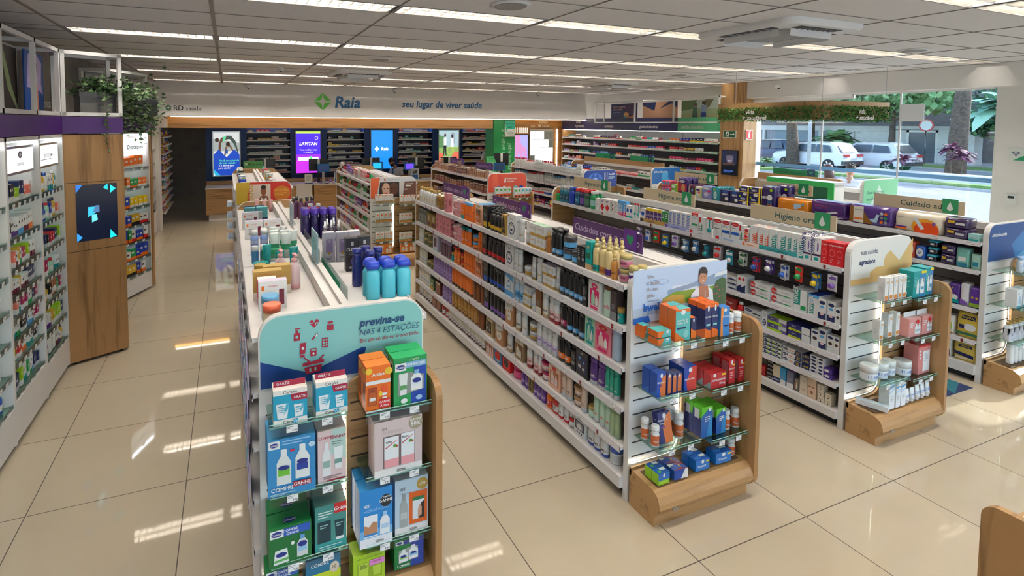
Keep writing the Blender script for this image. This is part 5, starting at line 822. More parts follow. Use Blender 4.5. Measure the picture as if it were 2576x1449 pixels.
def rx_(key,phrase,w,d,h,nm='remedy_carton',**k): sp(key,nm,'box',phrase,w,d,h,m_box,**k)
dr=[('o',.5,.88,.14,.1,'white')]
rx_('bworbox','small orange teal carton',.1,.08,.046,c='#e8742c',top='#57b8b4',pr=[('p',[(.3,0),(1,0),(1,1),(.5,1)],'#57b8b4'),('o',.75,.8,.12,.2,'white'),('t',.7,.4,.2,'white','cloreto',.01)])
rx_('bworbig','large orange and teal carton',.12,.07,.2,c='#e8742c',pr=[('p',[(0,.0),(1,0),(1,.88),(0,.95)],'#5cbcb8'),('p',[(0,0),(.7,0),(0,.3)],'#e8742c'),('o',.5,.9,.16,.08,'white'),('t',.1,.62,.075,'white','cloreto de',.012,0,'l'),('t',.1,.53,.075,'white','sódio 0,9%',.012,0,'l'),('r',.1,.38,.7,.43,'navy'),('o',.7,.2,.2,.12,'#8fd0cc')],tt=[('p',[(.2,0),(1,0),(1,1),(.5,1)],'#5cbcb8')])
rx_('bwnavsm','small navy orange carton',.05,.06,.13,c='navy',top='orange',pr=[('p',[(0,0),(1,0),(1,.3),(0,.5)],'orange')]+dr)
rx_('bwortall','tall navy carton with orange ends',.06,.07,.22,c='#1d2a63',top='#ef6f22',pr=[('p',[(0,0),(1,0),(1,.2),(0,.3)],'#ef6f22'),('r',0,.9,1,1,'#ef6f22'),('t',.5,.6,.07,'white','cloreto',.01),('r',.2,.36,.8,.42,'#8fd0cc')]+dr,sp=[('r',0,.85,1,1,'#ef6f22'),('p',[(0,0),(1,0),(1,.3),(0,.15)],'#ef6f22')])
rx_('bwbluebox','sky blue and orange carton',.075,.06,.19,c='#3f86cc',pr=[('p',[(0,0),(.3,0),(.2,.5),(.35,1),(0,1)],'#ef8f3c'),('t',.65,.66,.07,'white','vitamina C',.01),('r',.4,.33,.9,.38,'navy'),('o',.5,.9,.16,.06,'white')])
sp('bwbot','supplement_bottle','bottle','white supplement bottle with orange label',.055,.055,.13,m_bot,c='white',cap='white',ck='wide',cf=.24,lab='#cf6a3a',l0=.1,l1=.72,lab2='white',txt='vitamina C',tc='white',sq=2,sh=.82)
rx_('bwvit','blue and orange vitamin carton',.07,.06,.147,c='#1d4fb0',pr=[('p',[(.45,0),(1,0),(1,.9),(.6,.8),(.35,.4)],'#e57a3c'),('t',.5,.56,.09,'white','vitamina C',.012),('r',.12,.44,.6,.49,'#4f3a8f')]+dr,sp=[('p',[(0,0),(1,0),(1,.3)],'#2f6cc8')])
rx_('bwslim','slim orange navy carton',.04,.06,.135,c='#2b356f',pr=[('r',.15,.1,.85,.9,'#d9763c')]+dr,top='#2b356f')
rx_('bwtrip','blue and red carton',.095,.06,.146,c='#1f48a8',pr=[('p',[(.3,0),(1,0),(1,1),(.6,1),(.2,.4)],'#d23a34'),('t',.45,.46,.09,'white','tripla ação',.012)]+dr)
rx_('bwpara','flat red carton',.135,.08,.095,c='#c32a30',pr=[('t',.5,.48,.17,'white','paracetamol',.015),('t',.75,.22,.14,'white','750mg',.01),('o',.25,.86,.09,.12,'white'),('r',.7,.78,.97,.9,'yellow')],sp=[('p',[(0,0),(1,0),(1,.5)],'#8f9a9c')])
rx_('bwparat','tall red carton',.055,.06,.155,c='#c4282e',pr=[('t',.5,.6,.07,'white','paracetamol',.01),('r',.6,.74,.98,.8,'yellow'),('l',.2,.8,.2,.5,3,'#e9a0a0')]+dr,sp=[('r',.1,.1,.9,.9,'#b8686c')])
rx_('bwpack','tilted navy orange sachet',.11,.025,.18,nm='vitamin_sachet',c='#252b72',pr=[('p',[(.4,0),(1,0),(1,1),(.6,.9),(.3,.5)],'#e0793f'),('t',.35,.72,.075,'white','vitamina C',.012),('t',.3,.62,.05,'white','500mg',.01),('r',.1,.5,.5,.54,'#6a4aa8')]+dr)
rx_('bwgreen','lime and blue carton',.09,.075,.17,c='#5fc62c',pr=[('p',[(0,0),(1,0),(1,.8),(.7,.95),(0,.7)],'#1f5fae'),('p',[(.5,0),(1,0),(1,.7),(.7,.6)],'#2f8ac8'),('l',.3,.8,.5,.7,3,'white'),('o',.75,.9,.12,.07,'white')],sp=[('p',[(0,0),(1,0),(1,.6),(0,.9)],'#1d2f78'),('r',.2,.6,.7,.9,'#dfe6ea')])
rx_('bwlime','flat blue lime carton',.095,.1,.062,c='#8fc62e',top='#1f5fb8',pr=[('r',0,.4,1,1,'#1f6cc0'),('o',.5,.8,.1,.18,'white'),('r',.1,.1,.8,.3,'#a9d63c')],tt=[('r',.5,.5,.95,.9,'white'),('o',.3,.4,.14,.2,'#4fb04c')])
rx_('bwredb','flat red blue carton',.11,.1,.065,c='#1d4aa8',top='#8f2a4a',pr=[('p',[(.5,0),(1,0),(1,1),(.8,1)],'white')],tt=[('p',[(0,0),(.6,.3),(1,0),(1,.5),(.4,1),(0,1)],'#1f4fae'),('p',[(.0,.6),(.4,.8),(.2,1),(0,1)],'white'),('o',.65,.5,.05,.2,'#e8b830')])
rx_('bwblue','flat bright blue carton',.11,.1,.07,c='#1f74c8',top='#2a5fb8',pr=[('t',.45,.3,.25,'white','lactose',.01),('o',.5,.8,.1,.18,'white'),('r',.75,.7,.98,.85,'yellow')],tt=[('r',.55,.5,.95,.9,'white'),('o',.3,.4,.2,.2,'#3f86d8')])
ecap(2.65,'hair gondola',[(0,'bworbox',.035,.085,.075,-.1,.08),(0,'bworbox',.035,.138,.046,-.22,.08,1,2),(0,'bworbig',.18,.3,.2,-.215,.065,2),(0,'bwnavsm',.312,.358,.13,-.21,.06),
 (1,'bwortall',.455,.51,.222,-.19,.065,2),(1,'bwortall',.515,.57,.222,-.19,.065,2),(1,'bwbluebox',.58,.653,.19,-.204,.06),(1,'bwbot',.668,.72,.13,-.2,.052),(1,'bwbot',.735,.79,.127,-.2,.055),
 (2,'bwvit',.034,.104,.148,-.225,.06,2),(2,'bwslim',.111,.148,.136,-.23,.06),(2,'bwslim',.152,.188,.134,-.23,.06),(2,'bwslim',.192,.231,.132,-.23,.06),(2,'bwtrip',.25,.348,.146,-.23,.06,2),
 (3,'bwpara',.475,.61,.096,-.23,.055,3),(3,'bwparat',.645,.7,.158,-.22,.06,2),(3,'bwparat',.735,.79,.154,-.22,.06,2),
 (4,'bwbot',.04,.09,.13,-.13,.05),(4,'bwbot',.04,.092,.133,-.215,.052),(4,'bwpack',.105,.205,.176,-.2,.022,2,1,0,-.2),(4,'bwbot',.245,.305,.155,-.2,.06,2),
 (5,'bwgreen',.44,.535,.2,-.2,.068,2),(5,'bwgreen',.565,.648,.172,-.205,.068,2),(5,'bwbot',.665,.717,.134,-.2,.052),(5,'bwbot',.74,.795,.132,-.205,.055),
 (6,'bwlime',.04,.132,.066,-.25,.055,2),(6,'bwredb',.17,.28,.062,-.25,.065,2),(7,'bwblue',.36,.475,.07,-.24,.055,2),(7,'bwblue',.54,.675,.072,-.235,.08),(7,'bwbot',.705,.76,.113,-.21,.055)])
sp('slimw','dermo_carton','box','slim white carton with orange foot',.045,.05,.18,m_box,c='#f1eeea',pr=[('r',.1,.08,.9,.24,'#e08a34'),('r',.1,.0,.9,.04,'#b53a44'),('l',.2,.5,.5,.9,5,'lightgrey'),('r',.5,.75,.9,.85,'#e6b06a')],sp=[('l',.2,.8,.3,.6,4,'lightgrey')])
kit('ktealc','teal and blue gift kit with bottle',.15,.1,.215,c='#12999a',top='#35a9ae',pr=[('p',[(.5,0),(1,0),(1,.9),(.5,.9)],'#2a86c0'),('r',.55,.12,.92,.72,'#9aa3a4'),('b',.72,.14,.3,.7,'#f0f2f2','white','#4f9cc0'),('b',.35,.14,.2,.7,'#e6eaea','white'),('r',.6,.9,1,1,'#e8d23a'),('l',.06,.3,.4,.8,5,'#7fd0cc')],sp=[('l',.2,.8,.3,.8,8,'#7fd0cc'),('r',.2,.08,.6,.2,'white')])
kit('kpinkp','pink gift kit with pump bottles',.15,.1,.15,c='#df9792',top='#e6a9a3',pr=[('r',.5,.1,.95,.8,'#c98580'),('b',.62,.12,.24,.7,'#f2f2f2','white','#b9c3c6'),('b',.84,.12,.2,.7,'#f2f2f2','white','#b9c3c6'),('o',.7,.78,.12,.12,'#d8262a'),('l',.08,.4,.5,.8,3,'white')],tab=(.04,'white',[]))
kit('kpinkb','tall pink gift kit with white window',.17,.1,.235,c='#d98a88',top='#c23a3c',pr=[('r',0,.93,1,1,'#c9302f'),('r',.4,.08,.95,.78,'#eef0f2'),('l',.5,.85,.4,.7,4,'silver'),('o',.15,.8,.05,.04,'white'),('o',.15,.68,.05,.04,'white'),('o',.15,.56,.05,.04,'white')])
sp('ovaljar','cream_tub','tub','white oval tub with slanted rim and blue stripe',.125,.08,.12,m_jar,c='#f2f3f3',lid='white',lab='#e6eaf0',txt='FISIOGEL',tc='#2f6cc0',lf=.45,sq=2.2)
sp('slimblue','dermo_carton','box','white carton with sky blue swirl',.075,.07,.2,m_box,c='#eef1f3',pr=[('p',[(0,.8),(1,.9),(1,.97),(0,.9)],'#4fa3dc'),('p',[(0,.62),(1,.76),(1,.8),(0,.68)],'#a9d0ee'),('l',.2,.8,.3,.55,4,'silver')],top='#dfeaf2')
sp('whitetube','cream_tube','tube','white cream tube with blue stripe',.05,.03,.12,m_tube,c='#eef0f2',cap='white',c2='#c9d3e4',txt='avene',tc='#2f55b5',capf=.16)
ecap(4.83,'toothpaste gondola',[(0,'slimw',.075+.058*i,.12+.058*i,.18,-.235,.05) for i in range(5)]+[(1,'ktealc',.5,.66,.21,-.21,.1),(1,'ktealc',.675,.785,.215,-.2,.1),(2,'slimw',.1,.15,.152,-.2,.05),(2,'slimw',.21,.262,.192,-.2,.05),(2,'slimw',.31,.36,.194,-.2,.05),(3,'kpinkp',.47,.63,.15,-.21,.1),(3,'kpinkp',.645,.79,.15,-.21,.1),
 (4,'ovaljar',.03,.145,.125,-.2,.1),(4,'ovaljar',.16,.275,.125,-.2,.1),(4,'ovaljar',.285,.375,.125,-.2,.09),(5,'ovaljar',.47,.585,.125,-.2,.1),(5,'kpinkb',.62,.785,.235,-.21,.1),(6,'slimblue',.08,.135,.04,-.27,.2,1,1,.35),(7,'slimblue',.17,.245,.205,-.25,.07),(7,'slimblue',.26,.32,.18,-.25,.07),(7,'slimblue',.33,.39,.18,-.25,.07)]+[(7,'whitetube',.41+.07*i,.465+.07*i,.11+.004*i,-.25,.04) for i in range(5)])
sp('gwhite','dermo_carton','box','white carton with teal picture foot',.1,.08,.16,m_box,c='#eef0f2',pr=[('o',.6,.4,.3,.25,'#b9cfe2'),('r',0,0,1,.12,'#3aa0b4'),('l',.15,.6,.65,.85,3,'silver')])
sp('gpump','dermo_pump_bottle','bottle','white lotion bottle with gold pump',.075,.06,.2,m_bot,c='#e9e9ec',cap='gold',ck='pump',cf=.22,lab='#d9d8e2',l0=.1,l1=.8,txt='lab',tc='grey',sq=4)
sp('gbot','lotion_bottle','bottle','white slender lotion bottle with gold cap',.06,.05,.21,m_bot,c='#f0efec',cap='#efe3c8',ck='wide',cf=.1)
sp('gcan','spray_can','can','white and blue deodorant can',.045,.045,.15,m_can,c='#e4ebf4',cap='#9cc0ea',lab='#d5e2f2',txt='d',tc='#3f6cc0')
ecap(6.87,'adult care gondola',[(0,'gcan',.12+.055*i,.165+.055*i,.15,-.22,.045) for i in range(5)]+[(2,'gwhite',.06,.16,.17,-.22,.08),(2,'gwhite',.19,.29,.17,-.22,.08),(4,'gpump',.05,.125,.2,-.2,.06)]+[(4,'gpump',.05+.085*i,.125+.085*i,.2,-.2,.06) for i in range(1,4)]+[(6,'gbot',.1+.075*i,.16+.075*i,.21,-.2,.05) for i in range(4)]+[(3,'gwhite',.5,.6,.17,-.22,.08),(5,'gwhite',.5,.6,.17,-.22,.08)])
# ---------------------------------------------------------------- top of the gondola with the teal header
def put1(key,x,y,z,lab,w=None,d=None,h=None,rz=0,rx=0): return spawn(key,(x,y,z+.0008),rz,lab,w,d,h,None,rx)
TA=1.405; TOPA=' on white top of teal header gondola'
sp('aw1','skincare_box','box','white',.15,.06,.16,m_box,c='#ecebe8',pr=[('t',.5,.8,.07,'hotpink','corecura',.01),('r',.72,.15,.9,.7,'wine'),('r',.1,.7,.2,.85,'orange'),('l',.2,.66,.15,.6,6,'grey')],top='palelilac')
sp('aw2','skincare_box','box','gold',.16,.07,.17,m_box,c='#b8954f',top='#c9a860',pr=band('ivory')); sp('aw3','skincare_box','box','pink',.1,.05,.15,m_box,c='hotpink',pr=band('white'),top='white')
sp('aw4','lotion_pump_bottle','bottle','pink pump',.075,.075,.22,m_bot,c='#eccdd0',cap='#f1b3b4',ck='pump',cf=.24,base='#f0b9c0',sq=2,sh=.8); sp('aw5','deodorant_can','can','blue can',.06,.06,.2,m_can,c='#8fa6de',lab='#c3cdea',cap='white',txt='nivea',tc='royal')
sp('aw6','cream_tube','tube','green tube',.075,.05,.19,m_tube,c='#e7eee8',c2='#2f9a6c',cap='white',txt='eco',tc='darkgreen'); sp('aw7','lotion_bottle','bottle','white',.05,.04,.16,m_bot,c='#d3ddd6',cap='white',ck='wide',cf=.25)
sp('aw8','lotion_bottle','bottle','blue',.05,.04,.13,m_bot,c='#3f7fb0',cap='white',ck='wide',cf=.28); sp('aw9','cream_jar','jar','white jar',.1,.1,.06,m_jar,c='white',lid='teal',lab='white',txt='creme',tc='teal')
sp('aw10','cream_jar','jar','gold jar',.08,.08,.09,m_jar,c='#e2d2c8',lid='#c9a24a'); sp('aw11','cream_tube','tube','teal cone',.06,.06,.15,m_tube,c='teal',cap='teal'); sp('aw12','skincare_box','box','green',.13,.05,.09,m_box,c='#1f9a6a',pr=band('white'))
sp('aw13','skincare_box','box','teal',.11,.07,.15,m_box,c='#5fb3b8',pr=band('navy'),top='#58b4ba'); sp('aw14','skincare_box','box','navy',.1,.05,.1,m_box,c='#2b2f6a',pr=[('o',.5,.5,.3,.3,'violet'),('l',.2,.8,.1,.3,2,'green')]); sp('aw15','skincare_box','box','grey',.1,.06,.13,m_box,c='#a9aeb0',pr=band('copper'))
sp('aw16','cream_jar','jar','sky blue lid',.09,.09,.13,m_jar,c='#d9e3ec',lid='#6db0dc'); sp('aw17','cream_jar','jar','orange lid',.09,.09,.12,m_jar,c='#e9d4b0',lid='#ea6a45'); sp('aw18','cream_tube','tube','rosy pointed tube',.05,.05,.14,m_tube,c='#d9a5a0',cap='#d9a5a0')
zz=0
for key,x,y,lab,rz in (('aw1',.515,-.83,'white box printed with pink lettering beside gold boxes',0),('aw3',.49,-.74,'hot pink box in front of gold boxes',0),('aw2',.5,-.65,'gold box nearer the hot pink box',0),('aw2',.56,-.55,'gold box behind the other gold box',0),('aw4',.6,-.36,'pink pump bottle beside black pump jar',.2),('aw4',.67,-.5,'pink pump bottle nearer the gold boxes',.3),('aw10',.5,-.43,'gold lidded cream jar beside pump bottles',0),('aw10',.485,-.2,'gold lidded cream jar behind small pump',0),
 ('aw9',.5,-.02,'white jar with teal lid',0),('aw11',.62,-.1,'teal cone tube beside pink pump bottles',0),('aw11',.72,-.02,'teal cone tube by the divider rail',0),('aw11',.55,.13,'teal cone tube beside green box',0),('aw12',.58,.22,'green flat box under the tubes',0),('aw8',.47,.2,'small blue bottle with white cap, first',0),('aw8',.53,.22,'small blue bottle with white cap, second',0),('aw5',.478,.45,'tall blue spray can nearer the shelf edge',0),('aw5',.55,.46,'tall blue spray can beside green tubes',0),
 ('aw6',.62,.33,'green tube in front row by spray can',0),('aw6',.70,.3,'green tube in front row by divider',0),('aw6',.62,.45,'green tube in middle row by spray can',0),('aw6',.7,.43,'green tube in middle row by divider',0),('aw6',.76,.4,'green tube against the divider rail',0),('aw6',.64,.58,'green tube in back row',0),('aw7',.56,.72,'clear bottle with white cap, one of three',0),('aw7',.63,.74,'clear bottle with white cap, middle of three',0),('aw7',.72,.76,'clear bottle with white cap by divider',0),
 ('aw1',.5,1.1,'white box behind the spray cans',0),('aw1',.66,1.12,'white box beside the navy box',0),('aw14',.6,1.3,'navy box with violet oval',0),('aw1',.49,1.6,'white tall box before teal boxes',0),('aw15',.56,1.78,'grey box before the teal boxes',0),('aw13',.5,1.95,'teal box nearer the shelf edge',0),('aw13',.62,1.97,'teal box nearer the divider',0),('aw14',.5,2.4,'navy box near the rear wooden panel',0),('aw14',.62,2.42,'navy box by pink pointed tubes',0),('aw18',.68,2.55,'pink pointed tube near rear wooden panel, first',0),('aw18',.75,2.57,'pink pointed tube near rear wooden panel, second',0),('aw18',.6,2.62,'pink pointed tube near rear wooden panel, third',0),
 ('aw16',.49,-1.0,'jar with sky blue lid behind teal header',0),('aw17',.49,-1.12,'jar with orange lid behind teal header',0)):
    put1(key,x,y,TA,lab+TOPA if len(lab.split())<10 else lab,rz=rz)
sp('bw1','shampoo_bottle','bottle','aqua',.085,.055,.23,m_bot,c='#56c4da',cap='#2447c8',ck='dome',cf=.2,sq=2.6); sp('bw2','shampoo_bottle','bottle','navy',.06,.06,.24,m_bot,c='#1d2570',cap='#252d85',ck='wide',cf=.12,sq=3); sp('bw3','shampoo_bottle','bottle','purple',.07,.07,.27,m_bot,c='#241a4e',cap='#4a2ba0',ck='wide',cf=.2,sq=2,lab='#2b2058')
sp('bw4','shampoo_box','box','lilac',.085,.06,.22,m_box,c='#e4dce8',top='#f1eef2',pr=[('r',.2,.3,.8,.78,'#a896bf'),('b',.5,.34,.4,.74,'#9a86b6','#c9bdd6'),('o',.5,.3,.14,.05,'gold'),('l',.2,.8,.06,.2,3,'grey')]); sp('bw5','shampoo_box','box','black',.085,.06,.23,m_box,c='#22232b',pr=[('t',.5,.62,.09,'white','CLEAR',.02),('r',.4,.78,.62,.9,'lightgrey'),('l',.2,.8,.48,.58,2,'grey'),('o',.55,.3,.2,.09,'violet'),('o',.55,.3,.12,.05,'black'),('r',.2,.08,.8,.14,'silver')])
sp('bw6','shampoo_bottle','bottle','white foam',.05,.05,.2,m_bot,c='#2a2038',cap='#e9eaec',ck='spray',cf=.32,lab='#e6e6ea'); sp('bw7','shampoo_bottle','bottle','plum',.06,.045,.23,m_bot,c='#6a3a60',cap='#1b1a20',ck='flip',cf=.18); sp('bw8','lotion_bottle','bottle','red',.075,.045,.18,m_bot,c='#d8453a',cap='#e9e9ea',ck='flip',lab='#e9e2dc'); sp('bw9','shampoo_box','box','rose',.09,.06,.13,m_box,c='#b56a62',top='#c2786c',pr=band('ivory'))
k=0
for i in range(2):
    for j in range(3): k+=1; put1('bw1',1.075+.095*j,-.885+.075*i,TA,'aqua shampoo bottle with blue cap, %s %s of the block behind the teal header'%(('front row','back row')[i],('first','middle','last')[j]),rz=-.1)
for i,(x,y) in enumerate(((1.045,-.60),(1.11,-.68),(1.115,-.55),(1.18,-.6))): put1('bw2',x,y,TA,'navy square shampoo bottle, %s of four behind the aqua bottles'%ordw(i+1))
for i,(x,y) in enumerate(((.985,.07),(1.08,.05),(1.17,.06))): put1('bw4',x,y,TA,'lilac shampoo carton with gold seal, %s of three beside black cartons'%ordw(i+1))
for i,(x,y) in enumerate(((1.09,-.23),(1.185,-.2))): put1('bw5',x,y,TA,'black shampoo carton, %s of two before the lilac cartons'%ordw(i+1))
put1('bw9',1.18,-.38,TA,'rose carton between black cartons and navy bottles')
for i in range(2):
    for j in range(4): put1('bw3',.93+.078*j,.92-.015*j+.085*i,TA,'purple lidded dark shampoo bottle, %s row, %s from divider'%(('near','rear')[i],ordw(j+1)))
for i,(x,y) in enumerate(((1.05,.62),(1.11,.66),(1.17,.64),(1.09,.74),(1.15,.76))): put1('bw6',x,y,TA,'dark foam bottle with white spray top, %s of five beside purple bottles'%ordw(i+1))
for i,(x,y) in enumerate(((.95,2.0),(1.02,1.95),(1.09,2.0),(.99,2.1),(1.15,2.05))): put1('bw7',x,y,TA,'plum shampoo bottle with black cap, %s of five near rear panel'%ordw(i+1))
for i,(x,y) in enumerate(((1.1,1.82),(1.18,1.8))): put1('bw8',x,y,TA,'red lotion bottle, %s of two beside plum shampoo'%ordw(i+1))
# acrylic guards and small standing signs along that gondola
o=thing('acrylic_price_guard','clear acrylic guard with green tubes print along white top','guard',(.9,-1.1,TA)); b=MB()
for (y0,y1) in ((.1,1.0),(1.05,1.9)): b.box(-.002,.002,y0,y1,0,.12,'white','acrylic')
b.obj('panel',o); b=MB(); b.box(-.0035,-.0025,.3,.95,.0,.09,'#2b9a78','card'); b.obj('printed_strip',o)
for i,(y,c,l) in enumerate(((-.15,'#a9c9d4','small pale blue acrylic sign standing on divider of teal header gondola'),(1.3,'#cfd6dc','small grey acrylic sign standing farther along the divider'))):
    o=thing('acrylic_sign',l,'sign',(.85,y,1.486)); b=MB(); b.box(-.003,.003,-.14,.14,0,.2,c,'card'); q=Pr(b,(-.0035,.14,0),(0,-1,0),(0,0,1),.28,.2); q.do([('l',.15,.85,.3,.8,5,'teal')]); b.obj('panel',o); b=MB(); b.box(-.03,.03,-.1,.1,-.001,.004,'white','acrylic'); b.obj('foot',o)
# sachets and cards hanging on the aisle side of that gondola
for i in range(7):
    c=('#b9a8c9','#9db4cc','#c9b3c9','#a8b8c4','#b5a4b9','#9fb3cf','#c4b5cc')[i]
    o=thing('hanging_sachet_strip','strip of pale sachets hanging by aisle edge, %s from teal header'%ordw(i+1),'sachets',(.375,-1.12+.34*i,.55)); b=MB()
    for j in range(7): b.box(-.012+.006*(j%2),-.008+.006*(j%2),-.1,.1,.11*j,.11*j+.12,c,'film'); b.box(-.0135+.006*(j%2),-.012+.006*(j%2),-.09,.0,.11*j+.02,.11*j+.04,('wine','royal','teal')[j%3],'film')
    b.obj('sachet_pattern',o)
for i in range(4):
    o=thing('hanging_basket','clear clip basket on gondola side, %s from the top'%ordw(i+1),'basket',(.33,4.95,1.15-.17*i)); b=MB(); b.box(-.06,.06,-.1,.1,0,.005,'white','acrylic'); b.box(-.06,-.057,-.1,.1,0,.1,'white','acrylic'); b.box(-.06,.06,-.1,-.097,0,.1,'white','acrylic'); b.obj('tray',o); b=MB(); b.box(-.05,.05,-.085,.085,.006,.07,'#c9a08a','card'); b.obj('insert',o)
# ---------------------------------------------------------------- generic cartons for the far shelves
def fam(pfx,name,cat,noun,cols,w,d,h,fn=m_box,**k):
    for c,c2 in cols: sp(pfx+c+c2,name,cat,('%s %s with %s band'%(cname(c),noun,cname(c2))) if fn is m_box else '%s %s with %s cap'%(cname(c),noun,cname(c2)),w,d,h,fn,c=c,**(dict(pr=[('r',0,0,1,.32,c2),('r',.1,.6,.6,.75,'charcoal' if c in ('white','cream','ivory') else 'white')],sp=[('r',0,0,1,.32,c2)]) if fn is m_box else dict(cap=c2,lab='white',n=10)))
    return [pfx+c+c2 for c,c2 in cols]
WR=[('white','red'),('white','blue'),('white','red'),('white','lightgrey'),('red','white'),('white','orange'),('navy','white'),('white','green'),('white','silver'),('cream','red')]
MED=fam('m','medicine_box','medicine box','medicine box',sorted(set(WR+[('sky','white'),('teal','white'),('yellow','white'),('pink','red'),('mustard','white')])),.11,.08,.06)
REM=fam('r','remedy_box','medicine box','remedy box',[('blue','white'),('navy','yellow'),('white','green'),('red','white'),('orange','white'),('yellow','green'),('wine','pink'),('green','white'),('sky','white'),('white','red'),('teal','white'),('hotpink','white'),('royal','red'),('purple','white'),('mustard','brown')],.09,.07,.1)
REB=fam('q','remedy_bottle','bottle','remedy bottle',[('white','blue'),('royal','white'),('white','green'),('red','white'),('brown','white'),('blue','blue'),('white','white'),('clear','red')],.06,.06,.12,m_bot)
SKN=fam('s','skincare_carton','box','skincare carton',[('white','orange'),('white','wine'),('white','teal'),('white','green'),('magenta','white'),('salmon','white'),('black','white'),('navy','lightgrey'),('lime','white'),('green','white'),('royal','white'),('mustard','white'),('white','sky'),('red','white'),('white','purple')],.045,.1,.13)
SKB=fam('t','skincare_bottle','bottle','skincare bottle',[('white','sky'),('olive','green'),('teal','white'),('mint','red'),('white','green'),('aqua','green'),('blue','navy'),('mustard','navy'),('copper','white'),('white','blue')],.065,.05,.16,m_bot)
SUN_=fam('u','sunscreen_box','box','sunscreen box',[('orange','white'),('orange','blue'),('white','orange'),('royal','orange'),('yellow','white'),('navy','lime'),('mustard','black'),('orange','white'),('white','red'),('green','orange')],.09,.07,.17)
DYE=[]
for i,(c,hc,nm) in enumerate((('#c9a58f','#5a3826','brown'),('#b98a7c','#2b1b16','black'),('#d6b49c','#a8763a','blonde'),('#a45a52','#7a2420','red'),('#5a4a6a','#1d1726','dark'))):
    sp('dye%d'%i,'hair_dye_box','box','hair dye box showing %s hair'%nm,.075,.06,.16,m_box,c='#7a5a4c' if i%2 else '#9c7a6a',pr=[('o',.5,.55,.4,.36,hc),('o',.5,.52,.22,.24,'#d8a68a'),('r',0,0,1,.2,c),('r',.1,.84,.9,.95,'ivory')]); DYE.append('dye%d'%i)
COS=fam('c','cosmetic_bottle','bottle','cosmetic bottle',[('purple','black'),('hotpink','white'),('white','gold'),('red','black'),('brown','black'),('teal','white'),('lilac','white'),('black','silver'),('salmon','white'),('darkbrown','gold'),('green','white'),('ivory','white'),('sky','white'),('orange','white')],.065,.05,.19,m_bot)
COB=fam('d','cosmetic_box','box','cosmetic box',[('violet','white'),('wine','pink'),('black','red'),('tan','brown'),('navy','gold'),('pink','white'),('orange','brown'),('lightgrey','wine')],.08,.06,.18)
SAL=fam('v','saline_bottle','bottle','saline bottle',[('clear','white'),('white','blue'),('white','red'),('lightgrey','sky')],.075,.06,.2,m_bot); ORA=fam('w','oral_box','box','tooth care box',[('white','red'),('red','white'),('white','blue'),('royal','red'),('white','teal'),('orange','sky')],.08,.07,.12)
PAD=fam('x','snack_pack','pack','small pack',[('yellow','red'),('green','yellow'),('red','green'),('navy','white'),('brown','yellow'),('blue','orange'),('white','red'),('orange','blue'),('teal','white'),('purple','yellow')],.1,.06,.13)
def fill(pts,z,keys,where,end,rz,hmax=9,blk=(1,4),dens=1.0,stack=.0,seed=0,cap=999,deep=0,hs=1.0):
    """cartons set along a straight shelf edge from pts[0] to pts[1] (xy), fronts facing the edge's open side"""
    rnd=random.Random(seed*31+int(z*100)); (ax_,ay),(bx,by)=pts; L=math.hypot(bx-ax_,by-ay); ux,uy=(bx-ax_)/L,(by-ay)/L; t=.02
    while t<L-.04:
        key=rnd.choice(keys); nm,cat,ph,W_,D_,H_,fn,kw=S[key]; n=rnd.randint(*blk); w=W_*rnd.uniform(.8,1.15); h=min(H_*hs*rnd.uniform(.75,1.15),hmax)
        if rnd.random()>dens: t+=w; continue
        for i in range(n):
            if t+w>L: break
            st=2 if (fn is m_box and rnd.random()<stack and 2*h<hmax) else 1
            for s_ in range(st):
                k=(where,); CNT[k]=CNT.get(k,0)+1
                if CNT[k]>cap: return
                px,py=ax_+ux*(t+w/2),ay+uy*(t+w/2)
                d=D_; off=d/2+.012+rnd.uniform(0,.015)
                x=px-sin(rz)*-0+(-off*sin(rz)); y=py+off*cos(rz)
                spawn(key,(x,y,z+h*s_+.0008),rz+rnd.uniform(-.06,.06),'%s, %s from %s, %s'%(ph,ordw(CNT[k]),end,where),w*.96,d,h-.001*(st>1),'cartons, '+where)
            t+=w
        t+=rnd.uniform(0,.02)
W90=-pi/2
def wface(x0,y0,y1,lv,gname,fams,lo=0,hi=9,seed=0,blk=(2,5),zmax=.3,part=None):
    for li,z in enumerate(lv):
        if li<lo or li>hi: continue
        gap=(lv[li-1]-z-.05) if li else zmax
        ks=fams[li%len(fams)] if isinstance(fams[0],list) else fams
        fill(((x0+.01,y1-.04),(x0+.01,y0+.06)),z,ks,'%s shelf of %s'%(('top','second','third','fourth','fifth','bottom')[li],gname),'the wooden end',W90,gap,blk,1,.15,seed+li)
wface(2.53,4.9,7.75,LVA,'sunscreen gondola',[COS+COB,COS,COS+COB,COS,COB+COS,COS],seed=3)
wface(4.77,4.9,7.75,LVA,'hair dye gondola',[DYE,DYE,DYE+COB],hi=2,seed=5)
wface(6.93,4.9,7.75,LVA,'saline gondola',[SAL,SAL,ORA+SAL,PAD+SKN],hi=3,seed=8)
wface(8.75,4.95,7.75,[1.30,.97,.64,.38,.15],'crested gondola',[MED+REM,MED+SKN,MED],hi=2,seed=9,zmax=.15)
# rear of the low gondola group seen over the red summer header
fill(((.44,7.6),(.44,5.1)),1.405,SKN+SKB,'white top of summer gondola','the wooden end',W90,.25,(1,3),.8,0,12)
fill(((.9,7.6),(.9,5.1)),1.405,SKN+SKB+MED,'divider side of summer gondola','the wooden end',W90,.25,(1,3),.8,0,13)
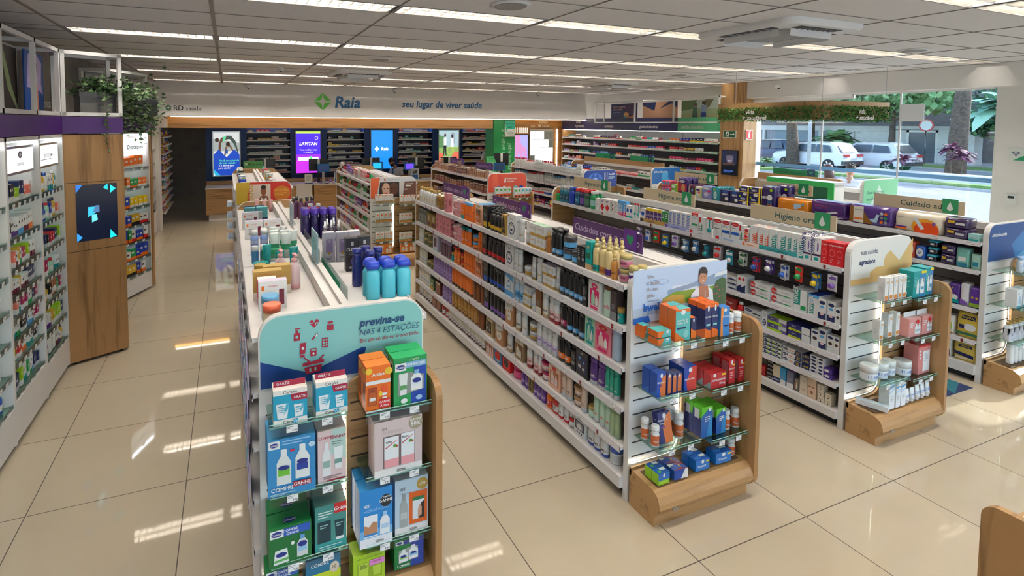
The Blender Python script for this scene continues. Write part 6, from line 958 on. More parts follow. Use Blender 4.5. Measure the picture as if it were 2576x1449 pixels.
# sunscreen endcap cartons
sp('ryw','sunscreen_carton','box','white sunscreen carton with orange foot',.06,.05,.16,m_box,c='#eeebe6',pr=[('r',0,0,1,.25,'#e08a3c'),('r',0,.25,1,.3,'green'),('r',.3,.7,.7,.85,'orange'),('l',.2,.8,.4,.6,3,'silver')]); sp('ryb','sunscreen_carton','box','white sunscreen carton with brown foot',.05,.05,.15,m_box,c='#eeebe6',pr=[('r',0,0,1,.3,'#b08a62'),('r',.3,.85,.7,1,'orange')]); kit('ryo','orange sunscreen gift kit',.13,.08,.16,c='#e8842c',top='#ee9a4c',pr=[('r',.1,.1,.45,.9,'#c96a1c'),('b',.3,.12,.3,.7,'#f0e6da','orange'),('b',.68,.12,.3,.6,'#f0e6da','white'),('o',.66,.75,.2,.16,'white')])
def ecap2(x0,yp,gname,L):
    for s,key,a,w,n in L:
        for i in range(n):
            k=(gname,s); CNT[k]=CNT.get(k,0)+1
            spawn(key,(x0+a+w/2+i*(w+.004),yp-.21,ZS[s]+.0008),R.uniform(-.04,.04),'%s, %s on %s of %s'%(S[key][2],ordw(CNT[k]),WHE[s].replace(' by wall aisle',' pair').replace(' by wood wing',' by wing'),gname),w,None,None,'endcap cartons of '+gname)
ecap2(2.53,4.9,'sunscreen gondola',[(0,'ryb',.04,.048,6),(1,'ryb',.47,.05,5),(2,'ryw',.04,.07,4),(3,'ryw',.47,.07,3),(4,'ryw',.04,.072,4),(5,'ryw',.47,.07,3),(6,'ryo',.05,.14,2),(7,'ryo',.48,.14,2)])
rx_('ptg','white and green carton with orange foot',.07,.06,.18,c='#dfe6e6',pr=[('r',0,0,1,.35,'#e2582c'),('r',.2,.1,.8,.22,'charcoal'),('o',.5,.75,.3,.12,'#4fb04c')]); rx_('ptc','white and cyan carton with orange foot',.07,.06,.18,c='#dfe6e6',pr=[('r',0,0,1,.35,'#e2582c'),('r',.2,.1,.8,.22,'charcoal'),('o',.5,.75,.3,.12,'#2fb4cc')])
ecap2(4.77,4.9,'hair dye gondola',[(1,'ptg',.45,.07,2),(1,'ptc',.6,.07,3),(0,'ptg',.05,.08,4)])
# floss cards hanging below the top shelf of the tooth care gondola
FC=[('#46307f','white'),('#dfe3ea','blue'),('#d8362f','green'),('#2f6fb4','yellow'),('#dfe0e6','violet'),('#4f93cc','white'),('#3f86d0','white'),('#1f5f8a','teal'),('#b9bfc6','red'),('#1f7f9a','white'),('#dfe8e2','darkgreen'),('#c92a45','blue')]
for i in range(17):
    c,c2=FC[i%12]; key='fl%d'%(i%12)
    if key not in S: sp(key,'floss_pack','dental floss','floss card',.075,.03,.13,m_card,c=c,bub=c2,pr=[('r',.1,.7,.9,.9,c2),('r',.3,.3,.7,.5,'white')])
    y=1.0-.135*i
    for j in range(2): spawn(key,(4.80+.05*j,y+.02*j-.012,1.105-.02*(i%2)-.008*j),W90+R.uniform(-.5,.1),'hanging floss card, %s from wooden end, %s on its hook, toothpaste gondola'%(ordw(i+1),('first','second')[j]),.08,None,.13,'hanging floss cards')
o=thing('hook_bar','steel bar with peg hooks under toothpaste gondola top shelf','hook bar',(4.86,-1.2,1.22)); b=MB(); b.tube([(0.1,0,0),(.1,3.4,0)],.008,'silver','metal',6); b.obj('bar',o); b=MB()
for i in range(17): b.tube([(.1,2.2-.135*i,0),(-.09,2.2-.135*i,.0)],.003,'silver','metal',5)
b.obj('peg_rib',o)
# long print trays lying on the tooth care top shelf edge
for i,(a,e,c,l) in enumerate(((.98,.62,'#b8954a','gold tray strip with purple lettering'),(.6,.3,'#9fa8d8','lilac tray strip'),(.26,-.02,'#e9e9ec','white tray strip with red corner'),(-.06,-.36,'#dfe6f0','white blue tray strip'),(-.36,-.53,'#f0d9cc','white orange tray strip'),(-.53,-.88,'#3f9fa6','teal tray strip'))):
    o=thing('shelf_tray',l+' on toothpaste gondola top shelf','tray',(4.815,e,1.302)); b=MB(); b.box(-.012,.028,0,a-e,0,.003,c,'card'); b.box(-.014,-.012,0,a-e,0,.045,c,'card'); q=Pr(b,(-.0145,a-e,0),(0,-1,0),(0,0,1),a-e,.045); q.do([('r',.02,.15,.15,.85,('navy','violet','red','red','orange','teal')[i]),('t',.5,.3,.4,('#4a2a70','royal','grey','sky','orange','#12585e')[i],('CORONA','sensodyne','Colgate','PerioGard','elmex','Hipersensibilidade')[i],.01)]); b.obj('tray_body',o)
# ---------------------------------------------------------------- west wall: lit display cabinets
LB=[[1.815,1.55,1.30,1.05,.82,.57,.34],[1.82,1.555,1.32,1.12,.945,.78,.61,.37],[1.815,1.55,1.30,1.05,.82,.56,.33]]
YB=[(.13,.85),(.85,1.585),(1.585,2.28)]; SG=['CeraVe','exímia','BIODERMA']
def lightbox(o,x,y0,y1,z0,z1,txt,face=-1,lean=.05,tc='#23262e',sub=None):
    b=MB(); b.box(x-.03,x,y0,y1,z0,z1,'silver','metal'); b.obj('sign_frame',o)
    b=MB(); b.box(x,x+.004,y0+.02,y1-.02,z0+.02,z1-.02,'#f4f8fc','lightbox'); s=b.obj('sign_panel',o)
    b=MB(); q=Pr(b,(x+.0045,y0+.02,z0+.02),(0,1,0),(0,0,1),y1-y0-.04,z1-z0-.04); q.do([('t',.5,.38 if sub else .25,.2,tc,txt,.004)]+([('l',.1,.9,.25,.33,1,'grey')] if sub else [])+([('o',.5,.72,.07,.16,'#4a5568'),('o',.5,.72,.04,.1,'#f4f8fc')] if txt=='exímia' else [])+([('r',.62,.2,.92,.55,'#1d2547')] if txt=='CeraVe' else [])); b.obj('lettering',o)
for bi,(y0,y1) in enumerate(YB):
    o=thing('display_cabinet',('lit white wall cabinet at the frame edge with blue tubes','lit white wall cabinet in the middle of three, figure-eight emblem sign','lit white wall cabinet touching the wood column')[bi],'cabinet',(-1.19,y0,0),0,'lit wall cabinets'); L=y1-y0
    b=MB(); b.box(-.36,0,0,.018,.03,2.32,'white','laminate'); b.box(-.36,0,L-.018,L,.03,2.32,'white','laminate'); b.box(-.36,0,0,L,2.29,2.32,'white','laminate'); b.obj('carcass',o)
    b=MB(); b.box(-.37,-.355,.018,L-.018,.3,2.29,'white','laminate'); b.obj('back_board',o)
    b=MB(); b.box(-.36,0,.018,L-.018,.05,LB[bi][-1]-.02,'white','laminate'); b.box(-.3,-.03,.02,L-.02,0,.05,'charcoal','matte'); b.obj('base_front',o)
    b=MB(); b.box(-.1,-.06,.03,L-.03,2.275,2.289,'#f2f7ff','glow'); b.obj('light_strip',o)
    lightbox(o,-.03,.05,L-.05,2.03,2.25,SG[bi],sub=bi==2)
    for li,z in enumerate(LB[bi]):
        b=MB(); b.box(-.35,-.012,.02,L-.02,z-.008,z,'white','shelfglass'); b.box(-.012,-.006,.02,L-.02,z-.035,z+.012,'#b9aca2','acrylic'); b.box(-.0135,-.0125,.02,L-.02,z-.034,z-.004,'#a3968c','card'); s=b.obj('shelf',o)
        b=MB(); b.box(-.34,-.325,.03,L-.03,z-.022,z-.012,'#f2f7ff','glowsoft'); b.obj('light_strip',s)
        for k in range(5):
            p=put('price_label',tagmesh()[0],s); p.location=(-.005,.07+(L-.14)*(k+.5)/5,z-.018); p.rotation_euler=(0,0,pi)
        gap=(LB[bi][li-1]-z-.05) if li else .2
        wh='%s shelf of %s cabinet'%(ordw(li+1),('frame edge','middle','column side')[bi])
        fill(((-1.205,y1-.03),(-1.205,y0+.03)) if 0 else ((-1.215,y0+.03),(-1.215,y1-.03)),z,([['tmintred','twhitesky','tmustardnavy'],SKN,SKB+SKN][bi] if li<3 else [SKB,SKN,SKB+SKN][bi]),wh,'the near side',pi/2,gap,(1,3),.93,0,100+bi*10+li)
# purple fascia, white light frames, posters, planters with ivy
A=Vector((-1.19,2.285,0)); Bp=Vector((-.72,2.53,0)); D0=Vector((-1.19,3.98,0)); D1=Vector((-.77,4.88,0))
def slab(b,P,Q,z0,z1,th,col,mat):
    d=(Q-P).normalized(); n=Vector((d.y,-d.x,0)); p=[P,Q,Q-n*th,P-n*th]
    k=b.vv([(v.x,v.y,z0) for v in p]+[(v.x,v.y,z1) for v in p])
    for q in ((0,3,2,1),(4,5,6,7),(0,1,5,4),(1,2,6,5),(2,3,7,6),(3,0,4,7)): b.face([k+i for i in q],col,mat)
def frame(name,label,P,Q,posts,z0=2.5,z1=3.14,depth=.33,sec=.035):
    o=thing(name,label,'light frame',(0,0,0),0,'white steel frames over the wall cabinets'); d=(Q-P).normalized(); n=Vector((d.y,-d.x,0)); L=(Q-P).length
    for off in (0,depth):
        b=MB(); p=P-n*off; q=Q-n*off
        slab(b,p,q,z0,z0+sec,sec,'white','card'); slab(b,p,q,z1-sec,z1,sec,'white','card'); b.obj('frame_rail',o)
    for t in posts:
        for off in (0,depth):
            b=MB(); p=P+d*(L*t)-n*off; slab(b,p-d*sec/2,p+d*sec/2,z0,z1,sec,'white','card'); b.obj('frame_post',o)
        for zz in (z0,z1-sec):
            b=MB(); p=P+d*(L*t); slab(b,p-d*sec/2,p+d*sec/2,zz,zz+sec,depth,'white','card'); b.obj('frame_tie',o)
    return o
frame('steel_frame','white steel frame over the lit cabinets holding posters',Vector((-1.19,-.6,0)),A,(0,.28,.5,.75,.985)); frame('steel_frame','white steel frame over the wood column with a planter inside',A,Bp,(.03,.97))
frame('steel_frame','white steel frame over the cabinet named Destaques',Vector((-1.15,4.1,0)),D1,(.03,.97)); frame('steel_frame','long white steel frame over the farther wall cabinets',Vector((-1.19,5.0,0)),Vector((-1.19,9.3,0)),(0,.2,.4,.6,.8,1))
for P,Q,l in ((Vector((-1.19,-.6,0)),A,'purple fascia strip over the lit wall cabinets'),(A,Bp,'purple fascia strip over the wood column'),(D0,D1,'purple fascia strip over Destaques cabinet'),(Vector((-1.19,5,0)),Vector((-1.19,9.3,0)),'purple fascia strip over the farther wall cabinets')):
    b=MB(); slab(b,P,Q,2.325,2.49,.3,'#45206e','card'); tag(b.obj('fascia_board'),l,'fascia','purple fascia strips')
# wood column with a screen
o=thing('wood_column_cladding','wood clad column beside wall cabinets with a dark screen','column',(0,0,0)); b=MB()
p=[A,Bp,Vector((-.78,2.72,0)),Vector((-1.5,3.0,0)),Vector((-1.5,2.4,0))]; k=b.vv([(v.x,v.y,.03) for v in p]+[(v.x,v.y,2.31) for v in p])
b.face([k+i for i in (4,3,2,1,0)],'white','oakz'); b.face([k+5+i for i in range(5)],'white','oakz')
for i in range(5): b.face([k+i,k+(i+1)%5,k+5+(i+1)%5,k+5+i],'white','oakz')
b.obj('cladding',o)
u=(Bp-A).normalized(); n=Vector((u.y,-u.x,0)); b=MB(); q=Pr(b,A+n*.001+Vector((0,0,.03)),u,(0,0,1),(Bp-A).length,2.28); q.do([('r',0,.488,1,.491,'#4a3522'),('r',0,.79,1,.793,'#4a3522')]); b.obj('joint',o)
b=MB(); q=Pr(b,A+n*.003+Vector((0,0,1.24)),u,(0,0,1),(Bp-A).length,.57,'screen'); q.do([('r',.17,0,.86,1,'#070d1e'),('p',[(.17,.86),(.28,1),(.17,1)],'#1f5fae'),('p',[(.62,.93),(.7,1),(.7,.88)],'#17a8b4'),('p',[(.74,.98),(.84,.9),(.74,.82)],'#17b4b8'),('p',[(.17,0),(.17,.16),(.26,.07)],'#2a7fd0'),('p',[(.72,.0),(.84,.02),(.73,.16)],'#17b4b8'),('p',[(.36,.42),(.5,.5),(.5,.6),(.36,.6)],'#2f9ab8'),('p',[(.42,.32),(.52,.36),(.5,.46),(.42,.46)],'#58b8c8'),('p',[(.44,.5),(.55,.5),(.55,.62),(.48,.62)],'#3f5f86')]); b.obj('screen',o)
b=MB()
for t in (.1,.9): v=A+u*((Bp-A).length*t)-n*.06; b.box(v.x-.02,v.x+.02,v.y-.02,v.y+.02,0,.03,'black','plastic')
b.obj('levelling_foot',o)
# Destaques cabinet
u=(D1-D0).normalized(); n=Vector((u.y,-u.x,0)); L=(D1-D0).length; rzD=math.atan2(u.y,u.x)
o=thing('display_cabinet','lit angled cabinet with sign Destaques full of orange sunscreen','cabinet',(D0.x,D0.y,0),rzD,'lit wall cabinets')
b=MB(); b.box(0,.02,0,.3,.03,2.3,'white','laminate'); b.box(L-.02,L,0,.3,.03,2.3,'white','laminate'); b.box(0,L,0,.3,2.28,2.3,'white','laminate'); b.obj('carcass',o); b=MB(); b.box(.02,L-.02,.29,.3,.3,2.28,'#dfe9f2','laminate'); b.obj('back_board',o)
b=MB(); b.box(.02,L-.02,.0,.3,.03,.27,'white','laminate'); b.obj('base_front',o); b=MB(); b.box(.03,L-.03,.03,.07,2.26,2.279,'#eaf2ff','glow'); b.obj('light_strip',o)
b=MB(); b.box(.06,L-.06,.01,.02,1.98,2.22,'#f4f8fc','lightbox'); s=b.obj('sign_panel',o); b=MB(); q=Pr(b,(.06,.0095,1.98),(1,0,0),(0,0,1),L-.12,.24); q.do([('t',.72,.38,.25,'#16283e','Destaques',.012,.15)]); b.obj('lettering',o)
b=MB(); b.box(L,L+.045,-.02,.32,.03,2.32,'white','oakz'); b.obj('side_panel',o)
for li,z in enumerate((1.79,1.52,1.24,.99,.76,.51,.29)):
    b=MB(); b.box(.02,L-.02,.0,.28,z-.008,z,'white','shelfglass'); b.box(.02,L-.02,-.002,0,z-.03,z+.02,'white','acrylic'); s=b.obj('shelf',o); b=MB(); b.box(.03,L-.03,.25,.262,z-.02,z-.01,'#eaf2ff','glowsoft'); b.obj('light_strip',s)
    for k in range(3): p=put('price_label',tagmesh()[0],s); p.location=(L*.45+.18*k,-.004,z-.01); p.rotation_euler=(0,0,pi/2)
    P0=D0+u*(L*.36); P1=D0+u*(L*.97); fill(((P0.x,P0.y),(P1.x,P1.y)),z,SUN_,'%s shelf of Destaques cabinet'%ordw(li+1),'the column side',rzD,.2,(1,2),1,0,200+li)
# farther wall cabinets seen nearly edge on
o=thing('display_cabinet','long white wall cabinet beyond the Destaques cabinet','cabinet',(-1.19,5.0,0),0,'lit wall cabinets'); b=MB(); b.box(-.36,0,0,4.3,.03,.5,'white','laminate'); b.box(-.36,-.34,0,4.3,.5,2.3,'white','laminate')
for y in (0,.86,1.72,2.58,3.44,4.28): b.box(-.34,0,y,y+.02,.5,2.3,'white','laminate')
b.obj('carcass',o)
for li,z in enumerate((1.85,1.55,1.25,.95,.7,.5)):
    b=MB(); b.box(-.34,-.01,.02,4.28,z-.01,z,'white','laminate'); b.box(-.01,-.004,.02,4.28,z-.035,z+.015,'#8f8a88','card'); b.obj('shelf',o); fill(((-1.21,5.1),(-1.21,9.2)),z,SKN+SKB,'%s shelf of far wall cabinet'%ordw(li+1),'Destaques cabinet',pi/2,.22,(3,6),.8,0,220+li,22)
b=MB(); b.box(-1.56,-1.12,9.35,9.7,0,2.6,'white','wallwhite'); struct(b.obj('trim_8'))
o=thing('wall_rack','tall rack of coloured packs at the end of the wall aisle','rack',(-1.08,9.75,0)); b=MB(); b.box(-.42,-.38,0,2.1,.05,2.32,'white','shelfmetal'); b.obj('back_board',o)
for li in range(10):
    z=2.10-.195*li; b=MB(); b.box(-.4,0,.02,2.05,z-.015,z,'white','shelfmetal'); b.box(0,.01,.02,2.05,z-.03,z+.012,'white','card'); b.obj('shelf',o); fill(((-1.11,9.8),(-1.11,11.75)),z,PAD,'%s shelf of tall pack rack'%ordw(li+1),'the white post',pi/2,.155,(2,3),1,0,240+li,20)
# posters and lettering inside the frames
o=thing('hanging_poster','dark photo poster with green stalk hanging in the white frame','poster',(-1.42,1.2,2.52)); b=MB(); b.box(-.006,.006,0,.68,0,.56,'#3a3230','card'); q=Pr(b,(.006,0,0),(0,1,0),(0,0,1),.68,.56); q.do([('p',[(.0,0),(.5,0),(.2,.5),(0,.6)],'#7a4a3a'),('p',[(.45,1),(.55,1),(.8,.4),(1,.08),(.95,.05),(.68,.35)],'#9cb37c'),('p',[(.3,.6),(.5,.9),(.45,1),(.2,1)],'#4a4440')]); b.obj('sheet',o)
o=thing('hanging_poster','illustrated poster of woman with hair bun on blue','poster',(-1.36,1.86,2.53)); b=MB(); b.box(-.006,.006,0,.52,0,.55,'#174a9a','card'); q=Pr(b,(.006,0,0),(0,1,0),(0,0,1),.52,.55); q.do([('p',[(.1,.4),(.2,.95),(.6,1),(.9,.85),(.85,.5),(.95,.3),(.6,.4)],'#c7b6e6'),('p',[(.25,0),(.7,0),(.66,.45),(.55,.6),(.35,.5)],'#e8906a'),('o',.5,.68,.12,.12,'#c9744e'),('p',[(.42,.72),(.45,.9),(.55,.95),(.64,.8),(.62,.66),(.56,.78)],'#4d2a55'),('o',.52,.93,.06,.06,'#4d2a55'),('p',[(.5,0),(.6,0),(.56,.2)],'#6a2fa0')]); b.obj('sheet',o)
o=thing('wall_lettering','white letters viva mais sua beleza on the grey wall','lettering',(-1.555,2.75,2.6)); b=MB(); b.text('viva',(0,0,.14),(0,1,0),(0,0,1),.1,'#dfe0e4','card',.02,.15); b.text('+sua beleza',(0,0,0),(0,1,0),(0,0,1),.1,'#dfe0e4','card',.02,.15); b.obj('lettering',o)
# ivy
def leafpoly(b,p,s,rnd,col):
    M_=Matrix.Translation(p)@Matrix.Rotation(rnd.uniform(0,6.28),4,'Z')@Matrix.Rotation(rnd.uniform(.2,1.5),4,'X'); o_=b.M; b.M=M_
    b.poly([(0,0,0),(s*.5,s*.25,s*.06),(s*.38,s*.5,0),(s*.12,s*.55,.02*s),(0,s*1.1,0),(-s*.12,s*.55,.02*s),(-s*.38,s*.5,0),(-s*.5,s*.25,s*.06)],col,'leaf'); b.M=o_
def ivy(name,label,c,box_,pl,n,strands,seed):
    rnd=random.Random(seed); o=thing(name,label,'plant',(c[0],c[1],2.5)); b=MB(); x,y,z=pl; b.box(-x,x,-y,y,.035,.035+z,'#33363f','plastic'); b.box(-x*1.04,x*1.04,-y*1.04,y*1.04,z,z+.05,'#3b3e48','plastic'); o2=b.obj('planter',o); o2.rotation_euler=(0,0,.48)
    f=MB(); G=['#3d5c35','#4a6b3c','#55774a','#2e4a2a','#7f9a6c']
    for i in range(n):
        q=Vector([rnd.gauss(box_[0][k],box_[1][k]) for k in range(3)]); leafpoly(f,q,rnd.uniform(.04,.075),rnd,rnd.choice(G))
    for st in strands:
        P=[Vector(v) for v in st]; f.tube(P,.003,'#5a4a34','leaf',4)
        for i in range(len(P)-1):
            m=int((P[i+1]-P[i]).length/.022)+1
            for j in range(m):
                q=P[i].lerp(P[i+1],j/m)+Vector((rnd.gauss(0,.014),rnd.gauss(0,.014),rnd.gauss(0,.01))); leafpoly(f,q,rnd.uniform(.03,.055),rnd,rnd.choice(G))
    f.obj('foliage',o)
ivy('ivy_planter','trailing ivy in grey planter on the wood column frame',(-.98,2.62,0),((.1,.03,.27),(.14,.09,.055)),(.16,.1,.2),420,[((.1,-.12,.25),(.14,-.2,.05),(.13,-.21,-.2),(.15,-.21,-.38)),((-.1,-.05,.3),(-.25,-.12,.36),(-.3,-.1,.3)),((.2,.05,.2),(.3,.15,.1),(.32,.2,-.05))],1)
ivy('ivy_planter','trailing ivy in planter over the Destaques cabinet',(-.86,4.55,0),((.04,-.1,.12),(.12,.3,.17)),(.13,.35,.2),1000,[((.1,.2,.1),(.16,.3,-.1),(.15,.3,-.3)),((.0,-.4,.2),(.1,-.5,.0),(.12,-.45,-.15)),((.1,.0,.0),(.18,.05,-.15),(.2,.1,-.2))],2)
# ---------------------------------------------------------------- header lettering, back wall, counters
o=thing('header_lettering','green diamond and big blue name on the white header','lettering',(0,8.948,0)); b=MB()
def star(b,cx,cz,r,col,y=0):
    for sx,sz in ((1,1),(1,-1),(-1,1),(-1,-1)):
        pts=[(.06,.98),(.98,.06)]+[(.98-.52*i/4-.1*sin(pi*i/4)*0,.06+.0) for i in ()]+[(.55,.07),(.3,.14),(.14,.3),(.07,.55)]
        P=[(cx+sx*r*a,y,cz+sz*r*c) for a,c in pts]; b.poly(P if sx*sz<0 else P[::-1],col,'card')
star(b,2.42,2.965,.205,'#4fae3c',-.002); b.obj('emblem',o); b=MB(); b.text('Raia',(2.71,-.002,2.835),(1,0,0),(0,0,1),.27,'#0f5487','card',.03,.17,'l',.86); b.obj('lettering',o)
o=thing('header_lettering','blue slogan seu lugar de viver saúde on the white header','lettering',(0,8.948,0)); b=MB(); b.text('seu lugar de viver saúde',(4.4,-.002,2.87),(1,0,0),(0,0,1),.17,'#0f5487','card',.025,.17,'l',2.25); b.obj('lettering',o)
o=thing('header_lettering','small dark lettering with green diamond at header end','lettering',(0,8.948,0)); b=MB(); star(b,-.88,2.765,.07,'#2a6a45',-.002); b.obj('emblem',o); b=MB(); b.text('RD',(-.78,-.002,2.71),(1,0,0),(0,0,1),.11,'#22252a','card',.02); b.text('saúde',(-.54,-.002,2.71),(1,0,0),(0,0,1),.1,'#22252a','card',0,0,'l',.34); b.obj('lettering',o)
b=MB(); b.box(-.85,10.3,8.97,9.0,2.572,2.584,'#fff2dd','glow'); tag(b.obj('light_strip_lamp'),'white light line along the bottom of the white header','light')
b=MB(); b.box(-.9,7.2,9.36,9.38,2.66,2.68,'#ffc04a','glowwarm'); tag(b.obj('cove_lamp'),'warm light strip hidden above the wood fascia','light')
b=MB(); b.box(7.97,10.2,10.28,10.3,2.66,2.68,'#ffc04a','glowwarm'); tag(b.obj('cove_lamp'),'warm light strip above lettering espaço sua saúde','light')
b=MB(); b.box(-.26,8.9,12.2,12.35,0,2.95,'white','bluewall'); struct(b.obj('wall_back'))
PAN=[(-.262,.785),(1.965,3.01),(4.13,5.21),(6.35,7.41)]
for i,(a,c) in enumerate(PAN): b=MB(); b.box(a,c,11.86,12.2,0,2.6,'white','bluewall'); struct(b.obj('trim_%d'%(9+i)))
def framed(name,label,cat,x0,x1,z0,z1,y,prims,mat='lightbox',fcol='silver',fm='metal',bg='white'):
    o=thing(name,label,cat,(x0,y,z0)); b=MB(); w,h=x1-x0,z1-z0; t=.03
    for q in ((0,w,0,t),(0,w,h-t,h),(0,t,t,h-t),(w-t,w,t,h-t)): b.box(q[0],q[1],-.03,-.001,q[2],q[3],fcol,fm)
    b.obj('bezel_frame',o); b=MB(); b.box(t,w-t,-.02,-.002,t,h-t,bg,mat); Pr(b,(t,-.0202,t),(1,0,0),(0,0,1),w-2*t,h-2*t,mat).do(prims); b.obj('picture',o); return o
framed('poster_lightbox','backlit poster of stretching woman over blue shape','poster',-.1,.62,.97,2.22,11.855,[('r',0,.3,1,1,'#c9cfd0'),('p',[(0,.45),(1,.45),(1,.75),(0,.85)],'#9ba3a2'),('r',.0,.4,1,.56,'#d9d8d2'),('p',[(.18,.45),(.26,.45),(.3,.75),(.45,.82),(.62,.84),(.8,.72),(.93,.5),(.98,.5),(.85,.8),(.68,.92),(.5,.92),(.28,.86),(.2,.7)],'#5b4034'),('p',[(.5,.92),(.68,.92),(.85,.8),(.98,.5),(.93,.5),(.8,.72),(.62,.84),(.52,.83)],'#3c4c46'),('p',[(.34,.78),(.44,.8),(.5,.9),(.4,.9)],'#5fcf9a'),('o',.14,.82,.08,.05,'#3a2a24'),('o',.56,.72,.08,.06,'#33231e'),('p',[(.4,.46),(.46,.46),(.52,.66),(.62,.66),(.8,.5),(.84,.5),(.66,.7),(.46,.66)],'#6a4a3a'),('r',.45,.5,.55,.6,'#2d4a8a'),
 ('p',[(.05,.0),(.25,0),(.02,.14),(0,.3),(0,.08)],'#2fb0d8'),('p',[(.0,.15),(.25,.0),(.75,0),(1,.15),(1,.48),(.8,.6),(.5,.42),(.2,.6),(0,.48)],'#1c46b4'),('t',.2,.32,.05,'#5fe0a0','Você no controle',.012,.2,'l'),('t',.2,.265,.05,'#5fe0a0','da sua saúde',.012,.2,'l'),('t',.19,.21,.042,'white','e a gente aqui',.008,.2,'l'),('t',.18,.15,.042,'white','para ajudar',.008,.2,'l')])
framed('wall_screen','purple screen with white name on the blue back wall','screen',2.085,2.845,.97,2.24,11.855,[('r',0,0,1,.45,'#8a2ad0'),('p',[(0,0),(1,0),(1,.2),(.5,.4),(0,.3)],'#b02fd8'),('r',0,.95,1,1,'#a9c94a'),('t',.5,.67,.075,'white','LAVITAN',.03,.2),('t',.5,.54,.04,'#d8c9f6','Você melhor hoje',.008),('t',.5,.485,.04,'#d8c9f6','e amanhã.',.008),('o',.84,.84,.07,.04,'white'),('o',.84,.84,.06,.033,'#4a1fd0'),('r',.08,.3,.92,.38,'#dfe4ec'),('r',.55,.3,.65,.4,'#4fd06a')],'screen','black','plastic','#3f1cc8')
framed('wall_screen','bright blue screen with white name on the back wall','screen',4.315,5.06,1.03,2.275,11.855,[('r',0,0,1,1,'#1a7ad4'),('t',.62,.48,.085,'white','Raia',.025,.15),('p',[(.16,.52),(.26,.59),(.36,.52),(.26,.45)],'white'),('p',[(.24,.52),(.26,.535),(.28,.52),(.26,.505)],'#1a7ad4')],'screen','black','plastic','#1a7ad4')
framed('poster_lightbox','backlit poster of two men with a bicycle over coral','poster',6.54,7.29,.8,2.27,11.855,[('r',0,.4,1,1,'#a9c4cc'),('r',0,.4,1,.62,'#8fae6a'),('p',[(0,.6),(.4,.62),(.3,.85),(0,.9)],'#5f8a5a'),('r',.62,.7,.8,.95,'#8fa4b0'),('p',[(.22,.42),(.26,.42),(.3,.62),(.34,.42),(.38,.42),(.36,.68),(.24,.68)],'#20242c'),('r',.24,.66,.38,.84,'#dfe3e6'),('o',.31,.89,.05,.04,'#4a342a'),('r',.6,.62,.74,.82,'#e9ecee'),('o',.67,.87,.05,.04,'#3a2a22'),('o',.55,.54,.14,.09,'#c9d04a'),('o',.55,.54,.125,.08,'#8fae6a'),('o',.86,.54,.14,.09,'#c9d04a'),('o',.86,.54,.125,.08,'#8fae6a'),('p',[(0,0),(1,0),(1,.5),(.8,.52),(.65,.4),(.45,.25),(.3,.3),(.18,.48),(0,.5)],'#e9705a'),('t',.5,.2,.05,'#f6d6cc','Contato humano',.012,.1)])
BAY=[(.785,1.965),(3.01,4.13),(5.21,6.35),(7.41,8.6)]; LVB=[2.19,1.965,1.77,1.57,1.395,1.225,1.05]
for bi,(a,c) in enumerate(BAY):
    o=thing('medicine_shelf','white shelf bay of medicine boxes, %s from the stretching woman poster'%ordw(bi+1),'shelf unit',(a,11.87,0),0,'medicine shelf bays'); w=c-a
    b=MB(); b.box(.01,w-.01,.31,.325,.6,2.32,'#14264a','card'); b.obj('back_board',o); b=MB(); b.box(.03,w-.03,.05,.12,2.45,2.47,'#eef4ff','glow'); b.obj('light_strip',o)
    for li,z in enumerate(LVB):
        b=MB(); b.box(.005,w-.005,.0,.31,z-.012,z,'white','shelfmetal'); b.box(.005,w-.005,-.008,0,z-.03,z+.006,'#efece6','card'); b.obj('shelf',o)
        gap=(LVB[li-1]-z-.05) if li else .15
        fill(((a+.03,11.875),(c-.03,11.875)),z,MED+(['mwhitered']*4+['mwhiteblue']*2+['mwhitelightgrey']*2),'%s shelf of %s medicine bay'%(ordw(li+1),ordw(bi+1)),'the west side',0,min(gap,.13),(1,3),.95,.35,300+bi*10+li,10)
# counters
for i,(a,c) in enumerate(((-.23,2.36),(2.40,4.95),(5.0,7.2))):
    o=thing('service_counter','wooden service counter with white top, %s from the grey passage'%ordw(i+1),'counter',(a,10.32,0),0,'service counters'); w=c-a
    b=MB(); b.box(0,w,0,.6,.16,.80,'white','woodx'); b.box(0,w,-.002,0,.37,.374,'#4a3522','matte'); b.box(0,w,-.002,0,.58,.584,'#4a3522','matte'); b.obj('body',o)
    b=MB(); b.box(.06,w-.03,.06,.58,0,.16,'white','laminate'); b.obj('plinth',o); b=MB(); b.box(-.01,w,-.02,.7,.80,.83,'white','laminate'); b.box(0,w,.7,.73,.16,.93,'white','woodx'); b.obj('worktop',o)
    if i<2: b=MB(); b.box(w-.42,w-.02,-.025,-.004,.05,.85,'white','laminate'); b.obj('white_front',o)
def monitor(x,y,z0,w,h,l,tilt=0,zt=.83):
    o=thing('monitor',l,'monitor',(x,y,zt),tilt,'monitors on the counters'); b=MB(); b.box(-w/2,w/2,-.02,.02,z0-zt,z0-zt+h,'#15161a','blackplastic'); b.obj('housing',o); b=MB(); b.box(-.03,.03,-.045,-.02,z0-zt+h*.3,z0-zt+h*1.02,'white','card'); b.obj('mount',o); b=MB(); b.box(-.03,.03,-.04,0,.02,z0-zt+.03,'#15161a','blackplastic'); b.box(-.12,.12,-.1,.06,.0,.02,'#15161a','blackplastic'); b.obj('stand_foot',o)
for i,(x,z) in enumerate(((1.2,1.16),(2.6,1.14),(4.08,1.14),(5.45,1.12),(6.5,1.12))): monitor(x,10.85,z,.52,.33,'black monitor seen from behind on counter, %s from the grey passage'%ordw(i+1))
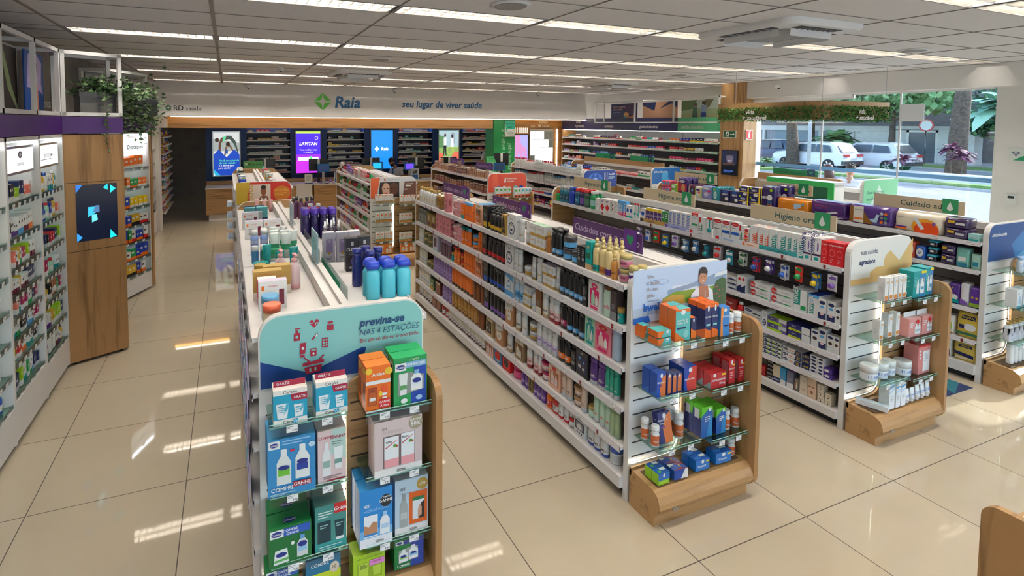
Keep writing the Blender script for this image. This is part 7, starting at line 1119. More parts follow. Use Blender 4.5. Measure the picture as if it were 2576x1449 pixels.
o=thing('service_counter','small wooden counter in front of the green pillar','counter',(6.95,8.8,0),0,'service counters'); b=MB(); b.box(0,1.05,0,.5,0,1.02,'white','woodx'); b.obj('body',o); b=MB(); b.box(-.02,1.07,-.02,.52,1.02,1.05,'white','laminate'); b.obj('worktop',o)
monitor(7.36,9.12,1.30,.42,.34,'black monitor on small counter before the green pillar',-.2,1.05)
def tablet(x,y,z,l,scr='#1a2a44',rz=0,zt=.83):
    o=thing('tablet_stand',l,'tablet',(x,y,zt),rz,'blue tablets on the counters'); b=MB(); b.box(-.16,.16,-.01,.01,z-zt,z-zt+.22,'#1467b0','plastic'); b.obj('case',o); b=MB(); b.box(-.12,.12,-.012,-.0105,z-zt+.035,z-zt+.185,scr,'screen'); b.obj('screen',o); b=MB(); b.box(-.03,.03,-.005,.03,0,z-zt,'silver','metal'); b.box(-.08,.08,-.06,.08,0,.012,'silver','metal'); b.obj('stand_foot',o)
tablet(2.66,10.42,1.14,'blue tablet with dark screen on the counter'); tablet(4.15,10.42,1.16,'blue tablet glowing cyan behind sunscreen gondola','#1f9ac8'); tablet(5.1,10.42,1.12,'blue tablet with purple screen by bearded worker','#5a3fd0'); tablet(7.2,8.93,1.17,'blue tablet standing below the monitor near green pillar','#1a2a3a',-.2,1.05)
def sign(name,l,x,y,z,w,h,c,pr,mat='card',rz=0,rx=-.15,foot=True):
    o=thing(name,l,'sign',(x,y,z),rz); b=MB(); b.box(-w/2,w/2,-.004,.004,0,h,c,mat); Pr(b,(-w/2,-.0045,0),(1,0,0),(0,0,1),w,h,mat).do(pr); q=b.obj('panel',o); q.rotation_euler=(rx,0,0)
    if foot: b=MB(); b.box(-w/2,w/2,-.0,.09,-.002,.006,c,'card'); b.obj('foot',o)
sign('counter_sign','white framed notice standing on the counter',2.27,10.38,.835,.2,.26,'#e9e9e6',[('r',.1,.15,.9,.85,'white'),('l',.15,.85,.3,.8,6,'grey'),('r',0,0,1,.12,'#1d4a7a')]); sign('counter_sign','blue photo leaflet stand on the counter beside notice',3.05,10.4,.835,.2,.3,'#dfe3e2',[('r',.1,.08,.9,.95,'#7f9cbc'),('o',.6,.7,.2,.14,'#4a3a34'),('r',.1,.08,.9,.4,'#2a5f9e')]); sign('counter_sign','blue photo leaflet stand behind bearded worker',5.25,10.36,.835,.24,.34,'#dfe3e2',[('r',.1,.1,.9,.95,'#9ab0c4'),('o',.4,.65,.15,.12,'#4a3a34'),('o',.65,.7,.15,.12,'#3a2a26'),('r',.1,.1,.9,.45,'#2a66a8')])
sign('counter_sign','green notice sign beside the first monitor',.9,10.62,.835,.48,.62,'#5fae62',[('t',.6,.84,.08,'#1f5a34','Manipulação',.01),('o',.14,.88,.08,.06,'#c9e0c9')],rx=0); sign('counter_sign','green notice sign in front of young worker',7.06,9.1,1.055,.3,.5,'#4fae6a',[('t',.55,.86,.06,'#1f5a34','Prioridade',.01),('l',.15,.85,.2,.7,8,'#8fd0a0')],rx=-.1)
for i,(x,k) in enumerate(((2.45,'cpurpleblack'),(2.75,'cpurpleblack'),(2.85,'dvioletwhite'))): put1(k,x,10.36,.83,('purple bottle on counter by white notice','purple bottle on counter by tablet','violet box on counter by leaflet')[i],h=.14)
# pillar, care room
b=MB(); b.box(7.28,7.95,9.4,9.95,0,2.9,'#23924f','card'); struct(b.obj('trim_13'))
o=thing('pillar_lettering','white vertical lettering on the green pillar','lettering',(7.6,9.397,1.25)); b=MB(); b.text('compre online &',(.03,0,-.15),(0,0,1),(-1,0,0),.13,'#a9d8bb','card',.01,.12,'l',1.3); b.text('retire aqui',(.22,0,-.1),(0,0,1),(-1,0,0),.13,'#a9d8bb','card',.01,.12,'l',.9); b.obj('lettering',o)
sign('hanging_notice','white and teal notice hanging on the green pillar',7.76,9.37,2.09,.32,.44,'#e4ede4',[('p',[(0,1),(1,1),(1,.5),(.3,.5),(.15,.3)],'#2fb89a'),('l',.2,.9,.1,.4,4,'silver'),('t',.5,.8,.1,'#12705c','Atendimento',.01),('l',.3,.9,.55,.7,2,'#12705c')],rx=0,foot=False)
b=MB(); b.box(7.95,10.62,10.42,10.5,0,2.9,'white','woodx'); struct(b.obj('wall_care_room'))
o=thing('wall_lettering','white lettering espaço sua saúde with heart on wood','lettering',(9.1,10.415,2.36)); b=MB(); b.text('espaço',(.3,0,.12),(1,0,0),(0,0,1),.085,'#e9e4da','card',.02,.12); b.text('sua',(0,0,0),(1,0,0),(0,0,1),.085,'#e9e4da','card',.02,.12); b.text('saúde',(.42,0,0),(1,0,0),(0,0,1),.085,'#e9e4da','card',.02,.12); Pr(b,(.25,0,-.02),(1,0,0),(0,0,1),.15,.13).do([heart(.5,.5,.42,'#e9e4da')]); b.obj('lettering',o)
framed('wall_screen','lilac screen showing a hand beside green pillar','screen',7.97,9.02,1.0,2.14,10.415,[('r',0,0,1,1,'#8f8fe0'),('p',[(0,.1),(.3,.2),(.5,.0),(0,0)],'#6a54a8'),('p',[(.5,1),(.72,1),(.75,.75),(.95,.6),(.98,.35),(.9,.35),(.85,.55),(.8,.25),(.72,.25),(.7,.5),(.6,.35),(.5,.45),(.52,.8)],'#b07aa8'),('p',[(.05,.45),(.5,.8),(.5,.55),(.2,.3)],'#9a6aa4'),('r',.66,.2,.78,.32,'#1d1f3a')],'screen','black','plastic','#9a98e6')
o=thing('slatted_screen','bright slots in wood above the lilac screen','panel',(8.5,10.412,2.17)); b=MB()
for i in range(7): b.box(.03+.072*i,.05+.072*i,-.004,0,0,.17,'#fff4e0','signlight')
b.obj('slat_pattern',o)
o=thing('glowing_door','glass block door glowing white in the care room','door panel',(9.06,10.41,0)); b=MB(); b.box(0,.86,-.02,0,0,2.3,'#cfd4d2','card'); b.obj('frame',o); b=MB(); rnd=random.Random(5)
for i in range(5):
    for j in range(8): b.box(.02+.168*i,.02+.168*i+.155,-.024,-.02,.2+.255*j,.2+.255*j+.24,'#9aa6a2' if (i,j) in ((3,7),(4,7),(4,6),(0,4),(1,3),(3,3)) else '#f2f7ff','signlight' if (i,j) not in ((3,7),(4,7),(4,6),(0,4),(1,3),(3,3)) else 'card')
b.obj('pane_pattern',o)
b=MB(); b.box(10.06,10.085,10.40,10.415,.3,2.3,'#fff4e0','glow'); tag(b.obj('light_strip_lamp'),'vertical light line in the wood beside the navy shelves','light')
# ---------------------------------------------------------------- east wall shelving
o=thing('wall_shelf_run','long grey wall shelving with navy and green fascia','shelf unit',(10.1,4.42,0)); L=5.72; LVW=[2.06,1.85,1.62,1.40,1.18,.96]
b=MB(); b.box(.5,.52,0,L,.0,2.6,'#6f7378','card')
for y in (1.43,2.86,4.29): b.box(.494,.5,y-.006,y+.006,.2,2.3,'#54585c','card')
b.obj('back_board',o); b=MB(); b.box(0,.5,L,L+.04,0,2.62,'white','woodz'); b.obj('side_panel',o)
b=MB(); b.box(-.02,.03,1.1,L,2.30,2.62,'#1d2350','card'); b.obj('fascia',o); b=MB(); b.box(-.02,.03,0,1.1,2.30,2.62,'#54b483','card'); b.obj('fascia',o)
b=MB()
for t,y,z,h in (('alívio',5.0,2.49,.08),('+próximo',5.05,2.37,.08),('resfriado',3.7,2.37,.075),('gastrointestinal',2.35,2.37,.075),('saúde digestiva',1.0,2.37,.075)): b.text(t,(-.022,y,z),(0,-1,0),(0,0,1),h,'#d9d4cf','card',.015,.15,'l')
b.obj('lettering',o); b=MB(); b.box(.05,.1,.03,L-.03,2.285,2.298,'#fff4e6','glow'); b.obj('light_strip',o)
for li,z in enumerate(LVW):
    for m in range(4):
        y0=1.43*m; b=MB(); b.box(-.0,.5,y0+.004,y0+1.426,z-.015,z,'white','shelfmetal'); b.box(-.012,0,y0+.004,y0+1.426,z-.035,z+.006,'#a9d0b8' if m==0 else '#dcdad8','card'); s=b.obj('shelf',o)
        for k in range(4):
            p=put('price_label',tagmesh()[0],s); p.location=(-.0135,y0+.2+.33*k,z-.014)
    if li<5:
        for m in range(4): fill(((10.115,4.42+1.43*(m+1)-.03),(10.115,4.42+1.43*m+.03)),z,(REM+REB if (li+m)%2 else REM),'%s shelf of navy fascia shelving, bay %s'%(ordw(li+1),ordw(4-m)),'wood corner',W90,.14,(2,4),.95,.25,400+li*10+m,13,0,.75)
# frames with pictures above the shelving
o=thing('picture_frame_rack','white frame rack with three pictures over east shelving','light frame',(9.95,4.3,2.49)); b=MB(); L=4.1
for x in (0,.3):
    for z in (0,.55): b.box(x,x+.03,0,L,z,z+.03,'white','card')
b.obj('frame_rail',o)
for y in (0,1.23,2.5,3.68,L-.03):
    b=MB(); b.box(0,.03,y,y+.03,0,.58,'white','card'); b.box(.3,.33,y,y+.03,0,.58,'white','card'); b.box(.03,.3,y,y+.03,.55,.58,'white','card'); b.obj('frame_post',o)
def wpic(l,y0,y1,c,pr,mat='card'):
    o=thing('hanging_picture',l,'picture',(10.16,y1,2.525)); b=MB(); b.box(0,.012,y0-y1,0,0,.49,c,mat); Pr(b,(-.0005,0,0),(0,-1,0),(0,0,1),y1-y0,.49,mat).do(pr); b.obj('sheet',o)
wpic('navy picture of person with camera and white text',6.95,7.95,'#1a2a5a',[('t',.08,.78,.1,'#e9b08a','Você no controle',.012,.15,'l'),('t',.08,.64,.1,'#e9b08a','da sua saúde',.012,.15,'l'),('t',.08,.5,.08,'#9fb0d8','e a gente aqui',0,.15,'l'),('p',[(.55,0),(.95,0),(.9,.5),(.7,.6),(.55,.3)],'#c98a5a'),('o',.72,.62,.2,.34,'#3d2050'),('o',.6,.4,.1,.12,'#d8a050'),('p',[(.5,0),(.6,0),(.62,.3),(.52,.3)],'#4fb0c8')])
wpic('plain tan picture with navy shapes',5.62,6.75,'#c99a78',[('p',[(0,1),(.4,1),(.36,.55),(0,.85)],'#1a2a5a'),('p',[(.5,.65),(.75,1),(1,1),(1,.65),(.85,.9)],'#1a2a5a')])
wpic('picture of couple walking in a park',4.4,5.5,'#9fb08a',[('r',0,.6,1,1,'#b9cdbf'),('p',[(0,.5),(.3,.6),(.4,1),(0,1)],'#4f6a3c'),('p',[(.55,.6),(.7,.65),(.8,1),(.6,1)],'#6a6a4a'),('r',0,0,1,.3,'#b8a878'),('p',[(.28,.05),(.42,.05),(.42,.4),(.4,.68),(.3,.68)],'#2f5a44'),('o',.36,.78,.05,.09,'#4a3026'),('p',[(.5,.05),(.62,.05),(.63,.45),(.64,.75),(.5,.75)],'#8fa4c4'),('r',.5,.22,.63,.42,'#1f3f8a'),('o',.57,.86,.05,.09,'#3a2620')])
# ---------------------------------------------------------------- hanging hedge sign
o=thing('hanging_hedge_sign','hanging wood and hedge sign lettered vida mais saudável','sign',(8.1,1.0,2.5)); WX,WY=1.5,1.75; b=MB()
P=[(0,WY)]+[(0,.18)]+arc(.18,.18,.18,180,270,6)+[(WX,0)]
def offp(P,d):
    o_=[]
    for i,(x,y) in enumerate(P):
        a=P[max(i-1,0)]; c=P[min(i+1,len(P)-1)]; tx,ty=c[0]-a[0],c[1]-a[1]; l=math.hypot(tx,ty); o_.append((x+d*-ty/l*-1,y+d*tx/l*-1))
    return o_
Pi=offp(P,-.05)
for i in range(len(P)-1):
    a,c,e,f=P[i],P[i+1],Pi[i+1],Pi[i]; k=b.vv([(*a,.03),(*c,.03),(*e,.03),(*f,.03),(*a,.30),(*c,.30),(*e,.30),(*f,.30)])
    for q in ((0,1,5,4),(2,3,7,6),(4,5,6,7),(0,3,2,1)): b.face([k+j for j in q],'white','woodx')
b.obj('wood_band',o); f=MB(); rnd=random.Random(11); segs=[]
Pt=0; G=['#2f6a2a','#3d7f33','#4f9440','#285a25','#66a84e']
Po=offp(P,.01)
for i in range(5600):
    t=rnd.random()*(WY+WX-.1)
    if t<WY-.18: x,y=0,WY-t
    elif t<WY+.1: a_=(t-WY+.18)/.28*pi/2; x,y=.18-.18*cos(a_),.18-.18*sin(a_)
    else: x,y=.18+(t-WY-.1),0
    nx,ny=(-1,0) if x<.02 else ((0,-1) if y<.02 else (-.7,-.7)); d=rnd.uniform(.0,.06); z=rnd.uniform(-.01,.22)
    s_=rnd.uniform(.014,.026); M_=Matrix.Translation((x+nx*d,y+ny*d,z))@Matrix.Rotation(rnd.uniform(0,6.3),4,'Z')@Matrix.Rotation(rnd.uniform(0,1.6),4,'X'); f.M=M_; f.poly([(0,0,0),(s_*.5,s_*.5,0),(0,s_*1.2,0),(-s_*.5,s_*.5,0)],rnd.choice(G),'leaf')
f.M=None; f.obj('hedge_foliage',o)
b=MB(); b.text('vida',(-.075,1.18,.12),(0,-1,0),(0,0,1),.07,'#e9e4e2','card',.02,.15); b.text('+ saudável',(-.075,1.23,.03),(0,-1,0),(0,0,1),.07,'#e9e4e2','card',.02,.15); b.text('vida',(.62,-.075,.12),(1,0,0),(0,0,1),.07,'#e9e4e2','card',.02,.15); b.text('+ saudável',(.57,-.075,.03),(1,0,0),(0,0,1),.07,'#e9e4e2','card',.02,.15); b.obj('lettering',o)
for x,y in ((.03,.06),(.12,1.52),(1.45,.03)): b=MB(); b.tube([(x,y,.29),(x,y,.83)],.003,'silver','metal',5); b.obj('wire',o)
# signs and devices on the column and pillar
o=thing('exit_sign','green emergency exit sign with running figure and arrow','sign',(10.135,4.33,2.18)); b=MB(); b.box(-.006,.004,-.31,0,0,.15,'white','card'); Pr(b,(-.0065,0,0),(0,-1,0),(0,0,1),.31,.15).do([('r',.03,.06,.97,.94,'#0f5a38'),('r',.2,.15,.45,.85,'white'),('p',[(.26,.2),(.3,.2),(.33,.42),(.4,.3),(.43,.33),(.36,.55),(.4,.62),(.36,.68),(.28,.55)],'#0f5a38'),('o',.36,.76,.03,.06,'#0f5a38'),('r',.55,.46,.8,.54,'white'),('p',[(.78,.32),(.9,.5),(.78,.68)],'white')]); b.obj('panel',o)
o=thing('extinguisher_sign','red fire extinguisher sign on the column side','sign',(10.2,3.852,2.15)); b=MB(); b.box(0,.2,-.004,.004,0,.2,'white','card'); Pr(b,(0,-.0045,0),(1,0,0),(0,0,1),.2,.2).do([('r',.05,.05,.95,.95,'#d0222c'),('r',.38,.15,.62,.65,'white'),('r',.44,.65,.56,.75,'white'),('p',[(.4,.75),(.7,.8),(.7,.86),(.4,.82)],'white'),('r',.08,.07,.3,.12,'white')]); b.obj('panel',o)
o=thing('column_screen','dark portrait screen on the wood column with smiling face','screen',(10.13,4.33,1.39)); b=MB(); b.box(-.03,.005,-.38,0,0,.53,'black','blackplastic'); b.obj('housing',o); b=MB(); Pr(b,(-.031,-.015,.015),(0,-1,0),(0,0,1),.35,.5,'screen').do([('r',0,0,1,1,'#06070c'),('r',0,.45,1,1,'#12182c'),('o',.55,.72,.26,.2,'#3a3a4c'),('o',.55,.62,.22,.16,'#4a4250'),('r',.42,.56,.68,.6,'#8a8a94'),('p',[(.25,.8),(.4,.95),(.75,.95),(.85,.78),(.6,.84)],'#14141c'),('r',.1,.4,.9,.48,'#33221c'),('l',.15,.85,.08,.2,3,'#3a5fb0')]); b.obj('screen',o)
o=thing('wifi_sign','white and green wifi sign on the bright pillar','sign',(10.49,.0,1.97)); b=MB(); b.box(-.005,.008,-.19,0,0,.17,'#dfe6e0','card'); q=Pr(b,(-.0055,0,0),(0,-1,0),(0,0,1),.19,.17); q.do([('p',[(.3,0),(1,0),(1,.5)],'#1f9a68')])
for r_ in (.32,.22,.12): q.do([('p',[(.45+r_*cos(rad(a)),.38+r_*1.1*sin(rad(a))) for a in range(40,141,10)]+[(.45+(r_-.05)*cos(rad(a)),.38+(r_-.05)*1.1*sin(rad(a))) for a in range(140,39,-10)],'#14306a')])
q.do([('o',.45,.38,.04,.04,'#14306a')]); b.obj('panel',o)
o=thing('thermostat','white thermostat with small display on bright pillar','thermostat',(10.49,-.01,1.35)); b=MB(); b.box(-.025,.009,-.11,0,0,.14,'#e9ece8','plastic'); b.obj('case',o); b=MB(); b.box(-.0265,-.025,-.09,-.025,.085,.12,'#2b3330','plastic'); b.obj('display_pane',o)
o=thing('paper_sheet','white paper sheet taped to the window glass','paper',(10.605,1.36,2.52)); b=MB(); b.box(0,.003,-.31,0,0,.28,'#d9dcdc','card'); b.obj('sheet',o)
o=thing('floor_mat','navy and teal floor decal beyond the toothpaste gondola','floor decal',(6.2,-1.3,.001)); b=MB(); b.box(-.1,.5,.0,.55,0,.003,'#1d2f5c','card'); b.poly([(.2,0,.0035),(.5,.1,.0035),(.5,.4,.0035),(.35,.3,.0035)],'#1f6a7a','card'); b.text('vida',(0,.2,.0036),(1,0,0),(0,1,0),.08,'#3fae6a','card',.02); b.obj('film',o)
# ---------------------------------------------------------------- wooden bin close to the camera
o=thing('wood_bin','rounded wooden bin end panel close by with toothpaste on top','bin',(2.92,-2.86,0)); b=MB(); P=rrect(0,1.2,.05,1.02,.05,'tl tr'); b.prism(P,lambda a,c,d:(d,-a,c),0,.03,'white','oakz',None,'woodx'); b.obj('end_panel',o); b=MB(); b.box(.03,.75,-1.1,-.06,.05,.86,'white','laminate'); b.obj('body',o); b=MB(); b.box(.03,.75,-.06,-.03,.05,.93,'white','woodx'); b.obj('side_panel',o)
for i in range(4):
    key='colgt'
    if key not in S: tb(key,'white and red toothpaste carton with ring',.2,.05,.045,c='#c9a36a',top='white',pr=[('r',0,0,1,1,'#b98d52')],tt=[('o',.15,.5,.18,.5,'#e0534a'),('t',.15,.4,.2,'#f4b0a8','Colgate',.012),('o',.45,.5,.1,.34,'#d9a83a'),('o',.45,.5,.07,.24,'white'),('o',.8,.5,.1,.3,'#c96a3a'),('l',.55,.7,.2,.5,3,'silver')])
    put1(key,3.08+.01*i,-2.95-.055*i,.93,'white toothpaste carton on wooden bin, %s from its side panel'%ordw(i+1),rz=.1) 

# ---------------------------------------------------------------- people
plain('skinlight','#b98a6c',.5,6,.02); plain('skinmid','#a9785a',.5,6,.02); plain('shirtwhite','#e6e9ec',.8,8,.02); plain('trousers','#23262e',.85,8,.04); plain('blouse','#6a6f9a',.85,8,.03); plain('blousewhite','#e4e2e0',.85,8,.02)
def skinned(name,V,E,rd,mat,parent):
    me=D.meshes.new(name); me.from_pydata(V,E,[]); me.materials.append(MATS[mat]); o=put(name,me,parent); m_=o.modifiers.new('skin','SKIN'); m_.use_smooth_shade=True
    for i,r_ in enumerate(rd): sv=me.skin_vertices[0].data[i]; sv.radius=(r_,r_) if not isinstance(r_,tuple) else r_; sv.use_root=i==0
    o.modifiers.new('sub','SUBSURF').levels=1; o.modifiers['sub'].render_levels=2; return o
def person(label,loc,rz,skin,shirt,hair,seat=0.,lean=.03,look=.1,beard=False,long_=False,glasses=False,collar=None,arms=None,tie=False):
    o=thing('person',label,'person',loc,rz); s=seat
    P=dict(pel=(0,0,.95-s),bel=(0,-lean*.4,1.12-s),chest=(0,-lean,1.30-s),neck=(0,-lean*1.5,1.46-s),head0=(0,-lean*1.7-.01,1.54-s))
    hc=Vector((0,-lean*1.7-look*.5-.015,1.63-s))
    V=[P['pel'],P['bel'],P['chest'],P['neck'],P['head0']]; rd=[.13,.125,.13,.055,.055]; E=[(0,1),(1,2),(2,3),(3,4)]
    A_=arms or [((.24,-.02,1.12),(.2,-.24,1.02),(.17,-.31,1.0)),((-.24,-.02,1.12),(-.2,-.24,1.02),(-.17,-.31,1.0))]
    hands=[]
    for sd_,(el,wr,hn) in zip((1,-1),A_):
        n=len(V); V+=[(sd_*.17,-lean,1.39-s),(el[0],el[1]-lean,el[2]-s),(wr[0],wr[1]-lean,wr[2]-s),(hn[0],hn[1]-lean,hn[2]-s)]; rd+=[.06,.042,.028,(.038,.02)]; E+=[(2,n),(n,n+1),(n+1,n+2),(n+2,n+3)]; hands.append((Vector(V[n+2]),Vector(V[n+3]),sd_))
    for sd_ in (1,-1):
        n=len(V)
        if seat: V+=[(sd_*.1,-.02,.93-s),(sd_*.12,-.42,.92-s),(sd_*.12,-.40,.48-s if s<.4 else .1),(sd_*.12,-.5,.04)]
        else: V+=[(sd_*.09,0,.88),(sd_*.1,-.01,.5),(sd_*.1,.02,.1),(sd_*.1,-.1,.04)]
        rd+=[.085,.06,.042,.038]; E+=[(0,n),(n,n+1),(n+1,n+2),(n+2,n+3)]
    bd=skinned('body',V,E,rd,skin,o)
    for w_,h_,sd_ in hands:      # four fingers and a thumb on each hand
        d=(h_-w_).normalized(); side=d.cross(Vector((0,0,1))).normalized()*sd_
        fm=MB()
        for k in range(4):
            b0=h_+side*(.022-.015*k)+d*.02; l=(.05,.058,.055,.042)[k]; fm.tube([b0,b0+d*l*.6+Vector((0,0,-.008)),b0+d*l+Vector((0,0,-.025))],[.0085,.008,.006],'skin','skin',6)
        b0=h_-side*.0+side*.036-d*.02; fm.tube([b0,b0+side*.022+d*.02,b0+side*.026+d*.045+Vector((0,0,-.01))],[.011,.009,.007],'skin','skin',6); fm.obj('finger',bd)
    sk={'skinlight':'#b98a6c','skinmid':'#a9785a'}[skin]
    h=MB(); rings=[]
    for i in range(11):
        t=i/10; z=-.125+.245*t; w=(.045,.058,.066,.071,.074,.076,.076,.073,.066,.05,.02)[i]; d=(.05,.066,.076,.083,.088,.09,.09,.088,.08,.06,.024)[i]
        rings.append([(w*cos(2*pi*j/16),-.008*(1-t)*2+d*sin(2*pi*j/16),z) for j in range(16)])
    h.loft(rings,sk,'skin'); h.poly([(-.012,-.093,-.03),(0,-.118,-.036),(0,-.092,.02)],sk,'skin'); h.poly([(.012,-.093,-.03),(0,-.092,.02),(0,-.118,-.036)],sk,'skin'); h.poly([(-.012,-.093,-.03),(.012,-.093,-.03),(0,-.118,-.036)],sk,'skin')
    for x in (-.03,.03): h.lathe([(.004,.008),(.012,.011),(.012,.014),(.004,.017)],'#f0ece8','skin',8,x,-.083); h.box(x-.005,x+.005,-.098,-.094,.008,.018,'#2a1c16','skin'); h.box(x-.018,x+.018,-.096,-.088,.032,.038,'#1e1613','hair')
    h.box(-.022,.022,-.092,-.084,-.066,-.058,'#a0564a','skin')
    for x in (-1,1): h.loft([[(x*.072,-.012,-.03+.06*0),(x*.088,.012,-.01),(x*.088,.014,.02),(x*.073,-.008,.03)],[(x*.07,.0,-.03),(x*.083,.022,-.01),(x*.083,.022,.02),(x*.07,.0,.03)]],sk,'skin')
    head=h.obj('head',o); head.location=hc; head.rotation_euler=(look*2.2,0,0)
    hr=MB(); rg=[]
    for i in range(8):
        t=i/7; z=-.02+.155*t; w=(.079,.083,.086,.088,.086,.078,.058,.02)[i]; d=(.084,.092,.098,.101,.1,.09,.066,.025)[i]; f=(.5,.35,.15,-.0,-.02,-.01,0,0)[i]
        rg.append([(w*cos(2*pi*j/16),(d*sin(2*pi*j/16) if sin(2*pi*j/16)>0 else d*sin(2*pi*j/16)*(1-f*1.7)) ,z) for j in range(16)])
    hr.loft(rg,hair,'hair')
    if long_: hr.loft([[(.09*cos(2*pi*j/12),.03+.07*sin(2*pi*j/12),.03) for j in range(12)],[(.095*cos(2*pi*j/12),.05+.06*sin(2*pi*j/12),-.12) for j in range(12)],[(.08*cos(2*pi*j/12),.06+.04*sin(2*pi*j/12),-.28) for j in range(12)]],hair,'hair')
    if not long_ and not beard:
        rn=random.Random(3)
        for i in range(60): a,e=rn.uniform(0,6.28),rn.uniform(.2,1.5); c=Vector((.085*cos(a)*cos(e),.095*sin(a)*cos(e)+.01,.06+.085*sin(e))); hr.lathe([(.004,c.z-.014),(.016,c.z),(.004,c.z+.014)],hair,'hair',6,c.x,c.y)
    k=hr.obj('hair',head)
    if beard: bb=MB(); bb.loft([[(w*cos(pi+pi*j/10),-.012+d*sin(pi+pi*j/10),z) for j in range(11)] for w,d,z in ((.04,.062,-.135),(.062,.078,-.11),(.073,.088,-.07),(.076,.09,-.03))],'#1c1512','hair',False,False); bb.box(-.03,.03,-.1,-.088,-.05,-.042,'#1c1512','hair'); bb.obj('beard',head)
    if glasses:
        g=MB()
        for x in (-.033,.033): g.tube([(x+.024*cos(a*pi/6),-.1,.013+.018*sin(a*pi/6)) for a in range(13)],.002,'black','plastic',5)
        for x in (-1,1): g.tube([(x*.057,-.1,.015),(x*.078,0,.01)],.002,'black','plastic',5)
        g.obj('glasses',head)
    SV=[(0,-lean*.1,.90-s),(0,-lean*.4,1.12-s),(0,-lean,1.31-s),(0,-lean*1.4,1.43-s)]; SR=[.155,.148,.15,.07]; SE=[(0,1),(1,2),(2,3)]
    for sd_,(el,wr,hn) in zip((1,-1),A_):
        n=len(SV); e=Vector((el[0],el[1]-lean,el[2]-s)); SV+=[(sd_*.175,-lean,1.39-s),tuple(e) if tie else tuple(Vector((sd_*.175,-lean,1.39-s)).lerp(e,.8))]; SR+=[.075,.058]; SE+=[(2,n),(n,n+1)]
    skinned('shirt',SV,SE,SR,shirt,o)
    if collar: b=MB(); b.lathe([(.078,1.42-s),(.07,1.46-s)],collar,'cloth',14,0,-lean*1.4,1,2,False,False); b.obj('collar',o)
    if tie: b=MB(); b.prism([(-.02,-.02),(.02,-.02),(.028,-.3),(0,-.34),(-.028,-.3)],lambda a,c,d:(a,d,c+1.44-s),-lean-.165,-lean-.155,'#4a6a9a','cloth'); b.obj('tie',o)
    TV=[(0,0,.93-s)]; TR=[.15]; TE=[]
    for sd_ in (1,-1):
        n=len(TV)
        if seat: TV+=[(sd_*.1,-.03,.92-s),(sd_*.12,-.42,.92-s),(sd_*.12,-.41,.12)]
        else: TV+=[(sd_*.095,0,.86),(sd_*.1,-.01,.5),(sd_*.1,.02,.1)]
        TR+=[.1,.075,.06]; TE+=[(0,n),(n,n+1),(n+1,n+2)]
    skinned('trousers',TV,TE,TR,'trousers',o); return o
person('bearded person in white shirt sitting and looking down behind counter',(5.12,11.5,0),-1.0,'skinlight','shirtwhite','#17120f',seat=.32,lean=.12,look=.22,beard=True,tie=True)
o=thing('stool','round stool under the bearded person','stool',(5.14,11.55,0)); b=MB(); b.lathe([(.17,.44),(.19,.46),(.19,.49),(.17,.5)],'charcoal','matte',18); b.obj('seat',o); b=MB(); b.tube([(0,0,.02),(0,0,.44)],.025,'silver','metal',8); b.lathe([(.2,0),(.2,.02),(.03,.03)],'silver','metal',18); b.obj('pedestal_foot',o)
b=MB(); b.box(7.3,8.75,10.45,11.5,0,.0,'white','laminate')
sbox('trim_14',7.45,8.75,10.55,11.7,0,.12,'laminate')
person('young person with curly hair and glasses in white shirt, standing by green pillar',(7.92,10.95,.12),-.25,'skinmid','shirtwhite','#15100e',lean=.02,look=.05,glasses=True,collar='#1d7a6a')
person('long haired person in lilac top outside the window',(11.95,3.25,-.12),2.4,'skinlight','blouse','#4a2f26',lean=.02,long_=True); person('person with tied hair in white top outside the window',(12.35,3.1,-.12),2.0,'skinlight','blousewhite','#33231d',lean=.02,beard=False)
# ---------------------------------------------------------------- street outside
sbox('sidewalk_1',10.85,16,-30,60,-.3,-.12,'sidewalk'); sbox('road_1',16,29,-40,70,-.35,-.22,'asphalt'); sbox('sidewalk_2',29,31.5,-40,70,-.35,-.12,'sidewalk'); sbox('road_2',31.5,41,-40,70,-.35,-.2,'asphalt'); sbox('sidewalk_3',41,70,-40,70,-.35,-.12,'sidewalk')
b=MB(); b.box(29.2,29.9,2,30,-.12,.0,'white','grassmat'); b.box(30.4,31.3,-4,13.4,-.12,.28,'white','render'); b.box(41.2,43,-4,40,-.12,-.02,'white','grassmat'); tag(b.obj('street_planting_grass'),None,None,None,'stuff')
def crown(b,c,r,n,sz,cols,rnd,flat=.7):
    for i in range(n):
        v=Vector((rnd.gauss(0,1),rnd.gauss(0,1),rnd.gauss(0,1))); v=v.normalized()*rnd.random()**.4; q=Vector((c[0]+v.x*r,c[1]+v.y*r,c[2]+v.z*r*flat)); s=sz*rnd.uniform(.6,1.3)
        b.M=Matrix.Translation(q)@Matrix.Rotation(rnd.uniform(0,6.28),4,'Z')@Matrix.Rotation(rnd.uniform(0,1.6),4,'X'); b.poly([(0,0,0),(s*.45,s*.5,0),(0,s*1.1,0),(-s*.45,s*.5,0)],rnd.choice(cols),'leaf')
    b.M=None
GR=['#5f8a55','#74a066','#8ab67c','#4f7a4c','#9cc48a']; GD=['#2f5a44','#3d6b50','#4a7a5c','#274a3a']
def tree(label,x,y,h,r0_,crowns,seed,lean=0,cols=GR,n=500,sz=.5):
    rnd=random.Random(seed); o=thing('street_tree',label,'tree',(x,y,-.12),0,None); b=MB(); P=[(0,0,0),(lean*.3,lean*.4,h*.35),(lean*.5,lean*.8,h*.7),(lean*.6,lean,h)]; b.tube(P,[r0_*1.15,r0_,r0_*.8,r0_*.5],'white','bark',10)
    for c in crowns: b.tube([P[2],(c[0],c[1],c[2]-.3)],[r0_*.45,r0_*.15],'white','bark',6)
    b.obj('trunk',o); f=MB()
    for c in crowns: crown(f,c[:3],c[3],n,sz,cols,rnd)
    f.obj('foliage',o)
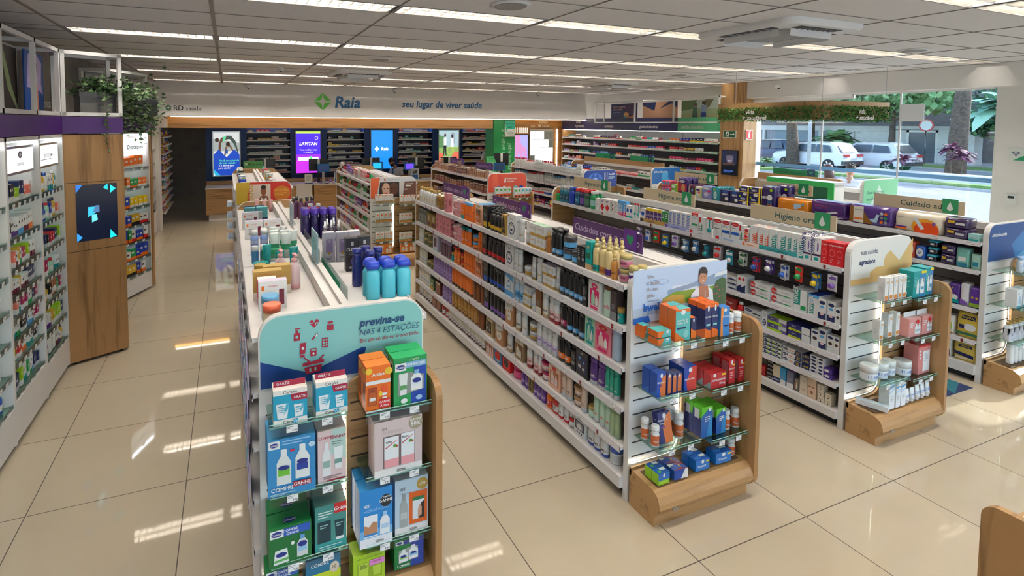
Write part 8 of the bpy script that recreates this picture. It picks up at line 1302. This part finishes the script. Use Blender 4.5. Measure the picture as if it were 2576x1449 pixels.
tree('tree trunk before the first white car, leafy crown above hedge sign',33,18.3,5,.32,[(0,.5,5.5,2.2),(-.5,-2,4.9,1.7),(.3,2.8,5,1.8)],1,.5); tree('tall dark leaning trunk near the bright pillar',33.4,10.55,7,.36,[(0,.5,7.4,2.4)],2,-.3)
tree('leafy tree across the street above the white door',43.5,18.5,4.2,.2,[(0,0,4.7,2.2),(-.5,2.6,4.9,2.1),(.3,-2.2,4.5,1.9),(0,5.5,5.4,2.2)],3,0,['#9cc48a','#b4d69a','#86b274'],500,.45); tree('dark leafy tree behind the parked cars',45,25,4.5,.25,[(0,0,4.6,2.6),(0,-4,4.4,2.4),(0,4.5,5,2.6)],4,0,GD,550,.5)
tree('dense green tree beyond the red and white round sign',44.5,12.2,5,.3,[(0,0,4.6,2.3),(0,-2.6,3.4,2.2),(-.6,1.2,2.6,1.3),(0,-5,5,2.5)],6,0,GD+GR[:2],500,.5)
def palm(label,x,y,h,n,l,cols,seed,trunk=.12,name='street_palm'):
    rnd=random.Random(seed); o=thing(name,label,'plant',(x,y,-.12)); b=MB(); b.tube([(0,0,0),(.05,.05,h*.5),(0,0,h)],[trunk,trunk*.9,trunk*.7],'white','bark',8); b.obj('trunk',o); f=MB()
    for i in range(n):
        a=rnd.uniform(0,6.28); e=rnd.uniform(.1,1.2); L=l*rnd.uniform(.7,1.2); c=rnd.choice(cols); P=[Vector((cos(a)*cos(e)*L*t,sin(a)*cos(e)*L*t,h+sin(e)*L*t-.55*L*t*t)) for t in (0,.3,.6,.85,1)]
        sd_=Vector((-sin(a),cos(a),0))
        for k in range(4):
            w0=(.05,.12,.13,.08,.01)[k]*l; w1=(.05,.12,.13,.08,.01)[k+1]*l; f.poly([P[k]-sd_*w0,P[k]+sd_*w0,P[k+1]+sd_*w1,P[k+1]-sd_*w1],c,'leaf')
    f.obj('frond_foliage',o)
palm('bushy fan palm between the two cars and the wall',42.5,21.5,1.3,70,2.3,GR,11); palm('tall feathery palm behind the dark trunk',38.5,11.0,3.4,60,2.6,['#8fc0a4','#a9d4b4','#6fa088'],12,.2); palm('grassy clump at foot of the first trunk',32.4,19.6,.1,60,1.1,['#7fae78','#9cc490'],13,.03,'grass_clump')
for i,(x,y,h,l) in enumerate(((30.8,11.4,.9,'purple leaved plant near the dark trunk, street side'),(30.9,9.2,1.2,'purple leaved plant in planter nearest the bright pillar'),(31.6,9.9,1.5,'taller purple leaved plant against the dark trunk'))): palm(l,x,y,h,40,.75,['#6a3550','#7d4560','#54304a','#8a5a70'],20+i,.03,'purple_shrub')
def car(label,x,y,col,seed=0,scale=1.0):
    o=thing('parked_car',label,'car',(x,y,-.2)); L=4.3*scale; b=MB(); prof=[(-2.15,.35),(-2.2,.62),(-2.12,.98),(-1.95,1.04),(-1.55,1.60),(-1.1,1.66),(.45,1.64),(1.15,1.12),(1.9,1.0),(2.12,.82),(2.15,.4),(1.75,.32),(-1.75,.32)]
    def ring(x_,k,t): return [(x_*(1 if z<1.06 else k),yy*scale,z) for yy,z in prof]
    rings=[ring(-.86,.80,0),ring(-.9,.84,0),ring(.9,.84,0),ring(.86,.80,0)]
    b.loft(rings,'#eceef0' if col=='w' else col,'plastic',sm=False); b.obj('bodywork',o)
    g=MB()
    for s_ in (-1,1):
        for q in (((-1.5,1.10),(-1.32,1.50),(-.62,1.55),(-.58,1.10)),((-.5,1.10),(-.52,1.55),(.38,1.54),(.95,1.10))):
            P=[(s_*(.915-.125*max(0,(z-1.06)/.6)),yy*scale,z) for yy,z in q]; g.poly(P if s_>0 else P[::-1],'#3c4a54','plastic')
    g.poly([(-.7,-2.02*scale,1.12),(.7,-2.02*scale,1.12),(.62,-1.66*scale,1.55),(-.62,-1.66*scale,1.55)],'#3c4a54','plastic'); g.obj('window_glass',o)
    t=MB()
    for s_ in (-1,1): t.box(s_*.62-.22,s_*.62+.22,-2.24*scale,-2.1*scale,.86,1.0,'#c03028','plastic')
    t.obj('tail_light',o); k=MB(); k.box(-.88,.88,-2.24*scale,-2.05*scale,.38,.6,'#33383c','plastic'); k.box(-.25,.25,-2.245*scale,-2.23*scale,.66,.78,'#c9ccce','plastic'); k.obj('bumper',o)
    k=MB()
    for s_ in (-1,1): k.box(s_*.66-.02,s_*.66+.02,-1.3*scale,.4*scale,1.66,1.70,'#8f9498','metal')
    k.obj('roof_rail',o)
    for s_ in (-1,1):
        for yy in (-1.32,1.32):
            w=MB(); n=18; R_=.34
            w.loft([[(s_*xx,yy*scale+r_*cos(2*pi*j/n),.34+r_*sin(2*pi*j/n)) for j in range(n)] for xx,r_ in ((.7,.2),(.7,R_),(.9,R_),(.915,R_*.86),(.915,.24))],'#222427','matte'); wo=w.obj('wheel',o); w=MB()
            for j in range(5):
                a=2*pi*j/5; w.poly([(s_*.918,yy*scale+.05*cos(a-.8),.34+.05*sin(a-.8)),(s_*.918,yy*scale+.23*cos(a-.2),.34+.23*sin(a-.2)),(s_*.918,yy*scale+.23*cos(a+.2),.34+.23*sin(a+.2)),(s_*.918,yy*scale+.05*cos(a+.8),.34+.05*sin(a+.8))],'#c9cdd0','metal')
            w.obj('rim_spoke',wo)
car('white car parked behind the tree trunk',34.2,17.75,'w'); car('white car with roof rails parked ahead of the other',36.6,16.0,'w'); car('dark blue car partly hidden behind the first white car',36.5,22.3,'#3b4a66')
o=thing('street_pole','pale street pole in front of the first white car','pole',(31,16.05,-.12)); b=MB(); b.tube([(0,0,0),(0,0,6.5)],.09,'#b9bdc0','plastic',10); b.obj('pole_shaft',o)
sbox('wall_across_street',50,51,-10,60,-.12,9,'concrete')
o=thing('entrance_portal','pale building entrance across the street with glass door','building entrance',(46,16.5,-.12)); b=MB(); b.box(0,1,-2.4,3.4,2.35,2.6,'white','render'); b.box(.3,.6,2.5,6.5,0,2.3,'white','render'); b.box(0,1,-1.4,.55,0,2.35,'white','render'); b.obj('wall_panel',o); b=MB()
for y0,y1,z0,z1 in ((.6,.75,0,2.3),(2.3,2.45,0,2.3),(.6,2.45,2.15,2.3)): b.box(.1,.25,y0,y1,z0,z1,'#e6e6e2','plastic')
b.obj('door_frame',o); b=MB(); b.box(.15,.2,.75,2.3,.05,2.15,'#5f6a74','plastic'); b.obj('door_glass',o)
o=thing('shopfront','white ground floor front with glazing across the street','building front',(46.2,23,-.12)); b=MB(); b.box(0,.5,-3,10,2.2,2.6,'white','render'); b.box(0,.5,-3,10,0,.5,'white','render')
for y in (-3,-.5,2,4.5,7,9.8): b.box(0,.5,y,y+.2,.5,2.2,'white','render')
b.obj('facade',o); b=MB(); b.box(.2,.25,-2.8,9.8,.5,2.2,'#6f8490','plastic'); b.obj('glazing',o)
o=thing('round_sign','round red and white sign near the dark trunk','sign',(44.2,16.9,-.12)); b=MB(); b.tube([(0,0,0),(0,0,2.3)],.04,'grey','metal',6); b.obj('post',o); b=MB(); b.M=Matrix.Translation((0,0,2.65))@Matrix.Rotation(pi/2,4,'Y'); b.lathe([(.42,-.02),(.42,.02)],'#d23a40','plastic',24); b.lathe([(.33,-.025),(.33,.03)],'#e6ecec','plastic',24); b.obj('disc',o)
